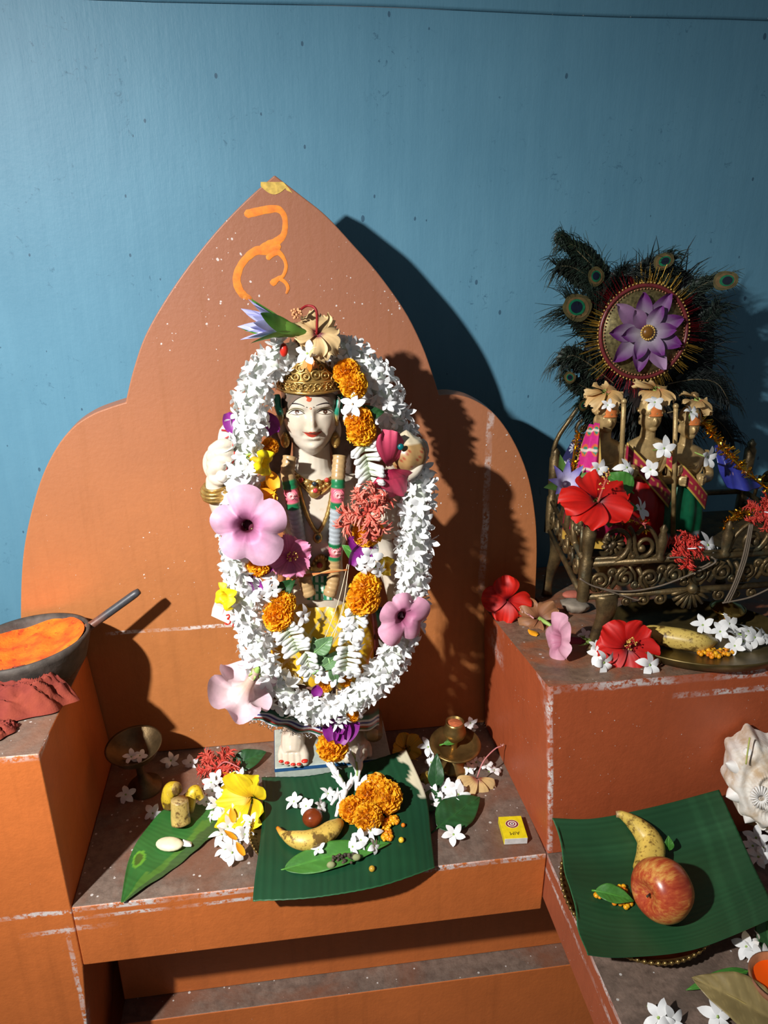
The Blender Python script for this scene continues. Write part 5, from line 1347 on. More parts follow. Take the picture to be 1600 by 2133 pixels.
mb = MB(); mb.grid(lambda u, v: V((.008 * (u - .5) * 2 * sin(pi * v), .018 * (v - .5), .003 * sin(pi * u))), 6, 8); o = mb.build('white_petal', M_WHITE); o.location = d(390, 1762, .004); o.rotation_euler = (0, .3, .8); tag(o, 'single white petal on the torn leaf beside the banana slice', 'petal')
# dark brass bowl on a stem in the shade of the left block
t_ = thing('stemmed_bowl', 'dark brass bowl on a stem standing in the shadow of the left block', 'bowl', at_z(302, 1640, .0006), Matrix.Rotation(.10, 3, 'X') @ Matrix.Rotation(-.06, 3, 'Y'), None, 1.08)
mb = MB(); mb.lathe([(.026, 0), (.025, .004), (.014, .010), (.006, .028), (.0055, .050), (.009, .058)], 32); mb.build('stem_foot', M_BRASSD, t_)
mb = MB(); mb.lathe([(.0, .058), (.016, .059), (.030, .068), (.039, .084), (.040, .085), (.037, .083), (.028, .071), (.014, .063), (0, .0625)], 48); mb.build('bowl', M_BRASSD, t_)
for i, (x, y) in enumerate(((296, 1574), (306, 1566))):
    p = t_.matrix_world @ V((-.006 + .012 * i, -.004, .067)); jasmine(p, (.2 * i, -.3, .9), 'white flower lying inside the dark stemmed bowl', 'white flowers in the stemmed bowl', i, .8)
for i, (x, y, nr, lb_) in enumerate([(262, 1655, (.0, -.4, .9), 'lone white flower on the dark shelf beside the left block'), (356, 1584, (.1, -.9, .4), 'white flower leaning on the backdrop behind the stemmed bowl'), (397, 1588, (-.1, -.9, .4), 'white flower at the backdrop foot beside the coral flower'), (318, 1694, (.2, -.5, .8), 'white flower in the dark at the edge of the torn leaf')]):
    jasmine(at_z(x, y, .008), nr, lb_, None, i + 1, 1.0)
# coral flower, dark leaves and the big yellow flower
t_ = thing('fringed_flower', 'coral red fringed hibiscus flower lying on the shelf near the base slab', 'flower', at_z(452, 1600, .020), look((-.2, -.55, .8), .3)); fringed_mb(.033, lin(190, 56, 42), lin(220, 96, 78), 8, 6).build('petals', M_PETAL, t_)
mb = MB(); mb.tube(cat_rom([V((0, 0, 0)), V((.018, .004, .012)), V((.040, -.008, .006))], 10), .0012, 5, col=lin(206, 120, 120)); mb.build('stamen_column', M_PETAL, t_)
p = at_z(482, 1598, .010); leaf('dark_leaf', 'dark green oval leaf between the coral flower and the base slab', p, at_z(560, 1562, .018) - p, (.1, -.5, .9), .062, .019, M_LEAFD, seed=3)
p = at_z(440, 1612, .006); leaf('dark_leaf', 'dark green leaf under the heap of white flowers below the coral flower', p, at_z(520, 1625, .008) - p, (0, -.3, 1), .058, .017, M_LEAFD, seed=6)
t_ = thing('yellow_hibiscus', 'large crumpled yellow flower standing at the corner of the square banana leaf', 'flower', at_z(525, 1662, .030), look((-.75, -.85, .5), .2))
hibiscus_parts(t_, .046, lin(232, 200, 24), lin(248, 222, 30), lin(200, 150, 12), 12, cup=.85, ruff=.16, curl=.2, angles=[1.0, 2.0, 3.3, 4.3, 5.6], column=False)
mb = MB(); mb.lathe([(.002, -.012), (.006, -.004), (.008, .004)], 10); mb.build('calyx', M_DARKGREEN, t_)
HEAP = [(470, 1612), (450, 1622), (500, 1618), (442, 1648), (462, 1650), (484, 1640), (430, 1670), (452, 1678), (478, 1668), (500, 1662), (515, 1650), (442, 1698), (466, 1702), (490, 1692), (508, 1688), (474, 1722), (498, 1716), (520, 1712), (462, 1738), (488, 1742), (510, 1738), (470, 1770), (484, 1776), (524, 1690), (440, 1630)]
for i, (x, y) in enumerate(HEAP):
    jasmine(at_z(x, y, .008 + .012 * R.random()), (R.uniform(-.6, .6), -.5 + R.uniform(-.5, .4), .8), 'small white flower in the scattered heap between the torn leaf and the yellow flower', 'white flowers heaped beside the yellow flower', i, R.uniform(.85, 1.12))
for i, (x, y, a) in enumerate([(484, 1698, .3), (480, 1740, 1.2), (500, 1768, .7), (476, 1612, 2.0)]):
    mb = MB(); mb.grid(lambda u, v: V((.0055 * (v - .5) * 2 * sin(pi * (.15 + .8 * u)), .022 * (u - .5), .003 * (v - .5) ** 2)), 8, 5); o = mb.build('orange_petal', plain('orange_petal' + 'abcd'[i], lin(238, 158, 20), .6)); o.location = at_z(x, y, .021); o.rotation_euler = (.5, .2, a)
    tag(o, 'loose orange marigold petal lying among the heaped white flowers', 'petal', 'orange petals in the white heap')

# ---- small brass lamp stand and scattered flowers on the lit side
t_ = thing('brass_lamp', 'small brass oil lamp stand with drip dish and cup in front of the backdrop', 'lamp', at_z(944, 1598, .0006))
mb = MB(); mb.lathe([(.0, 0), (.026, .0), (.0265, .003), (.024, .007), (.014, .016), (.009, .026), (.007, .034), (.008, .038)], 36); mb.build('foot', M_BRASS, t_)
mb = MB(); mb.lathe([(0, .036), (.012, .037), (.028, .043), (.041, .053), (.042, .053), (.0405, .0555), (.027, .046), (.012, .041), (0, .040)], 40, M=Matrix.Rotation(.12, 4, 'X')); mb.build('drip_dish', M_BRASS, t_)
mb = MB(); mb.lathe([(.005, .040), (.006, .052), (.0165, .064), (.019, .071), (.0175, .078), (.0145, .086), (.0150, .092), (.0135, .0915), (.012, .086), (0, .085)], 32); mb.build('cup', M_BRASS, t_)
mb = MB(); mb.lathe([(0, .0905), (.010, .0895), (.0135, .087)], 20); mb.build('red_paste', plain('rust_paste', lin(176, 92, 52), .85, var=.3, vs=200), t_)
jl = [(892, 1556, (-.2, -.5, .8), 1.1, 'white flower hanging beside the brass lamp dish'), (898, 1588, (-.5, -.4, .8), 1.0, 'white flower below the brass lamp dish on the banana leaf side'), (992, 1588, (0, -.5, .9), 1.05, 'white flower with upright stalk beside the brass lamp foot'), (1012, 1592, (.4, -.4, .8), .9, 'white flower between the lamp foot and the long pink stamen'), (976, 1600, (.2, -.4, .9), .8, 'white flower close against the brass lamp foot'), (1030, 1604, (.5, -.3, .8), .8, 'white flower under the long pink stamen tip'), (980, 1506, (.3, -.8, .4), .9, 'white flower up behind the brass lamp cup'), (945, 1738, (-.1, -.4, .9), 1.05, 'white flower at the tip of the broad leaf on the shelf')]
for i, (x, y, nr, s, lb_) in enumerate(jl): jasmine(at_z(x, y, .010 if y > 1560 else .03), nr, lb_, None, i, s)
for i, (x, y) in enumerate([(903, 1652), (914, 1668), (936, 1650), (950, 1642), (925, 1682), (884, 1645), (940, 1662), (955, 1655), (928, 1640), (900, 1672)]):
    jasmine(at_z(x, y, .008 + .008 * R.random()), (R.uniform(-.5, .5), -.5 + R.uniform(-.4, .4), .8), 'small white flower in the heap between the brass lamp and the broad leaf', 'white flowers heaped before the brass lamp', i, R.uniform(.85, 1.1))
t_ = thing('yellow_flower', 'dull yellow flower in the shade behind the square banana leaf', 'flower', at_z(846, 1560, .012), look((.2, -.8, .6), .5)); hibiscus_parts(t_, .028, lin(206, 150, 20), lin(216, 164, 30), lin(150, 100, 10), 5, column=False, cup=.5)
mb = MB(); mb.lathe([(.002, -.010), (.005, -.002), (.007, .004)], 10); mb.build('calyx', M_DARKGREEN, t_)
t_ = thing('wilted_hibiscus', 'dried cream hibiscus with fringed petals and long pink stamen before the brass lamp', 'flower', at_z(994, 1620, .018), look((.15, -.75, .65), 0))
hibiscus_parts(t_, .040, lin(224, 186, 122), lin(232, 202, 146), lin(150, 80, 60), 15, cup=.15, ruff=.10, fringe=.22, angles=[3.5, 4.35, 5.2], column=False, curl=.35)
mb = MB(); mb.tube(cat_rom([V((0, 0, 0)), V((.012, .022, .012)), V((.036, .036, .012)), V((.050, .038, .010))], 12), .0011, 5, col=lin(214, 140, 140))
for k in range(8): mb.tube([V((.050, .038, .010)), V((.050, .038, .010)) + V((R.uniform(-.003, .006), R.uniform(-.004, .004), R.uniform(-.003, .003)))], .0004, 4, col=lin(224, 170, 160))
mb.build('stamen_column', M_PETAL, t_)
p = at_z(905, 1690, .006); leaf('broad_leaf', 'broad dark green leaf lying on the shelf between the banana leaf and matchbox', at_z(912, 1722, .006), at_z(1000, 1662, .010) - at_z(912, 1722, .006), (0, -.2, 1), .088, .030, M_LEAFD, seed=9, fold=.12, droop=.1)
p = at_z(908, 1645, .010); leaf('dark_leaf', 'narrow dark leaf standing against the brass lamp foot', p, at_z(916, 1585, .02) - p, (-.3, -.8, .5), .055, .014, M_LEAFD, seed=12)
leaf('dark_leaf', 'short dark leaf under the white flowers at the edge of the square banana leaf', at_z(892, 1690, .006), at_z(906, 1650, .006) - at_z(892, 1690, .006), (0, -.3, 1), .045, .016, M_LEAFD, seed=14)
mb = MB(); Lp = at_z(930, 1555, .060); leaf('small_leaf', 'tiny bright green leaf lying in the brass lamp dish', t_.matrix_world.translation * 0 + at_z(924, 1549, .054), V((1, .05, 0)), (0, -.4, 1), .026, .005, M_LEAF, seed=2, stem=.006)
banana('banana_piece', 'yellow banana tip half hidden beside the square banana leaf and the dark leaf', [at_z(876, 1628, .008), at_z(884, 1625, .010), at_z(893, 1615, .010)], [.007, .011, .008], body=lin(190, 160, 60), tip_c=lin(216, 190, 120), stem_n=2)

# matchbox: label face up, printed upside down to us
mx = [at_z(1043, 1701, .012), at_z(1090, 1699, .012), at_z(1095, 1744, .012), at_z(1046, 1747, .012)]
cx_ = sum(mx, V()) / 4; ux = ((mx[1] - mx[0]) + (mx[2] - mx[3])).normalized(); uz = V((0, 0, 1)); uy = uz.cross(ux)
wx = ((mx[1] - mx[0]).length + (mx[2] - mx[3]).length) / 4; wy = ((mx[1] - mx[2]).length + (mx[0] - mx[3]).length) / 4
t_ = thing('matchbox', 'yellow matchbox with a red ringed target printed on top, lying near the right block', 'matchbox', V((cx_.x, cx_.y, .0006)), Matrix((ux, uy, uz)).transposed())
h_ = .0112
mb = MB(); mb.box((-wx, -wy, 0), (wx, wy, h_), col=lin(226, 206, 30)); mb.build('sleeve', M_VC, t_, smooth=False, bevel=.0005)
mb = MB(); mb.box((-wx * .97, -wy - .0006, .0007), (wx * .97, -wy + .002, h_ - .0006), col=lin(214, 212, 208)); mb.build('tray', M_VC, t_, smooth=False)
mb = MB()
for i, (r, cc) in enumerate(((.0098, lin(226, 220, 210)), (.0092, lin(122, 34, 44)), (.0068, lin(230, 220, 214)), (.0050, lin(122, 34, 44)), (.0032, lin(230, 220, 214)), (.0014, lin(30, 24, 24)))):
    mb.add([(r * cos(2 * pi * k / 28), .006 + r * .82 * sin(2 * pi * k / 28), h_ + .0001 + .00008 * i) for k in range(28)], [list(range(28))], 0, cc)
mb.build('printed_target', M_VC, t_, smooth=False)
def text_mesh(body, size):
    cu = bpy.data.curves.new('txt', 'FONT'); cu.body = body; cu.size = size; cu.align_x = 'CENTER'; cu.align_y = 'CENTER'
    o = bpy.data.objects.new('txt', cu); COL.objects.link(o); dg = bpy.context.evaluated_depsgraph_get(); dg.update()
    me = bpy.data.meshes.new_from_object(o.evaluated_get(dg)); bpy.data.objects.remove(o); return me
me = text_mesh('AIM', .0088); me.materials.clear(); me.materials.append(plain('black_print', lin(36, 32, 24), .5)); o = link('lettering', me, t_)
o.matrix_local = Matrix.Translation(V((0, -wy * .56, h_ + .0002))) @ Matrix.Rotation(pi, 4, 'Z')
# ================================================================ on the left block: vermilion bowl, stick, red cloth
def on_l(px, py, lift=0.0): return at_plane(px, py, V((0, FY, 0.252 + lift)), V((0, .17, 1)).normalized())
M_IRON = plain('sooty_iron', lin(74, 66, 60), .7, .2, var=.4, vs=60, bmp=.6, bs=160)
bc = on_l(72, 1378, 0.0); BR = .088
rot = Matrix.Rotation(radians(-4), 3, 'X') @ Matrix.Rotation(radians(-5), 3, 'Y')
bowl = thing('vermilion_bowl', 'wide sooty metal bowl of orange vermilion powder on the left block', 'bowl', V((-.369, 1.002, zl(1.002) + .0075)), rot)
BRIM = .064
mb = MB(); mb.lathe([(0, 0), (.040, 0), (.058, .006), (.076, .024), (BR - .002, BRIM - .010), (BR, BRIM), (BR - .004, BRIM + .001), (BR - .008, BRIM - .006), (.070, .026), (.050, .012), (0, .010)], 64, wob=lambda a, z: 1 + .012 * sin(3 * a + 1) * (z > .03))
mb.build('bowl', M_IRON, bowl)
m, t, b = nt('vermilion_powder'); co = nd(t, 'ShaderNodeTexCoord').outputs['Object']
c = mixc(t, ramp(t, noise_tex(t, co, 28, 5, .65), [(.35, 0), (.65, 1)]), lin(226, 82, 8), lin(250, 124, 14))
c = mixc(t, ramp(t, noise_tex(t, co, 90, 4, .7), [(.58, 0), (.66, .8)]), c, lin(176, 48, 8))
t.links.new(c, b.inputs['Base Color']); b.inputs['Roughness'].default_value = .85; bump(t, b, noise_tex(t, co, 130, 5, .7), .6, .003); M_VERM = m
mb = MB()
def pw(u, v):
    r = (BR - .0075) * u; a = 2 * pi * v; x, y = r * cos(a), r * sin(a)
    z = BRIM - .020 + .022 * u ** 2.2 * (.75 + .25 * sin(a * 2 + 1)) * (1.0 if y > -.03 else .85) + .004 * noise.noise(V((x * 40, y * 40, 0))) + .006 * noise.noise(V((x * 16, y * 16, 3)))
    return V((x, y, min(z, BRIM - .001)))
mb.grid(pw, 22, 60, wv=True); mb.build('vermilion_powder', M_VERM, bowl)
s0, s1 = at_y(136, 1342, 1.030), at_y(290, 1231, 1.046)
st = MB(); dd = s1 - s0; Cs = [s0 + dd * (i / 20) for i in range(21)]
st.tube(Cs, [.0060, .0068, .0074, .0078, .0078, .0076, .0072, .0066, .0062, .0060, .0060, .0060, .0060, .0060, .0060, .0060, .0060, .0060, .0060, .0058, .0045], 14, col=[lerpc(lin(190, 96, 50), lin(112, 70, 54), i / 7) if i < 8 else lerpc(lin(112, 70, 54), lin(62, 62, 66), (i - 8) / 4) for i in range(21)])
o = st.build('stirring_stick', plain('stick_paint', (1, 1, 1), .45, .1, var=.25, vs=120, vcol=True)); tag(o, 'dark round stick resting slantwise in the vermilion bowl', 'stick')
def cloth(name, label, c, rx, ry, h, seed, mat, ang=0.0):
    mb = MB(); q = random.Random(seed); ca, sa = cos(ang), sin(ang)
    def fn(u, v):
        r = u; a = 2 * pi * v; ox = seed * 3.1
        x, y = r * cos(a), r * sin(a)
        edge = 1 + .16 * noise.noise(V((cos(a) * 1.6 + ox, sin(a) * 1.6, 1))) + .06 * sin(9 * a + ox)
        f = 1 - abs(noise.noise(V((x * 2.0 + ox, y * 5.2, .3)))) * 2.4
        g = 1 - abs(noise.noise(V((x * 5.0 + 2, y * 11 + ox, 4)))) * 2.4
        z = h * ((1 - r ** 4) * (.52 + .34 * f + .18 * g)) + .0015
        z = max(z, .001)
        X, Y_ = x * rx * edge, y * ry * edge
        return V((X * ca - Y_ * sa, X * sa + Y_ * ca, z))
    mb.grid(fn, 46, 130, wv=True); o = mb.build(name, mat)
    o.location = c; o.rotation_euler = (math.atan(-.17), 0, 0); return tag(o, label, 'cloth')
m, t, b = nt('red_rag'); co = nd(t, 'ShaderNodeTexCoord').outputs['Object']
c = mixc(t, ramp(t, noise_tex(t, co, 20, 4, .6), [(.4, 0), (.7, 1)]), lin(120, 42, 32), lin(146, 62, 40)); t.links.new(c, b.inputs['Base Color']); b.inputs['Roughness'].default_value = .9
wv = nd(t, 'ShaderNodeTexNoise', {'Vector': co, 'Scale': 420.0, 'Detail': 2.0}).outputs[0]; bump(t, b, wv, .4, .001); M_RAG = m
pc = on_l(58, 1462); cloth('red_cloth', 'crumpled rust red cloth lying on the left block below the vermilion bowl', V((pc.x - .008, pc.y - .016, zl(pc.y - .016) + .001)), .078, .044, .052, 3, M_RAG, .12)
pc = on_l(-4, 1530); cloth('cloth_scrap', 'small end of rust cloth at the front of the left block', V((pc.x, pc.y, zl(pc.y) + .001)), .018, .030, .012, 8, M_RAG, -.4)
# ================================================================ brass throne with three figurines
TY = .893                                            # front rail plane
T0 = on_r(1232, 1356); TX0 = T0.x
M_THR = None
m, t, b = nt('old_brass_casting'); co = nd(t, 'ShaderNodeTexCoord').outputs['Object']
c = mixc(t, ramp(t, noise_tex(t, co, 40, 5, .7), [(.35, 0), (.65, 1)]), lin(70, 58, 40), lin(124, 102, 66))
c = mixc(t, ramp(t, noise_tex(t, co, 25, 4, .6), [(.55, 0), (.7, .6)]), c, lin(78, 88, 74))
t.links.new(c, b.inputs['Base Color']); b.inputs['Roughness'].default_value = .42; b.inputs['Metallic'].default_value = .65
bump(t, b, noise_tex(t, co, 230, 4, .7), .5, .001); M_THR = m
throne = thing('brass_throne', 'old tarnished brass openwork throne on the right block holding three brass figurines', 'throne', T0)
TI = throne.matrix_world.inverted()
def tp(mb, name, mat=None, parent=None, **k): return mb.build(name, mat or M_THR, parent or throne, M=TI, **k)
def fy(px, py, off=0.0): return at_y(px, py, TY + off)
zu = fy(1300, 1170).z; zlow = fy(1300, 1238).z; ztop = fy(1300, 1090).z
XR_T = fy(1640, 1160).x + .075; YB_T = 1.128
XLF, XLB = fy(1222, 1170).x, .437
def bar(mb, a, b_, r=.0042, n=6, flat=1.0): mb.tube([a, b_], r, n, flat=flat)
def curl(mb, c, r, a0, turns, ax, az, sgn=1, w=.0026, n=26, tail=None):
    pts = []
    for i in range(n):
        q = i / (n - 1); rr = r * (1 - .80 * q); an = a0 + sgn * turns * 2 * pi * q
        pts.append(c + ax * (rr * cos(an)) + az * (rr * sin(an)))
    if tail is not None: pts = [tail, tail.lerp(pts[0], .55) + (ax + az) * 0] + pts
    mb.tube(pts, [w * (1.15 - .3 * i / len(pts)) for i in range(len(pts))], 6); mb.ball(pts[-1], w * 1.8, 7)
def rosette(mb, c, r, ax, az, k=11, out=V((0, -1, 0))):
    for i in range(k):
        a = 2 * pi * i / k; d = ax * cos(a) + az * sin(a); mb.tube([c + d * r * .25, c + d * r * .75 + out * .002, c + d * r], [r * .12, r * .24, r * .12], 6, flat=.6)
    mb.ball(c + out * .001, r * .28, 8)
EX, EZ = V((1, 0, 0)), V((0, 0, 1))
# front rail with running scrolls
fp = MB()
for z in (zu, zlow): bar(fp, V((XLF, TY, z)), V((XR_T, TY, z)), .0046, 8)
bar(fp, V((XLF, TY + .004, zu + .005)), V((XR_T, TY + .004, zu + .005)), .0028, 6)
pw_ = .036; zc = (zu + zlow) / 2; n_ = int((XR_T - XLF) / pw_)
for i in range(n_):
    x = XLF + pw_ * (i + .6); s = 1 if i % 2 else -1
    curl(fp, V((x, TY - .001, zc + .002 * s)), .0150, pi * (.5 if s > 0 else 1.5), 1.5, EX, EZ, s, .0030, tail=V((x + .018 * -1, TY, zc - .014 * s)))
    curl(fp, V((x + .016, TY - .001, zc - .010 * s)), .0065, 0, 1.2, EX, EZ, -s, .0022)
    fp.tube([V((x + .005, TY, zc + .018 * s)), V((x + .014, TY, zc + .006 * s)), V((x + .018, TY, zc - .012 * s))], .0024, 6)
cx_f = fy(1437, 1235).x
for i in range(9):                                              # fan pendant under the rail
    a = -pi + pi * (i + .5) / 9; L = .030
    d = V((cos(a), 0, sin(a))); c0 = V((cx_f, TY - .003, zlow + .002))
    fp.tube([c0, c0 + d * L * .6, c0 + d * L], [.0018, .0034, .0026], 6)
for s in (-1, 1):
    for k, r in ((.045, .010), (.070, .009), (.095, .008)):
        curl(fp, V((cx_f + s * k, TY - .001, zlow - .010)), r, pi / 2, 1.3, EX, EZ, s, .0024, tail=V((cx_f + s * (k - .015), TY, zlow)))
fp.ball(V((cx_f, TY - .004, zlow + .004)), .008, 10)
tp(fp, 'front_rail')
def crest(x0, x1, flip):
    mb = MB(); w = x1 - x0; ax = EX
    X = lambda f: x0 + w * (f if not flip else 1 - f)
    sg = -1 if flip else 1
    c1 = V((X(.30), TY, zu + .030)); curl(mb, c1, .030, -pi / 2, .92, ax * sg, EZ, 1, .0036, 30)
    rosette(mb, c1 + V((0, -.001, -.001)), .0165, EX, EZ)
    c2 = V((X(.74), TY, zu + .022)); curl(mb, c2, .021, pi * .9, 1.2, ax * sg, EZ, 1, .0032, 26)
    mb.tube(cat_rom([V((X(.50), TY, zu + .052)), V((X(.58), TY, zu + .040)), V((X(.62), TY, zu + .020)), V((X(.70), TY, zu + .002))], 10), .0032, 6)
    mb.tube(cat_rom([V((X(.62), TY, zu + .040)), V((X(.76), TY, zu + .050)), V((X(.92), TY, zu + .030)), V((X(.97), TY, zu + .002))], 12), .0030, 6)
    curl(mb, V((X(.60), TY, zu + .010)), .008, 0, 1.2, ax, EZ, -1, .0024)
    return mb
xc1 = fy(1374, 1165).x
tp(crest(XLF + .004, xc1, False), 'front_crest')
xr0 = fy(1508, 1160).x
tp(crest(xr0, XR_T - .02, True), 'front_crest')
def finial(x, y, z0, h=.052, k=1.0):
    mb = MB(); mb.lathe([(.0065 * k, 0), (.0075 * k, .004), (.005 * k, .008), (.0068 * k, h * .35), (.0075 * k, h * .6), (.004 * k, h * .78), (.0055 * k, h * .88), (.0015, h)], 12, M=Matrix.Translation((x, y, z0))); return mb
for x in (xc1, xr0): tp(finial(x, TY, zu), 'finial')
# corner posts with cabriole legs
def leg(x, y, zt, zf, name='leg', sx=1):
    mb = MB(); H = zt - zf
    C = cat_rom([V((x + .012 * sx, y, zf + H)), V((x + .012 * sx, y - .004, zf + H * .70)), V((x + .003 * sx, y, zf + H * .30)), V((x, y - .002, zf + .002))], 14)
    mb.tube(C, [.0165, .017, .0165, .0158, .0145, .013, .0115, .010, .009, .0082, .0078, .0078, .0085, .010], 10, flat=.65, up=(1, 0, 0))
    return tp(mb, name)
for (x, y) in ((TX0 + .001, TY), (XR_T - .012, TY), (.442, YB_T), (XR_T - .012, YB_T)):
    leg(x, y, zlow + .002, zr(y) + .0008, sx=1 if x < .6 else -1)
for (x, y, zt) in ((XLF, TY, ztop + .004), (XR_T, TY, ztop), (XLB, YB_T, ztop + .03), (XR_T, YB_T, ztop + .03)):
    mb = MB(); mb.lathe([(.0085, zlow - .004), (.0085, zu + .006), (.006, zu + .010), (.0085, zu + .03), (.0095, zt - .014), (.006, zt - .008), (.0075, zt - .003), (.002, zt + .004)], 10, M=Matrix.Translation((x, y, 0))); tp(mb, 'post')
# side panels
def side(xa, xb, name):
    mb = MB(); A, B_ = V((xa, TY, 0)), V((xb, YB_T, 0)); d = (B_ - A).normalized(); L = (B_ - A).length
    for z in (zlow, zu): bar(mb, A + EZ * z, B_ + EZ * z, .0046, 8)
    k = int(L / .032)
    for i in range(k):
        f = (i + .5) / k * L; s = 1 if i % 2 else -1
        curl(mb, A + d * f + EZ * zc, .0145, pi / 2 * s, 1.4, d, EZ, s, .0030)
        mb.tube([A + d * (f - .010) + EZ * (zc + .016), A + d * (f + .012) + EZ * (zc - .014)], .0024, 6)
    for f in (.26, .74):
        c0 = A + d * (L * f) + EZ * (zu + .034); curl(mb, c0, .034, -pi / 2, .95, d, EZ, 1 if f < .5 else -1, .0044, 28); rosette(mb, c0, .017, d, EZ, 9, V((-1, 0, 0)))
        for g in (-.030, .030): mb.tube([A + d * (L * f + g) + EZ * zu, A + d * (L * f + g * .8) + EZ * (zu + .04)], .0030, 6)
    mb.tube(cat_rom([A + d * L * .5 + EZ * zu, A + d * L * .5 + EZ * (zu + .045), A + d * L * .5 + EZ * (zu + .072)], 8), [.006, .007, .006, .005, .006, .005, .003, .001], 8)
    tp(mb, name)
side(XLF, XLB, 'side_rail'); side(XR_T, XR_T, 'side_rail')
bp = MB()
for z in (zlow, zu): bar(bp, V((XLB, YB_T, z)), V((XR_T, YB_T, z)), .005, 8)
for s, x0 in ((1, XLB),):
    for k in range(4):
        c0 = V((x0 + s * (.02 + .012 * k), YB_T, zu + .03 + .045 * k)); curl(bp, c0, .016, pi * .5, 1.2, EX * s, EZ, 1, .0032)
    bp.tube(cat_rom([V((x0, YB_T, zu)), V((x0 - s * .004, YB_T, zu + .09)), V((x0 + s * .02, YB_T, zu + .14)), V((x0 + s * .045, YB_T, zu + .18))], 16), .0038, 8)
tp(bp, 'back_frame')
ZF = zlow + .018
mb = MB(); mb.box((XLB + .004, TY + .005, ZF - .004), (XR_T - .004, YB_T - .004, ZF)); tp(mb, 'seat_plate', smooth=False)
# dried strings tied round the front rail
mb = MB(); STR = lin(112, 98, 82)
for k in range(3):
    mb.tube(cat_rom([fy(1562 + 3 * k, 1092, -.006), fy(1548 + 4 * k, 1160, -.010), fy(1527 + 4 * k, 1220, -.010), fy(1508 + 5 * k, 1256, -.008)], 14), .0013, 5, col=STR)
for path in ([(1208, 1205), (1240, 1222), (1300, 1232), (1370, 1222), (1440, 1196), (1490, 1172), (1482, 1160)], [(1390, 1162), (1420, 1162), (1440, 1178), (1460, 1182), (1480, 1172)], [(1250, 1225), (1320, 1248), (1330, 1250)], [(1505, 1256), (1560, 1245), (1605, 1225)]):
    mb.tube(cat_rom([fy(x, y, -.009) for x, y in path], 26), .0013, 5, col=STR)
o = mb.build('dried_string', M_VCM); tag(o, 'dry grey strings tied and looped along the front rail of the brass throne', 'string')

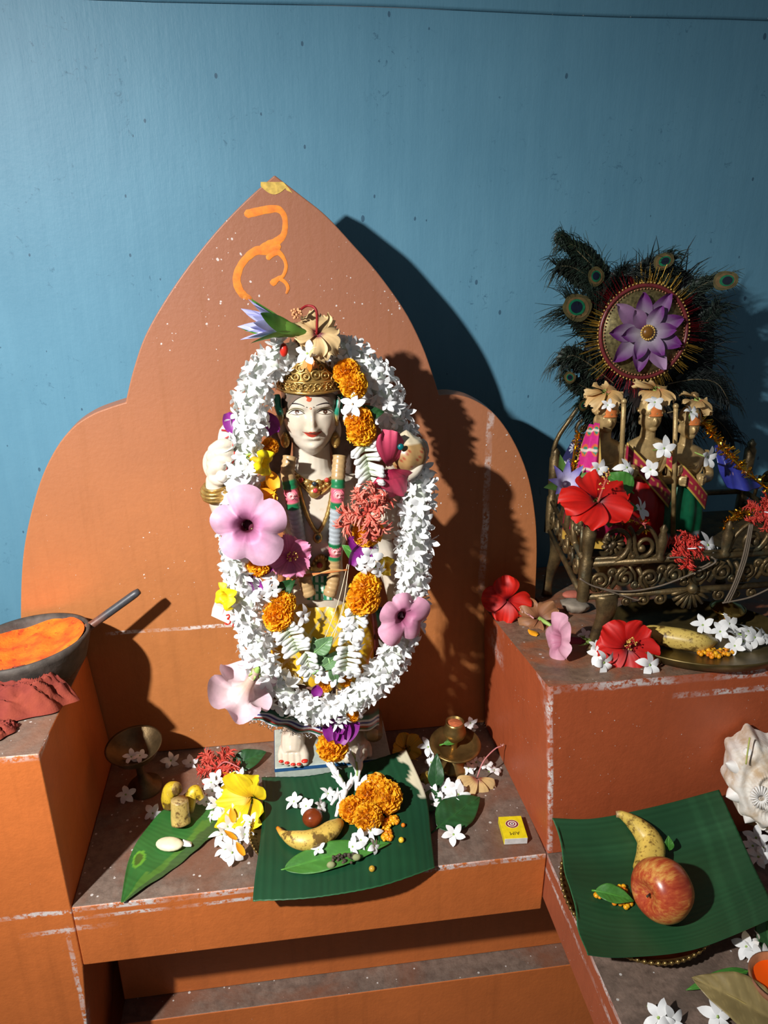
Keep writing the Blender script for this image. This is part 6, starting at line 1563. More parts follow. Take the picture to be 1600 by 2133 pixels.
# ---- figurines
M_FIG = plain('pale_brass', lin(186, 156, 104), .42, .35, var=.35, vs=70, bmp=.35, bs=240)
def figure(label, hx, hy, fyc, base_px, s, sash_c, skirt_c, staff, hat_c):
    """a standing cast figurine: hx,hy the face centre in the photograph, fyc its depth"""
    H = at_y(hx, hy, fyc); g = thing('brass_figurine', label, 'figurine', V((H.x, fyc + .012, ZF + .0006))); GI_ = g.matrix_world.inverted()
    zt = H.z; z0 = ZF + .0008; hgt = zt - z0; u = s; mb = MB(); X = H.x; Yc = fyc + .012
    def pnt(x, y, z): return V((X + x * u, Yc + y * u, z))
    mb.ball(pnt(0, -.002, zt), .0165 * u, 22, sc=(.86, .92, 1.16))
    mb.ball(pnt(0, -.0165, zt - .002), .0042 * u, 10, sc=(.7, .9, 1.4)); mb.ball(pnt(0, -.0125, zt - .0125 * u), .0060 * u, 10, sc=(1, .6, .7))
    for q_ in (-1, 1):
        mb.ball(pnt(q_ * .0058, -.0135, zt + .003 * u), .0030 * u, 8, sc=(1.3, .6, .6)); mb.ball(pnt(q_ * .014, 0, zt - .003), .005 * u, 8, sc=(.5, .7, 1.4))
        mb.tube([pnt(q_ * .0095, -.0125, zt + .0072 * u), pnt(q_ * .004, -.0158, zt + .0065 * u)], .0011 * u, 6)
    mb.tube([pnt(0, 0, zt - .012), pnt(0, 0, zt - .034 * u)], [.0095 * u, .011 * u], 14)
    k = hgt
    prof = [(.012, .010, zt - .028 * u), (.030, .016, zt - .038 * u), (.033, .018, zt - .05 * u), (.026, .017, zt - .075 * u), (.022, .016, zt - k * .46), (.028, .020, zt - k * .55), (.034, .024, zt - k * .72), (.036, .026, zt - k * .9), (.034, .025, z0 + .006)]
    rws = cat_rom(prof, 30); vs = []
    for r in rws:
        for j in range(26): a = 2 * pi * j / 26; vs.append(V((X + r[0] * u * cos(a), Yc + r[1] * u * sin(a), r[2])))
    mb.add(vs, [[i * 26 + j, i * 26 + (j + 1) % 26, (i + 1) * 26 + (j + 1) % 26, (i + 1) * 26 + j] for i in range(29) for j in range(26)] + [list(range(26))[::-1], [29 * 26 + j for j in range(26)]])
    for q_ in (-1, 1):
        el = pnt(q_ * .043, -.004, zt - .078 * u); ha = pnt(q_ * (.034 if staff else .016), -.030, zt - .078 * u + (.012 if staff else .004) * u)
        C = cat_rom([pnt(q_ * .030, 0, zt - .042 * u), el, ha], 12); mb.tube(C, [.0095 * u, .0092 * u, .009 * u, .0085 * u, .0082 * u, .008 * u, .008 * u, .0075 * u, .007 * u, .0066 * u, .0062 * u, .006 * u], 12); mb.ball(ha, .0085 * u, 10); 
        for f in range(4): mb.tube([ha + V((q_ * .003, -.004, .006 - .004 * f)) * u, ha + V((-q_ * .004, -.009, .006 - .004 * f)) * u], .0021 * u, 6)
    o = mb.build('src', M_FIG); rm = o.modifiers.new('r', 'REMESH'); rm.mode = 'VOXEL'; rm.voxel_size = .0011; rm.use_smooth_shade = True; sm = o.modifiers.new('s', 'SMOOTH'); sm.iterations = 2
    dg = bpy.context.evaluated_depsgraph_get(); dg.update(); me = bpy.data.meshes.new_from_object(o.evaluated_get(dg), depsgraph=dg); bpy.data.objects.remove(o)
    bv = BVHTree.FromPolygons([v.co.copy() for v in me.vertices], [tuple(p.vertices) for p in me.polygons]); me.transform(GI_); me.name = 'body'
    for p in me.polygons: p.use_smooth = True
    link('body', me, g)
    mb = MB(); mb.lathe([(.0158 * u, zt + .006 * u), (.0172 * u, zt + .009 * u), (.0160 * u, zt + .013 * u), (.0150 * u, zt + .020 * u), (.011 * u, zt + .027 * u), (.0085 * u, zt + .028 * u), (.006 * u, zt + .036 * u), (.001, zt + .041 * u)], 20, M=Matrix.Translation((X, Yc, 0)))
    for i in range(12): a = 2 * pi * i / 12; mb.ball((X + .0172 * u * cos(a), Yc + .0172 * u * sin(a), zt + .010 * u), .0022 * u, 6)
    mb.build('crown', M_FIG, g, M=GI_)
    mb = MB(); mb.grid(lambda a, b_: V((X + (a - .5) * .020 * u * (1 - .5 * b_), Yc - (.0180 * sqrt(max(0, 1 - ((a - .5) * 1.1) ** 2))) * u - .001, zt + (.006 + .017 * b_) * u)), 8, 6); mb.build('orange_paste', plain('orange_tika', lin(214, 120, 56), .8, var=.2, vs=150), g, M=GI_)
    # beaded collars
    mb = MB()
    for k2 in range(3):
        zz = zt - (.036 + .010 * k2) * u; rx = (.016 + .007 * k2) * u
        mb.tube([V((X + rx * sin(a), Yc - (.0135 + .004 * k2) * u * cos(a) - .001, zz - .010 * u * cos(a) * (1 + .4 * k2))) for a in [(-1.2 + 2.4 * i / 16) for i in range(17)]], .0014 * u, 5)
    mb.build('collar', M_FIG, g, M=GI_)
    # skirt and sash
    mb = MB(); zs = zt - k * .42
    def sk(a, b_):
        an = 2 * pi * a; zz = zs + (z0 + .010 - zs) * b_; r = (.026 + .016 * sin(min(1, b_ * 1.15) * pi * .55)) * u * (1 + .05 * sin(an * 9 + 2 * b_)); c = skirt_c[0]
        if b_ > .86: c = skirt_c[1]
        if b_ < .05: c = lin(200, 160, 70)
        return (V((X + r * cos(an), Yc + r * .78 * sin(an), zz)), c)
    mb.grid(sk, 60, 18, wu=True); mb.build('skirt', plain('satin' + str(hx), (1, 1, 1), .28, .1, var=.2, vs=70, vcol=True), g, M=GI_)
    mb = MB()
    def sa(a, b_):
        x = (-.040 + .075 * a) * u; zz = zt - (.040 + .075 * a) * u + (b_ - .5) * .026 * u
        y = -.020 * u - .012 * u * sin(pi * a) - .003; edge = b_ < .12 or b_ > .88
        c = lin(206, 170, 80) if edge else (lin(206, 170, 80) if (hypot((a * 9) % 1 - .5, (b_ - .5) * 1.6) < .16) else sash_c)
        return (V((X + x, Yc + y, zz)), c)
    mb.grid(sa, 30, 13); mb.build('sash', M_VC, g, M=GI_, thick=.0008)
    if staff:
        a, b_ = staff; mb = MB(); A, B_ = at_y(a[0], a[1], fyc - .030), at_y(b_[0], b_[1], fyc - .028); B_.z = max(B_.z, ZF + .001); mb.tube([A, A.lerp(B_, .3), B_], [.0032, .0034, .0036], 9); mb.ball(A, .0042, 8); mb.build('staff', M_FIG, g, M=GI_)
    return g
FGY = 1.005
figure('brass figurine wearing a magenta embroidered shawl, beside the throne side rail', 1268, 876, FGY, 1110, 1.06, lin(190, 40, 120), (lin(150, 24, 60), lin(200, 160, 70)), ((1300, 836), (1292, 1010)), 0)
figure('brass figurine in a glossy red skirt standing in the middle of the throne', 1362, 874, FGY + .005, 1115, 1.06, lin(150, 34, 60), (lin(170, 20, 20), lin(140, 20, 24)), ((1408, 846), (1402, 1118)), 0)
figure('shorter brass figurine in a glossy green skirt with silver hem', 1443, 892, FGY, 1110, .98, lin(168, 44, 62), (lin(18, 92, 60), lin(170, 174, 180)), None, 0)
# embroidered shawl, navy cloth at the first figure's side; blue cloth and gold tinsel at the third
def fw(px, py, y): return at_y(px, py, y)
def drape(name, label, rows, colf, mat=None, nu=26, nv=26, cat='cloth', amp=.003):
    C = [[fw(*p) for p in r] for r in rows]; cols = [cat_rom(r, nv) for r in C]; G = [cat_rom([c_[j] for c_ in cols], nu) for j in range(nv)]
    mb = MB()
    def fn(u, v):
        i, j = int(round(u * (nu - 1))), int(round(v * (nv - 1))); p = G[j][i].copy(); p.y += amp * sin(v * 14 + u * 3); return (p, colf(u, v))
    mb.grid(fn, nu, nv); o = mb.build(name, mat or M_VCM, thick=.001); tag(o, label, cat); return o
MAG = lin(190, 26, 116)
def shawl_c(u, v):
    if v > .86: return lin(190, 156, 76)
    if v < .08: return lin(170, 140, 60)
    if abs((u * 4) % 1 - .5) < .07: return lin(210, 190, 180)
    d_ = hypot((u * 4) % 1 - .5, (v * 2.2) % 1 - .5)
    return lin(24, 124, 100) if d_ < .20 else (lin(206, 90, 40) if d_ < .30 else MAG)
drape('embroidered_shawl', 'magenta shawl with green and orange embroidery hanging beside the first figurine', [[(1228, 885, 1.0), (1240, 882, .985), (1250, 880, .975)], [(1212, 930, .99), (1232, 930, .970), (1252, 930, .962)], [(1198, 985, .985), (1226, 985, .962), (1254, 985, .955)], [(1195, 1020, .985), (1225, 1018, .958), (1256, 1015, .950)]], shawl_c, nu=60, nv=50)
def navy_c(u, v):
    d_ = hypot((u * 2.5) % 1 - .5, (v * 1.6) % 1 - .5); a = abs(sin(6 * math.atan2((u * 2.5) % 1 - .5, (v * 1.6) % 1 - .5)))
    return lin(206, 206, 214) if .14 < d_ < .14 + .22 * a ** 2 or d_ < .05 else lin(28, 28, 76)
drape('navy_cloth', 'navy cloth with white flower print behind the magenta shawl', [[(1195, 915, 1.04), (1210, 912, 1.02), (1222, 910, 1.0)], [(1172, 960, 1.03), (1190, 960, 1.0), (1206, 960, .99)], [(1160, 1000, 1.02), (1180, 1002, .99), (1198, 1004, .985)]], navy_c, nu=50, nv=50)
BLU = plain('blue_satin', lin(44, 50, 130), .25, 0, var=.3, vs=30)
drape('blue_cloth', 'shiny dark blue satin cloth falling from the third figurine to the throne side', [[(1490, 930, 1.02), (1500, 925, 1.02), (1520, 935, 1.02)], [(1500, 980, 1.0), (1530, 975, .99), (1562, 985, 1.0)], [(1515, 1015, .99), (1550, 1022, .975), (1590, 1018, .99)]], lambda u, v: (1, 1, 1), BLU)
M_TIN = plain('gold_tinsel', lin(226, 176, 60), .2, 1.0, var=.3, vs=100)
def tinsel(name, label, path, n, L, seed):
    q = random.Random(seed); C = cat_rom([fw(*p) for p in path], 60); mb = MB(); mb.tube(C, .002, 5)
    for i in range(n):
        p = C[q.randrange(60)]; d_ = V((q.uniform(-1, 1), q.uniform(-1, .5), q.uniform(-.7, 1))).normalized() * L * q.uniform(.5, 1.2); w = d_.cross(V((q.uniform(-1, 1), q.uniform(-1, 1), q.uniform(-1, 1)))).normalized() * .0009
        mb.add([p - w, p + w, p + d_ + w, p + d_ - w], [[0, 1, 2, 3]])
    return tag(mb.build(name, M_TIN, smooth=False), label, 'tinsel')
tinsel('gold_tinsel', 'gold tinsel string running from behind the third figurine down over the blue cloth', [(1462, 872, 1.03), (1490, 915, 1.0), (1530, 960, .98), (1575, 1000, .975), (1620, 1030, .97)], 330, .013, 1)
tinsel('gold_tinsel', 'gold tinsel bunched inside the throne beside the opening in its front rail', [(1508, 1100, .925), (1530, 1075, .92), (1570, 1062, .92), (1620, 1050, .92)], 200, .011, 2)
tinsel('gold_tinsel', 'gold tinsel glinting behind the big red hibiscus in the throne', [(1225, 1070, .93), (1270, 1085, .925), (1330, 1085, .925), (1345, 1110, .93)], 160, .010, 3)
tinsel('gold_tinsel', 'gold tinsel edging beside the magenta shawl at the throne side rail', [(1205, 900, 1.0), (1196, 950, .99), (1192, 1010, .98)], 130, .008, 4)

# ---- fan of peacock feathers with the purple petal medallion
M_FEA = plain('peacock_barb', (1, 1, 1), .5, .1, var=.35, vs=120, vcol=True)
FAN_Y = 1.135
fan = thing('peacock_feather_fan', 'dark fan of peacock feathers rising behind the three figurines', 'feather fan', fw(1345, 900, FAN_Y))
FI = fan.matrix_world.inverted()
mb = MB(); c0 = fw(1345, 770, FAN_Y + .004); rx_ = (fw(1480, 770, FAN_Y) - fw(1345, 770, FAN_Y)).length; rz_ = (fw(1345, 920, FAN_Y) - fw(1345, 770, FAN_Y)).length
mb.lathe([(0, 0), (.5, 0), (.9, .0), (1.0, .003), (1.0, .006), (0, .006)], 40); mb.v = [c0 + V((p.x * rx_, -p.z, p.y * rz_ * 1.35)) for p in mb.v]
mb.build('backing_board', plain('dark_cloth_board', lin(24, 24, 34), .7, var=.4, vs=60), fan, M=FI)
# tail of the fan reaching down to the throne floor
mb = MB(); mb.box((fw(1300, 900, FAN_Y).x, FAN_Y - .004, ZF + .001), (fw(1400, 900, FAN_Y).x, FAN_Y + .004, fw(1345, 800, FAN_Y).z)); mb.build('handle', plain('fan_handle', lin(40, 30, 26), .7), fan, M=FI, smooth=False)
q = random.Random(21)
def feather(path, L, nb, eye=None, droop=.5, seed=0, c0=lin(34, 34, 26), c1=lin(40, 58, 46), spread=1.0, start=.15):
    qq = random.Random(seed); C = cat_rom([fw(*p) for p in path], 50); mb = MB()
    mb.tube(C, [.0012 - .0008 * i / 49 for i in range(50)], 5, col=lin(120, 104, 74))
    def vane(u, v):
        k = int(round(start * 49 + (49 - start * 49) * u)); k = min(49, k); tg = (C[min(49, k + 1)] - C[max(0, k - 1)]).normalized(); sd = tg.cross(V((0, -1, 0))).normalized(); s_ = (v - .5) * 2
        w = L * .34 * sin(pi * (.12 + .86 * u)) ** .7 * (1 + .15 * sin(k * 2.3))
        return (C[k] + sd * w * s_ + V((0, .004 + .35 * w * s_ * s_, -.25 * w * abs(s_))), tuple(x * .8 for x in lerpc(c0, c1, .5 + .5 * sin(k * 1.7 + 3 * s_))))
    mb.grid(vane, 40, 9)
    for i in range(nb):
        f = start + (1 - start) * (i + qq.random()) / nb; k = min(48, int(f * 49)); p = C[k]; tg = (C[k + 1] - C[k]).normalized(); sd = tg.cross(V((0, -1, 0))).normalized()
        for s in (-1, 1):
            a = qq.uniform(.35, .8) * spread; l = L * qq.uniform(.6, 1.15) * (1 - .3 * f); d1 = (tg * (1.0 - .4 * a) + sd * s * a + V((0, qq.uniform(-.35, .25), 0))).normalized()
            e = p + d1 * l * .55; e2 = e + (d1 * .5 + tg * .1 + V((0, qq.uniform(-.3, .2), -droop * qq.uniform(.4, 1.2))) + sd * s * qq.uniform(-.35, .2)).normalized() * l * .5
            c = lerpc(c0, c1, qq.random()); mb.tube(cat_rom([p, p + d1 * l * .3, e, e2], 6), [.0007, .0007, .0006, .0005, .0004, .0002], 3, col=c, caps=False)
    o = mb.build('feather', M_FEA, fan, M=FI)
    if eye:
        r, ec = eye; ex = C[-1]; tg = (C[-1] - C[-4]).normalized(); sd = tg.cross(V((0, -1, 0))).normalized(); mb = MB()
        for i, (k, cc, of, w) in enumerate(((1.0, lin(86, 78, 46), 0, 1.0), (.80, lin(110, 88, 54), .0, .95), (.58, lin(14, 110, 72), .10, .98), (.40, lin(12, 22, 44), .14, 1.05))):
            mb.add([ex - tg * r * (.55 - of) + (tg * (r * k * 1.25 * cos(2 * pi * j / 30)) + sd * (r * k * w * sin(2 * pi * j / 30))) * (1 + (.05 * sin(j * 7.0) if i == 0 else 0)) + V((0, -.0100 - .0006 * i, 0)) for j in range(30)], [list(range(30))], 0, cc)
        mb.build('eye', M_FEA, o, M=FI, smooth=False)
feather([(1300, 780, 1.12), (1262, 700, 1.11), (1230, 655, 1.10), (1186, 634, 1.092)], .080, 110, (.0195, 0), .25, 1, spread=.95, start=.35)
feather([(1310, 760, 1.125), (1275, 640, 1.115), (1245, 590, 1.11), (1232, 568, 1.105)], .040, 60, (.0125, 0), .4, 2, c0=lin(22, 34, 28))
feather([(1320, 740, 1.13), (1275, 600, 1.12), (1225, 530, 1.11), (1180, 505, 1.10)], .046, 80, None, .5, 3, c0=lin(20, 30, 26), c1=lin(46, 62, 40))
feather([(1310, 720, 1.13), (1260, 610, 1.12), (1200, 560, 1.11), (1160, 555, 1.10)], .052, 70, None, .9, 4)
feather([(1290, 620, 1.125), (1240, 560, 1.11), (1200, 520, 1.105), (1170, 490, 1.10), (1165, 510, 1.10)], .028, 60, None, .6, 14, c0=lin(18, 34, 26))
feather([(1335, 740, 1.13), (1330, 620, 1.12), (1345, 560, 1.115), (1385, 540, 1.11)], .044, 80, (.012, 0), .5, 5, c0=lin(18, 22, 22), c1=lin(30, 52, 48))
feather([(1350, 740, 1.13), (1375, 620, 1.12), (1390, 560, 1.115), (1402, 535, 1.11)], .036, 70, None, .6, 6, c0=lin(26, 40, 26))
feather([(1370, 720, 1.13), (1420, 630, 1.12), (1470, 590, 1.11), (1515, 582, 1.10)], .040, 80, (.014, 0), .4, 7, c0=lin(24, 40, 34), c1=lin(60, 74, 60))
feather([(1280, 800, 1.12), (1230, 760, 1.11), (1190, 740, 1.10), (1168, 760, 1.10)], .052, 70, None, 1.0, 8)
feather([(1300, 850, 1.12), (1250, 820, 1.10), (1205, 800, 1.09), (1178, 780, 1.085)], .040, 60, (.0085, 0), .6, 9)
feather([(1290, 880, 1.11), (1255, 870, 1.08), (1225, 850, 1.06), (1208, 838, 1.05)], .034, 50, (.009, 0), .8, 10, c0=lin(20, 46, 38))
feather([(1380, 760, 1.12), (1440, 700, 1.115), (1480, 660, 1.11), (1495, 640, 1.11)], .046, 70, None, .7, 11, c0=lin(16, 18, 20))
feather([(1390, 800, 1.12), (1450, 790, 1.115), (1495, 800, 1.11), (1520, 840, 1.11)], .052, 80, None, .9, 12, c0=lin(14, 18, 18), c1=lin(26, 40, 36))
feather([(1390, 860, 1.12), (1450, 850, 1.115), (1500, 880, 1.11), (1530, 920, 1.11)], .055, 80, None, .8, 13, c0=lin(16, 18, 18), c1=lin(36, 42, 40))
feather([(1330, 700, 1.125), (1300, 600, 1.11), (1290, 580, 1.105), (1300, 570, 1.10)], .050, 90, None, .6, 15, c0=lin(16, 18, 16), c1=lin(30, 44, 36))
mb = MB()
for i in range(1000):                                          # short dark barbs packed all round the board
    a = q.uniform(0, 2 * pi); k = q.uniform(.35, 1.0); p = c0 + V((cos(a) * rx_ * k, -.008, sin(a) * rz_ * 1.35 * k)); d_ = V((cos(a) + q.uniform(-.5, .5), q.uniform(-.5, 0), sin(a) + q.uniform(-.7, .4))).normalized() * q.uniform(.02, .06)
    mb.tube([p, p + d_ * .5, p + d_ + V((0, 0, -.008))], [.0011, .0009, .0002], 3, col=lerpc(lin(14, 14, 18), lin(34, 52, 42), q.random() ** 2), caps=False)
tag(mb.build('loose_barbs', M_FEA, fan, M=FI), kind='stuff')
mc = fw(1341, 692, 1.085); MRr = (fw(1429, 692, 1.085) - mc).length
med = thing('petal_medallion', 'round medallion of purple fabric petals with red beaded rim in front of the feathers', 'ornament', mc, look((-.02, -1, .12)))
mb = MB(); mb.lathe([(0, .0), (MRr * .97, .0), (MRr, -.003), (MRr * .97, -.006), (0, -.006)], 48, col=lin(92, 84, 56)); mb.build('disc', plain('glitter_disc', lin(120, 108, 70), .35, .6, var=.6, vs=220), med)
mb = MB(); mb.tube([V((MRr * cos(2 * pi * i / 60), MRr * sin(2 * pi * i / 60), 0)) for i in range(60)], .0030, 8, closed=True, col=lin(108, 40, 42))
for i in range(80): a = 2 * pi * i / 80; mb.ball((MRr * 1.06 * cos(a), MRr * 1.06 * sin(a), .001), .0016, 5, col=lin(176, 140, 70)); mb.ball((MRr * .93 * cos(a), MRr * .93 * sin(a), .002), .0013, 5, col=lin(170, 110, 80))
mb.build('beaded_rim', M_VC, med)
for i in range(15):
    ring_ = i >= 9; a = (2 * pi * i / 9 + .35) if not ring_ else (2 * pi * (i - 9) / 6 + .1); L = MRr * ((.95 if i % 2 else .86) if not ring_ else .62); mb = MB(); W_ = MRr * (.20 if not ring_ else .17); h0 = .004 if not ring_ else .010
    def fn(u, v):
        s = (v - .5) * 2; w = W_ * sin(pi * min(1, .10 + .88 * u) ** 1.1) ** .8; x, y = L * (.10 + .90 * u), w * s; z = h0 + .010 * u * (1 - .3 * u) + .006 * abs(s) * u - .003
        c = lerpc(lin(186, 176, 186), lin(112, 46, 122), (u - .25) * 1.5 + .35 * abs(s)) if not (i % 4 == 3) else lerpc(lin(110, 60, 110), lin(176, 140, 176), u)
        return (V((x * cos(a) - y * sin(a), x * sin(a) + y * cos(a), z)), c)
    mb.grid(fn, 12, 9); mb.build('petal', M_PETAL, med)
mb = MB(); mb.ball((0, 0, .014), .0085, 14, col=lin(120, 78, 24), sc=(1, 1, .6)); 
for i in range(18): a = 2 * pi * i / 18; mb.ball((.010 * cos(a), .010 * sin(a), .014), .0017, 6, col=lin(212, 170, 80))
mb.build('jewelled_centre', M_VC, med)
mb = MB(); q = random.Random(5)
for i in range(330):
    a = q.uniform(0, 2 * pi); L = MRr * q.uniform(.12, .52); r0 = MRr * 1.0; d_ = V((cos(a), sin(a), q.uniform(-.25, .25))); p = V((r0 * cos(a), r0 * sin(a), -.003)); red = sin(a * 3 + 1) > .25; c = lerpc(lin(120, 20, 30), lin(150, 30, 40), q.random()) if red else lerpc(lin(150, 112, 40), lin(214, 170, 70), q.random())
    mb.tube([p, p + d_ * L], [.0007, .0004], 3, col=c, caps=False)
tag(mb.build('tinsel_fringe', plain('fringe_foil', (1, 1, 1), .3, .7, var=.2, vcol=True), med), kind='stuff')

# ---- flowers laid on the throne and figures
PEACH = (lin(222, 172, 104), lin(232, 196, 136), lin(190, 120, 80))
for (px, py, y, nr, sd, lb_, an, R0_) in [(1262, 818, 1.006, (-.1, -.32, .95), 31, 'wilted peach flower draped over the head of the figurine with the magenta shawl', [0.2, 1.6, 2.8, 3.6, 5.4], .031), (1368, 812, 1.010, (.05, -.35, .95), 32, 'wilted peach flower draped over the head of the figurine in red', [.3, 1.2, 2.2, 3.4, 4.6], .033), (1454, 834, 1.006, (.25, -.3, .95), 33, 'wilted peach flower draped over the head of the figurine in green', [0.0, 1.0, 3.0, 4.4], .028)]:
    t_ = thing('wilted_hibiscus', lb_, 'flower', fw(px, py, y), look(nr, .2)); hibiscus_parts(t_, R0_, *PEACH, sd, cup=.12, ruff=.16, fringe=.15, angles=an, column=False, curl=.30)
    mb = MB(); mb.lathe([(.0015, -.014), (.005, -.006), (.006, .002)], 10); mb.build('calyx', M_GREENBIT, t_)
for i, (px, py, y, nr, s, lb_) in enumerate([(1266, 844, .972, (0, -.7, .7), .6, 'white flower on the forehead of the figurine with the magenta shawl'), (1364, 838, .972, (.1, -.7, .7), .85, 'white flower on the forehead of the figurine in red'), (1440, 858, .972, (.2, -.6, .8), .85, 'white flower on the forehead of the figurine in green'), (1247, 977, .945, (-.1, -.9, .4), .95, 'white flower on the magenta shawl above the big red hibiscus'), (1306, 974, .95, (.1, -.8, .6), 1.0, 'white flower between the two taller figurines above the round green leaf'), (1384, 934, .955, (0, -1, .2), 1.1, 'white flower on the chest of the figurine in red'), (1474, 952, .958, (.1, -1, .2), 1.0, 'white flower on the sash of the figurine in green'), (1335, 1060, .905, (.5, -.7, .4), 1.0, 'white flower on the throne rail beside the big red hibiscus'), (1475, 1135, .905, (.2, -.6, .7), 1.2, 'white flower behind the coral flower in the throne opening'), (1490, 1152, .90, (.6, -.6, .4), .7, 'small white flower caught in the throne opening beside the coral one'), (1355, 978, .955, (-.3, -.9, .3), .9, 'white flower at the waist of the figurine in red')]):
    jasmine(fw(px, py, y), nr, lb_, None, i, s)
t_ = thing('hibiscus_flower', 'large bright red hibiscus flower lying on the front crest of the throne', 'flower', fw(1246, 1046, .882), look((-.10, -.50, .85), .5))
hibiscus_parts(t_, .049, lin(196, 16, 8), lin(222, 30, 14), lin(110, 0, 6), 41, cup=.30, ruff=.12, angles=[.25, 1.15, 2.6, 3.6, 5.3], col_c=lin(214, 100, 90)); mb = MB(); mb.lathe([(.0015, -.014), (.005, -.006), (.006, .002)], 10); mb.build('calyx', M_GREENBIT, t_)
t_ = thing('water_lily', 'small lilac water lily at the throne side rail next to the big red hibiscus', 'flower', fw(1176, 1012, .945), look((-.1, -.75, .55), 0))
for k in range(8): spear(t_, .030, .0062, .003, k * 2 * pi / 8, .55, LIL0, lin(120, 110, 190), 'petal', M_PETAL, .3)
for k in range(4): spear(t_, .030, .0072, .004, k * pi / 2 + .3, .75, lin(110, 150, 60), lin(80, 120, 50), 'sepal', M_PETAL, .35)
mb = MB(); mb.ball((0, 0, .008), .005, 8, col=lin(60, 40, 60)); mb.build('flower_heart', M_PETAL, t_)
def tleaf(label, px, py, y, tx, ty, L, W, mat=M_LEAF, **k):
    p = fw(px, py, y); leaf('green_leaf', label, p, fw(tx, ty, y - .004) - p, (0, -.9, .4), L, W, mat, **k)
tleaf('round green leaf between the big red hibiscus and the figurine in red', 1318, 1024, .92, 1276, 988, .045, .019, seed=2, stem=.004)
tleaf('green leaf pointing sideways under the red hibiscus stamen', 1290, 1056, .885, 1325, 1058, .026, .009, seed=3, stem=.006); tleaf('green leaf pointing down over the throne crest below the red hibiscus', 1268, 1058, .880, 1266, 1090, .026, .0105, seed=4, stem=.006)
t_ = thing('fringed_flower', 'coral red fringed flower in the opening of the throne front', 'flower', fw(1432, 1143, .897), look((.1, -.7, .7), .4)); fringed_mb(.026, lin(200, 40, 30), lin(226, 76, 60), 12, 6).build('petals', M_PETAL, t_)
mb = MB(); mb.tube([V((0, 0, 0)), V((.004, -.006, .01))], .001, 5); mb.build('stamen_column', M_PETAL, t_)
t_ = thing('fringed_flower', 'coral red fringed flower beside the gold tinsel on the far throne crest', 'flower', fw(1592, 1066, .885), look((-.1, -.8, .5), .4)); fringed_mb(.022, lin(200, 50, 40), lin(226, 86, 66), 13, 6).build('petals', M_PETAL, t_)
mb = MB(); mb.tube([V((0, 0, 0)), V((.004, -.006, .01))], .001, 5); mb.build('stamen_column', M_PETAL, t_)
mb = MB(); mb.tube(cat_rom([fw(1298, 1068, .878), fw(1320, 1080, .876), fw(1345, 1094, .878)], 10), .0016, 5, col=lin(196, 50, 70))
for i in range(16): p = fw(1318 + 1.7 * i, 1079 + .9 * i, .877); mb.tube([p, p + V((R.uniform(-.004, .004), -.003, R.uniform(-.005, .005)))], .0006, 4, col=lin(226, 120, 110))
tag(mb.build('stamen', M_PETAL), 'loose crimson flower stamen lying over the throne crest', 'stamen')
# ================================================================ offerings on the right block around the throne
def rr_(px, py, l=0.0): return on_r(px, py) + V((0, 0, l))
RROT = Matrix.Rotation(-math.atan(.157), 3, 'X')
pc = on_r(1500, 1326); pl = thing('brass_platter', 'broad shallow brass platter with a banana under the front of the throne', 'plate', V((.590, .905, zr(.905) + .0008)), RROT)
PR = .128
mb = MB(); mb.lathe([(0, .002), (PR * .80, .002), (PR * .93, .006), (PR, .016), (PR + .002, .016), (PR + .001, .0135), (PR * .95, .003), (PR * .80, 0), (0, 0)], 80); mb.build('dish', plain('dull_platter', lin(112, 94, 54), .38, .7, var=.35, vs=40), pl)
BP = BVHTree.FromPolygons([pl.matrix_world @ v for v in mb.v], mb.f)
d_ = lambda x, y, l=0.0: drop(BP, x, y, l)
banana('ripe_banana', 'yellow banana with dark stripes lying on the brass platter', [d_(1340, 1338, .010), d_(1352, 1338, .0145), d_(1385, 1345, .0155), d_(1425, 1352, .0155), d_(1455, 1356, .014), d_(1474, 1352, .011), d_(1487, 1346, .008)], [.0085, .0125, .0145, .0150, .0130, .0090, .0050], body=lin(214, 184, 96), stem_c=lin(190, 160, 70), tip_c=lin(196, 160, 60), facets=5)
boondi('boondi_sweet', 'yellow boondi sweet grains scattered beside the banana on the brass platter', BP, [(1470, 1362, 16, 7), (1500, 1362, 26, 7), (1485, 1368, 20, 4)], 70, .0032, 6)
for i, (x, y, nr, s) in enumerate([(1462, 1308, (-.3, -.6, .7), 1.05), (1516, 1310, (.3, -.6, .7), 1.1), (1496, 1332, (-.2, -.7, .6), 1.0), (1535, 1336, (.1, -.5, .8), 1.15), (1556, 1326, (.3, -.5, .8), 1.1), (1568, 1345, (.2, -.7, .6), 1.15), (1528, 1352, (-.2, -.6, .7), .9), (1545, 1348, (.4, -.6, .6), 1.0), (1585, 1338, (.5, -.5, .6), .95)]):
    jasmine(d_(x, y + 6, .010 + .004 * (i % 3)), nr, 'white flower in the heap on the brass platter beside the banana', 'white flowers on the brass platter', i, s)
t_ = thing('brass_cup', 'small shiny brass cup standing at the back of the platter under the throne', 'cup', d_(1510, 1300, .001))
mb = MB(); mb.lathe([(0, .0), (.016, 0), (.017, .003), (.010, .007), (.014, .013), (.024, .024), (.026, .028), (.0245, .0275), (.013, .016), (0, .014)], 30); mb.build('bowl', plain('bright_brass', lin(190, 156, 84), .18, .95, var=.2), t_)
mb = MB(); mb.lathe([(.0242, .0272), (.018, .034), (.006, .038), (.003, .041), (.0045, .045), (0, .047)], 24); mb.build('lid', bpy.data.materials['bright_brass'], t_)
t_ = thing('hibiscus_flower', 'open red hibiscus flower lying against the brass platter at the throne leg', 'flower', rr_(1302, 1378, .022), look((-.10, -.80, .6), .9))
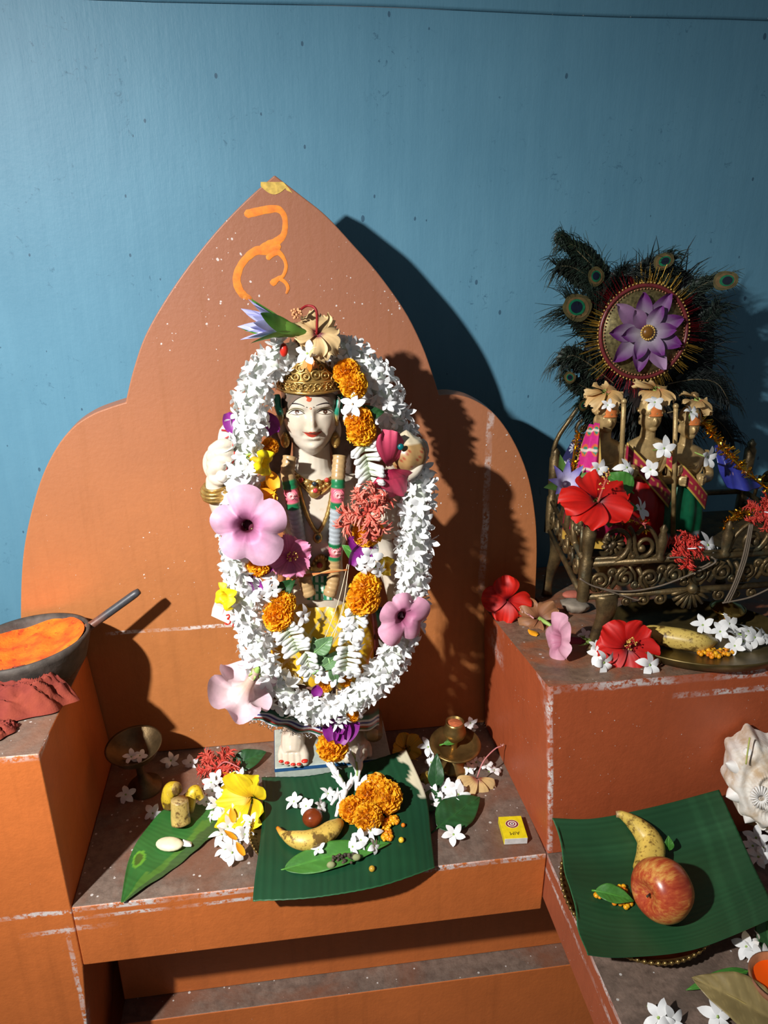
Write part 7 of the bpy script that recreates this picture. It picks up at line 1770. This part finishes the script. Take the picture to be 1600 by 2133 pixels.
hibiscus_parts(t_, .043, lin(190, 14, 10), lin(214, 26, 16), lin(100, 0, 8), 51, cup=.18, ruff=.12, col_c=lin(206, 60, 60), colL=.5); mb = MB(); mb.lathe([(.0015, -.014), (.005, -.006), (.006, .002)], 10); mb.build('calyx', M_GREENBIT, t_)
for i, (x, y, nr, s, lb_) in enumerate([(1262, 1362, (-.1, -.7, .7), 1.1, 'white flower in the bunch in front of the throne leg beside the red hibiscus'), (1245, 1375, (-.5, -.5, .7), .95, 'white flower in the bunch in front of the throne leg beside the red hibiscus'), (1256, 1390, (.1, -.8, .4), 1.15, 'white flower in the bunch in front of the throne leg beside the red hibiscus'), (1240, 1358, (-.2, -.5, .8), .8, 'white flower in the bunch in front of the throne leg beside the red hibiscus'), (1275, 1345, (.2, -.5, .8), .8, 'white flower in the bunch in front of the throne leg beside the red hibiscus')]):
    jasmine(rr_(x, y + 6, .012), nr, lb_, 'white flowers at the throne leg', i, s)
jasmine(rr_(1352, 1398, .010), (.1, -.75, .6), 'lone white flower at the front edge of the right block below the platter', None, 5, 1.2); jasmine(rr_(1217, 1334, .008), (-.3, -.4, .8), 'half hidden white flower beside the throne leg and the mauve flower', None, 6, .7)
t_ = thing('trumpet_flower', 'mauve trumpet flower lying on its side at the corner of the right block', 'flower', rr_(1158, 1366, .026), look((-.97, -.12, .20), 1.0))
trumpet_mb(.036, .050, lin(222, 164, 182), lin(206, 134, 160), lin(130, 30, 60), 17, .08).build('corolla', M_PETAL, t_); calyx_mb(z0=-.050, tip=.016).build('calyx', M_GREENBIT, t_)
t_ = thing('hibiscus_flower', 'red hibiscus flower with long pale stamen leaning on the backdrop beside the right block', 'flower', at_y(1057, 1250, 1.035), look((-.25, -.9, .35), 1.6))
hibiscus_parts(t_, .040, lin(200, 20, 10), lin(222, 36, 18), lin(120, 0, 10), 61, cup=.35, ruff=.16, angles=[.1, 1.5, 3.0, 4.5], column=False, curl=.3)
mb = MB(); T_i = t_.matrix_world.inverted(); mb.tube(cat_rom([at_y(1060, 1250, 1.055), at_y(1085, 1268, 1.03), at_y(1112, 1288, 1.0)], 10), .0013, 5, col=lin(222, 160, 160))
for i in range(14): p = at_y(1068 + 2.2 * i, 1257 + 1.6 * i, 1.045 - .003 * i); mb.tube([p, p + V((R.uniform(-.003, .003), -.002, R.uniform(-.004, .004)))], .0005, 4, col=lin(232, 190, 180))
mb.build('stamen_column', M_PETAL, t_, M=T_i)
t_ = thing('wilted_hibiscus', 'dried brown hibiscus flower on the right block behind the mauve trumpet flower', 'flower', rr_(1122, 1300, .010), look((-.3, -.5, .8), .2))
hibiscus_parts(t_, .036, lin(150, 96, 62), lin(176, 124, 84), lin(110, 60, 40), 71, cup=.3, ruff=.22, angles=[.8, 2.4, 3.4, 4.3], column=False); mb = MB(); mb.tube([V((0, 0, 0)), V((.016, -.012, .004)), V((.026, -.022, 0))], [.004, .003, .0015], 8); mb.build('calyx', M_GREENBIT, t_)
mb = MB()
mb.lathe([(0, 0), (.016, 0), (.022, .007), (.0235, .012), (.020, .014), (.008, .018), (0, .019)], 20, wob=lambda a, z: 1 + .08 * sin(8 * a)); o = mb.build('clay_pot_lid', plain('grey_clay', lin(140, 128, 112), .8, var=.25)); o.location = rr_(1196, 1272, .001); o.rotation_euler = (-.15, .1, 0); tag(o, 'small grey fluted clay lid on the right block behind the throne leg', 'lid')
mb = MB(); mb.ball((0, 0, 0), .014, 12, sc=(1.3, .8, .45), col=lin(176, 96, 76)); o = mb.build('pink_stone', M_VCM); o.location = rr_(1192, 1246, .007); tag(o, 'flat pinkish stone beneath the side rail of the throne', 'stone')
mb = MB(); mb.grid(lambda u, v: V((.007 * (v - .5) * 2 * sin(pi * (.15 + .8 * u)), .018 * (u - .5), .002 * sin(pi * v))), 8, 5); o = mb.build('orange_petal', bpy.data.materials['orange_petala']); o.location = rr_(1110, 1322, .003); o.rotation_euler = (.1, 0, .6); tag(o, 'loose orange petal on the edge of the right block beside the mauve trumpet flower', 'petal')

# ================================================================ low step: beaded plate, banana leaf, apple
c = at_z(1385, 1832, .012); c.z = 0
pl2 = plate('beaded_plate', 'large brass plate with a beaded rim under the apple and banana leaf', V((.430, .694, .0150)), .099, .024, 76, rimw=.0030, tilt=Matrix.Rotation(radians(8.2), 3, 'X'))
def leaf2_col(u, v, c):
    k = 1.0
    if v < .012: k = 2.2
    if abs(v - .82) < .015 or abs(v - .90) < .008: k = 1.25
    return tuple(x * k for x in c)
bl2 = sheet('banana_leaf', 'large square of banana leaf on the beaded plate holding the apple',
    [[(1150, 1704, .092), (1240, 1706, .089), (1370, 1680, .092), (1498, 1645, .104)], [(1172, 1790, .070), (1260, 1785, .054), (1400, 1765, .056), (1536, 1725, .078)],
     [(1188, 1855, .060), (1280, 1875, .045), (1420, 1865, .047), (1575, 1812, .062)], [(1202, 1925, .052), (1290, 1945, .042), (1440, 1935, .043), (1600, 1865, .056)], [(1224, 1988, .050), (1300, 1994, .042), (1450, 1978, .043), (1612, 1914, .054)]],
    M_BLEAF2, nu=56, nv=60, ribs=30, rib_axis=0, colfn=leaf2_col, amp=.0003, wobble=lambda u, v: V((.005 * noise.noise(V((u * 4, 1, 0))) * (v < .05), 0, .0015 * sin(u * 5 + v * 3))))
B2 = bvh_of(bl2); e_ = lambda x, y, l=0.0: drop(B2, x, y, l)
banana('ripe_banana', 'short curved yellow banana standing its stem away from the apple on the leaf', [e_(1282, 1708, .010), e_(1296, 1714, .013), e_(1325, 1738, .015), e_(1348, 1768, .0165), e_(1352, 1800, .017), e_(1342, 1835, .016)], [.0040, .0060, .0120, .0165, .0180, .0165], stem_c=lin(190, 160, 110), body=lin(226, 192, 90), tip_c=lin(210, 170, 70), stem_n=3)
m, t, b = nt('apple_skin'); co = nd(t, 'ShaderNodeTexCoord').outputs['Object']
sp = nd(t, 'ShaderNodeSeparateXYZ', {0: co})
st = nd(t, 'ShaderNodeVectorMath', {0: co}); st.operation = 'NORMALIZE'
st = nd(t, 'ShaderNodeMapping', {'Vector': st.outputs[0], 'Scale': (5, 5, .6)}).outputs[0]
k1 = noise_tex(t, st, 1.6, 5, .7); k2 = noise_tex(t, co, 22, 3)
g_ = math_n(t, 'ADD', math_n(t, 'MULTIPLY', k1, .55), math_n(t, 'MULTIPLY', k2, .55))
c = ramp(t, g_, [(.40, lin(150, 46, 30)), (.54, lin(180, 78, 44)), (.64, lin(206, 136, 68)), (.76, lin(220, 186, 100))])
t.links.new(c, b.inputs['Base Color']); b.inputs['Roughness'].default_value = .28; M_APPLE = m
ap = thing('apple', 'red and yellow streaked apple lying on its side on the banana leaf', 'fruit', e_(1372, 1898, .037), look((-.88, -.28, .10), .4))
def aprof(th): r = .0385 * (sin(th) ** .88) * (1 + .05 * cos(th)); z = .034 * cos(th) - .013 * exp(-(th / .34) ** 2) + .008 * exp(-((pi - th) / .30) ** 2); return (max(r, .00001), z)
mb = MB(); mb.lathe([aprof(pi * (.002 + .996 * i / 40)) for i in range(41)], 48, wob=lambda a, z: 1 + .018 * cos(5 * a) * (1 if z < 0 else .4)); mb.build('apple_flesh', M_APPLE, ap)
mb = MB(); mb.tube([V((0, 0, .020)), V((.002, 0, .026)), V((.004, .001, .029))], [.0016, .0013, .0017], 6); mb.build('stem', plain('apple_stem', lin(70, 50, 34), .8), ap)
boondi('boondi_sweet', 'orange boondi sweet grains under the small leaf beside the apple', B2, [(1245, 1868, 8, 6), (1295, 1858, 14, 10), (1302, 1885, 14, 8), (1290, 1875, 16, 14)], 55, .0034, 9)
p = e_(1240, 1866, .010); leaf('green_leaf', 'small pale green leaf lying on the boondi grains beside the apple', p, e_(1318, 1888, .010) - p, (0, -.4, 1), .048, .0125, M_LEAF, seed=5, stem=.004)
p = e_(1392, 1786, .012); leaf('green_leaf', 'tiny green leaf standing between the apple and banana', p, e_(1384, 1765, .030) - p, (-.3, -.9, .3), .020, .0070, M_LEAF, seed=7, stem=.002)

# conch, dried leaves and clay lamp at the frame's edge
m, t, b = nt('shell'); co = nd(t, 'ShaderNodeTexCoord').outputs['Object']
c = mixc(t, ramp(t, noise_tex(t, co, 30, 4, .65), [(.42, 0), (.66, .9)]), lin(232, 226, 216), lin(190, 160, 120)); t.links.new(c, b.inputs['Base Color']); b.inputs['Roughness'].default_value = .5; bump(t, b, noise_tex(t, co, 120, 4), .5, .002); M_SHELL = m
cs = at_y(1592, 1640, .730); cs.z = max(cs.z, .09)
sh = thing('conch_shell', 'knobbly white conch shell standing against the right block beside the banana leaf', 'shell', cs, look((-.35, -.9, .25), .3))
mb = MB()
def shell_fn(u, v):
    a = 2 * pi * v; r = .050 * u ** .8; knob = 1 + .13 * max(0, sin(9 * a)) * (u > .55) * min(1, (u - .55) * 4) + .10 * sin(a + 6 * u)
    z = .026 * (1 - u ** 1.6) + .004 * sin(u * 16 + a) + .0018 * sin(34 * a) * u * (u < .5)
    if u > .93: z -= (u - .93) * .5
    return V((r * .80 * cos(a) * knob, r * 1.20 * sin(a) * knob, z))
mb.grid(shell_fn, 34, 110, wv=True)
mb.grid(lambda u, v: V((.05 * .80 * cos(2 * pi * v) * (1 - .9 * u) * 1.0, .05 * 1.2 * sin(2 * pi * v) * (1 - .9 * u), -.036 * (1 - (1 - u) ** 2.5) - .012)), 14, 60, wv=True)
mb.build('shell_body', M_SHELL, sh)
mb = MB()
for k in range(11):
    a = 2 * pi * (k + .4 * sin(k * 5.0)) / 11; kk = 1 + .10 * sin(k * 3.3); M4 = Matrix.Translation((.042 * cos(a) * kk, .060 * sin(a) * kk, .004)) @ look((cos(a), sin(a), .35)).to_4x4()
    mb.grid(lambda u, v: V((.0105 * (1 - u ** 1.6) * cos(2 * pi * v) * (1 + .15 * sin(4 * pi * v + k)), .0105 * (1 - u ** 1.6) * sin(2 * pi * v), -.008 + (.013 + .004 * sin(k * 2.1)) * u)), 9, 14, wv=True, M=M4)
for k in range(20):
    a = 2 * pi * k / 20; mb.tube([V((-.010 + .004 * cos(a), .004 * sin(a), .0275)), V((-.010 + .013 * cos(a), .016 * sin(a), .0255))], [.0009, .0016], 5)
mb.build('ridges', plain('shell_white', lin(236, 232, 226), .5, var=.08), sh)
mb = MB(); mb.tube(cat_rom([at_y(1554, 1592, .728), at_y(1558, 1562, .735), at_y(1562, 1536, .742)], 8), .0011, 5, col=lin(176, 180, 92)); o = mb.build('flower_stalk', M_VCM); tag(o, 'thin yellow green stalk sticking up from the top of the conch shell', 'stalk')
def sl(px, py, l=0.0): return at_z(px, py, l)
M_DRY = mat_leaf('dry_leaf', lin(120, 104, 66), lin(146, 128, 84), None)
p = sl(1600, 1712, .012); leaf('dry_leaf', 'dry olive brown leaf on the step below the conch shell', sl(1640, 1722, .012), sl(1535, 1700, .016) - sl(1640, 1722, .012), (0, -.4, 1), .085, .020, M_DRY, seed=21, fold=.35)
p = sl(1480, 2066, .012); leaf('dry_leaf', 'large dry olive leaf beneath the orange clay lamp', sl(1632, 2132, .010), sl(1476, 2062, .012) - sl(1632, 2132, .010), (0, -.3, 1), .100, .032, M_DRY, seed=22, fold=.2)
p = sl(1420, 2058, .006); leaf('dark_leaf', 'thin dark green leaf running from the clay lamp over the bare step', sl(1560, 2020, .010), sl(1425, 2062, .006) - sl(1560, 2020, .010), (0, -.3, 1), .085, .009, M_LEAF, seed=23, fold=.2)
p = sl(1590, 1930, .01); leaf('dark_leaf', 'dark leaf edge beyond the white flowers above the clay lamp', sl(1605, 1990, .008), sl(1592, 1915, .02) - sl(1605, 1990, .008), (-.2, -.4, .9), .060, .016, M_LEAFD, seed=24)
WF = [(1575, 1745, (-.4, -.5, .7)), (1590, 1765, (0, -.4, .9)), (1580, 1785, (-.3, -.4, .8)), (1597, 1782, (.2, -.5, .8)), (1568, 1762, (-.3, -.6, .7))]
for i, (x, y, nr) in enumerate(WF): jasmine(sl(x, y, .014), nr, 'white flower in the heap between the conch shell and the banana leaf edge', 'white flowers below the conch', i, 1.1)
WF = [(1555, 1972, (-.4, -.5, .7)), (1572, 1982, (0, -.4, .9)), (1585, 1965, (.2, -.4, .8)), (1578, 1998, (-.2, -.5, .8)), (1590, 1990, (.3, -.4, .8))]
for i, (x, y, nr) in enumerate(WF): jasmine(sl(x, y, .012), nr, 'white flower in the heap between the plate rim and the clay lamp', 'white flowers above the clay lamp', i, 1.05)
for i, (x, y, nr, lb_) in enumerate([(1372, 2120, (-.2, -.5, .8), 'white flower bud on the bare step at the bottom edge, beside dark stains'), (1398, 2128, (.3, -.5, .8), 'second white flower on the bare step at the bottom edge'), (1496, 2118, (-.1, -.7, .6), 'white flower under the large dry leaf near the bottom edge')]): jasmine(sl(x, y, .010), nr, lb_, None, i + 2, 1.2)
lm = thing('clay_lamp', 'small clay lamp filled with glowing orange oil at the corner of the step', 'lamp', sl(1616, 2070, .0) + V((0, 0, .0002)))
mb = MB(); mb.lathe([(0, 0), (.018, 0), (.026, .006), (.033, .020), (.0345, .027), (.0325, .0275), (.029, .020), (.020, .010), (0, .009)], 40); mb.build('clay_bowl', plain('red_clay', lin(142, 92, 66), .75, var=.3, vs=70), lm)
m, t, b = nt('lamp_oil'); b.inputs['Base Color'].default_value = (*lin(226, 84, 8), 1); b.inputs['Roughness'].default_value = .06; M_OIL = m
mb = MB(); mb.lathe([(0, .0195), (.0288, .0195)], 40); mb.build('oil', M_OIL, lm)
mb = MB(); mb.tube([V((-.004, .004, .0200)), V((.008, .010, .0215)), V((.018, .016, .026))], [.0018, .0017, .0014], 6); mb.build('wick', plain('burnt_wick', lin(60, 44, 34), .9), lm)
fm = bpy.data.materials.new('flame'); fm.use_nodes = True; bs_ = fm.node_tree.nodes['Principled BSDF']; bs_.inputs['Emission Color'].default_value = (1, .55, .12, 1); bs_.inputs['Emission Strength'].default_value = 14
mb = MB(); mb.lathe([(.0002, .024), (.0030, .028), (.0034, .033), (.0022, .040), (.0002, .048)], 14, M=Matrix.Translation((.018, .016, 0))); mb.build('flame', fm, lm)
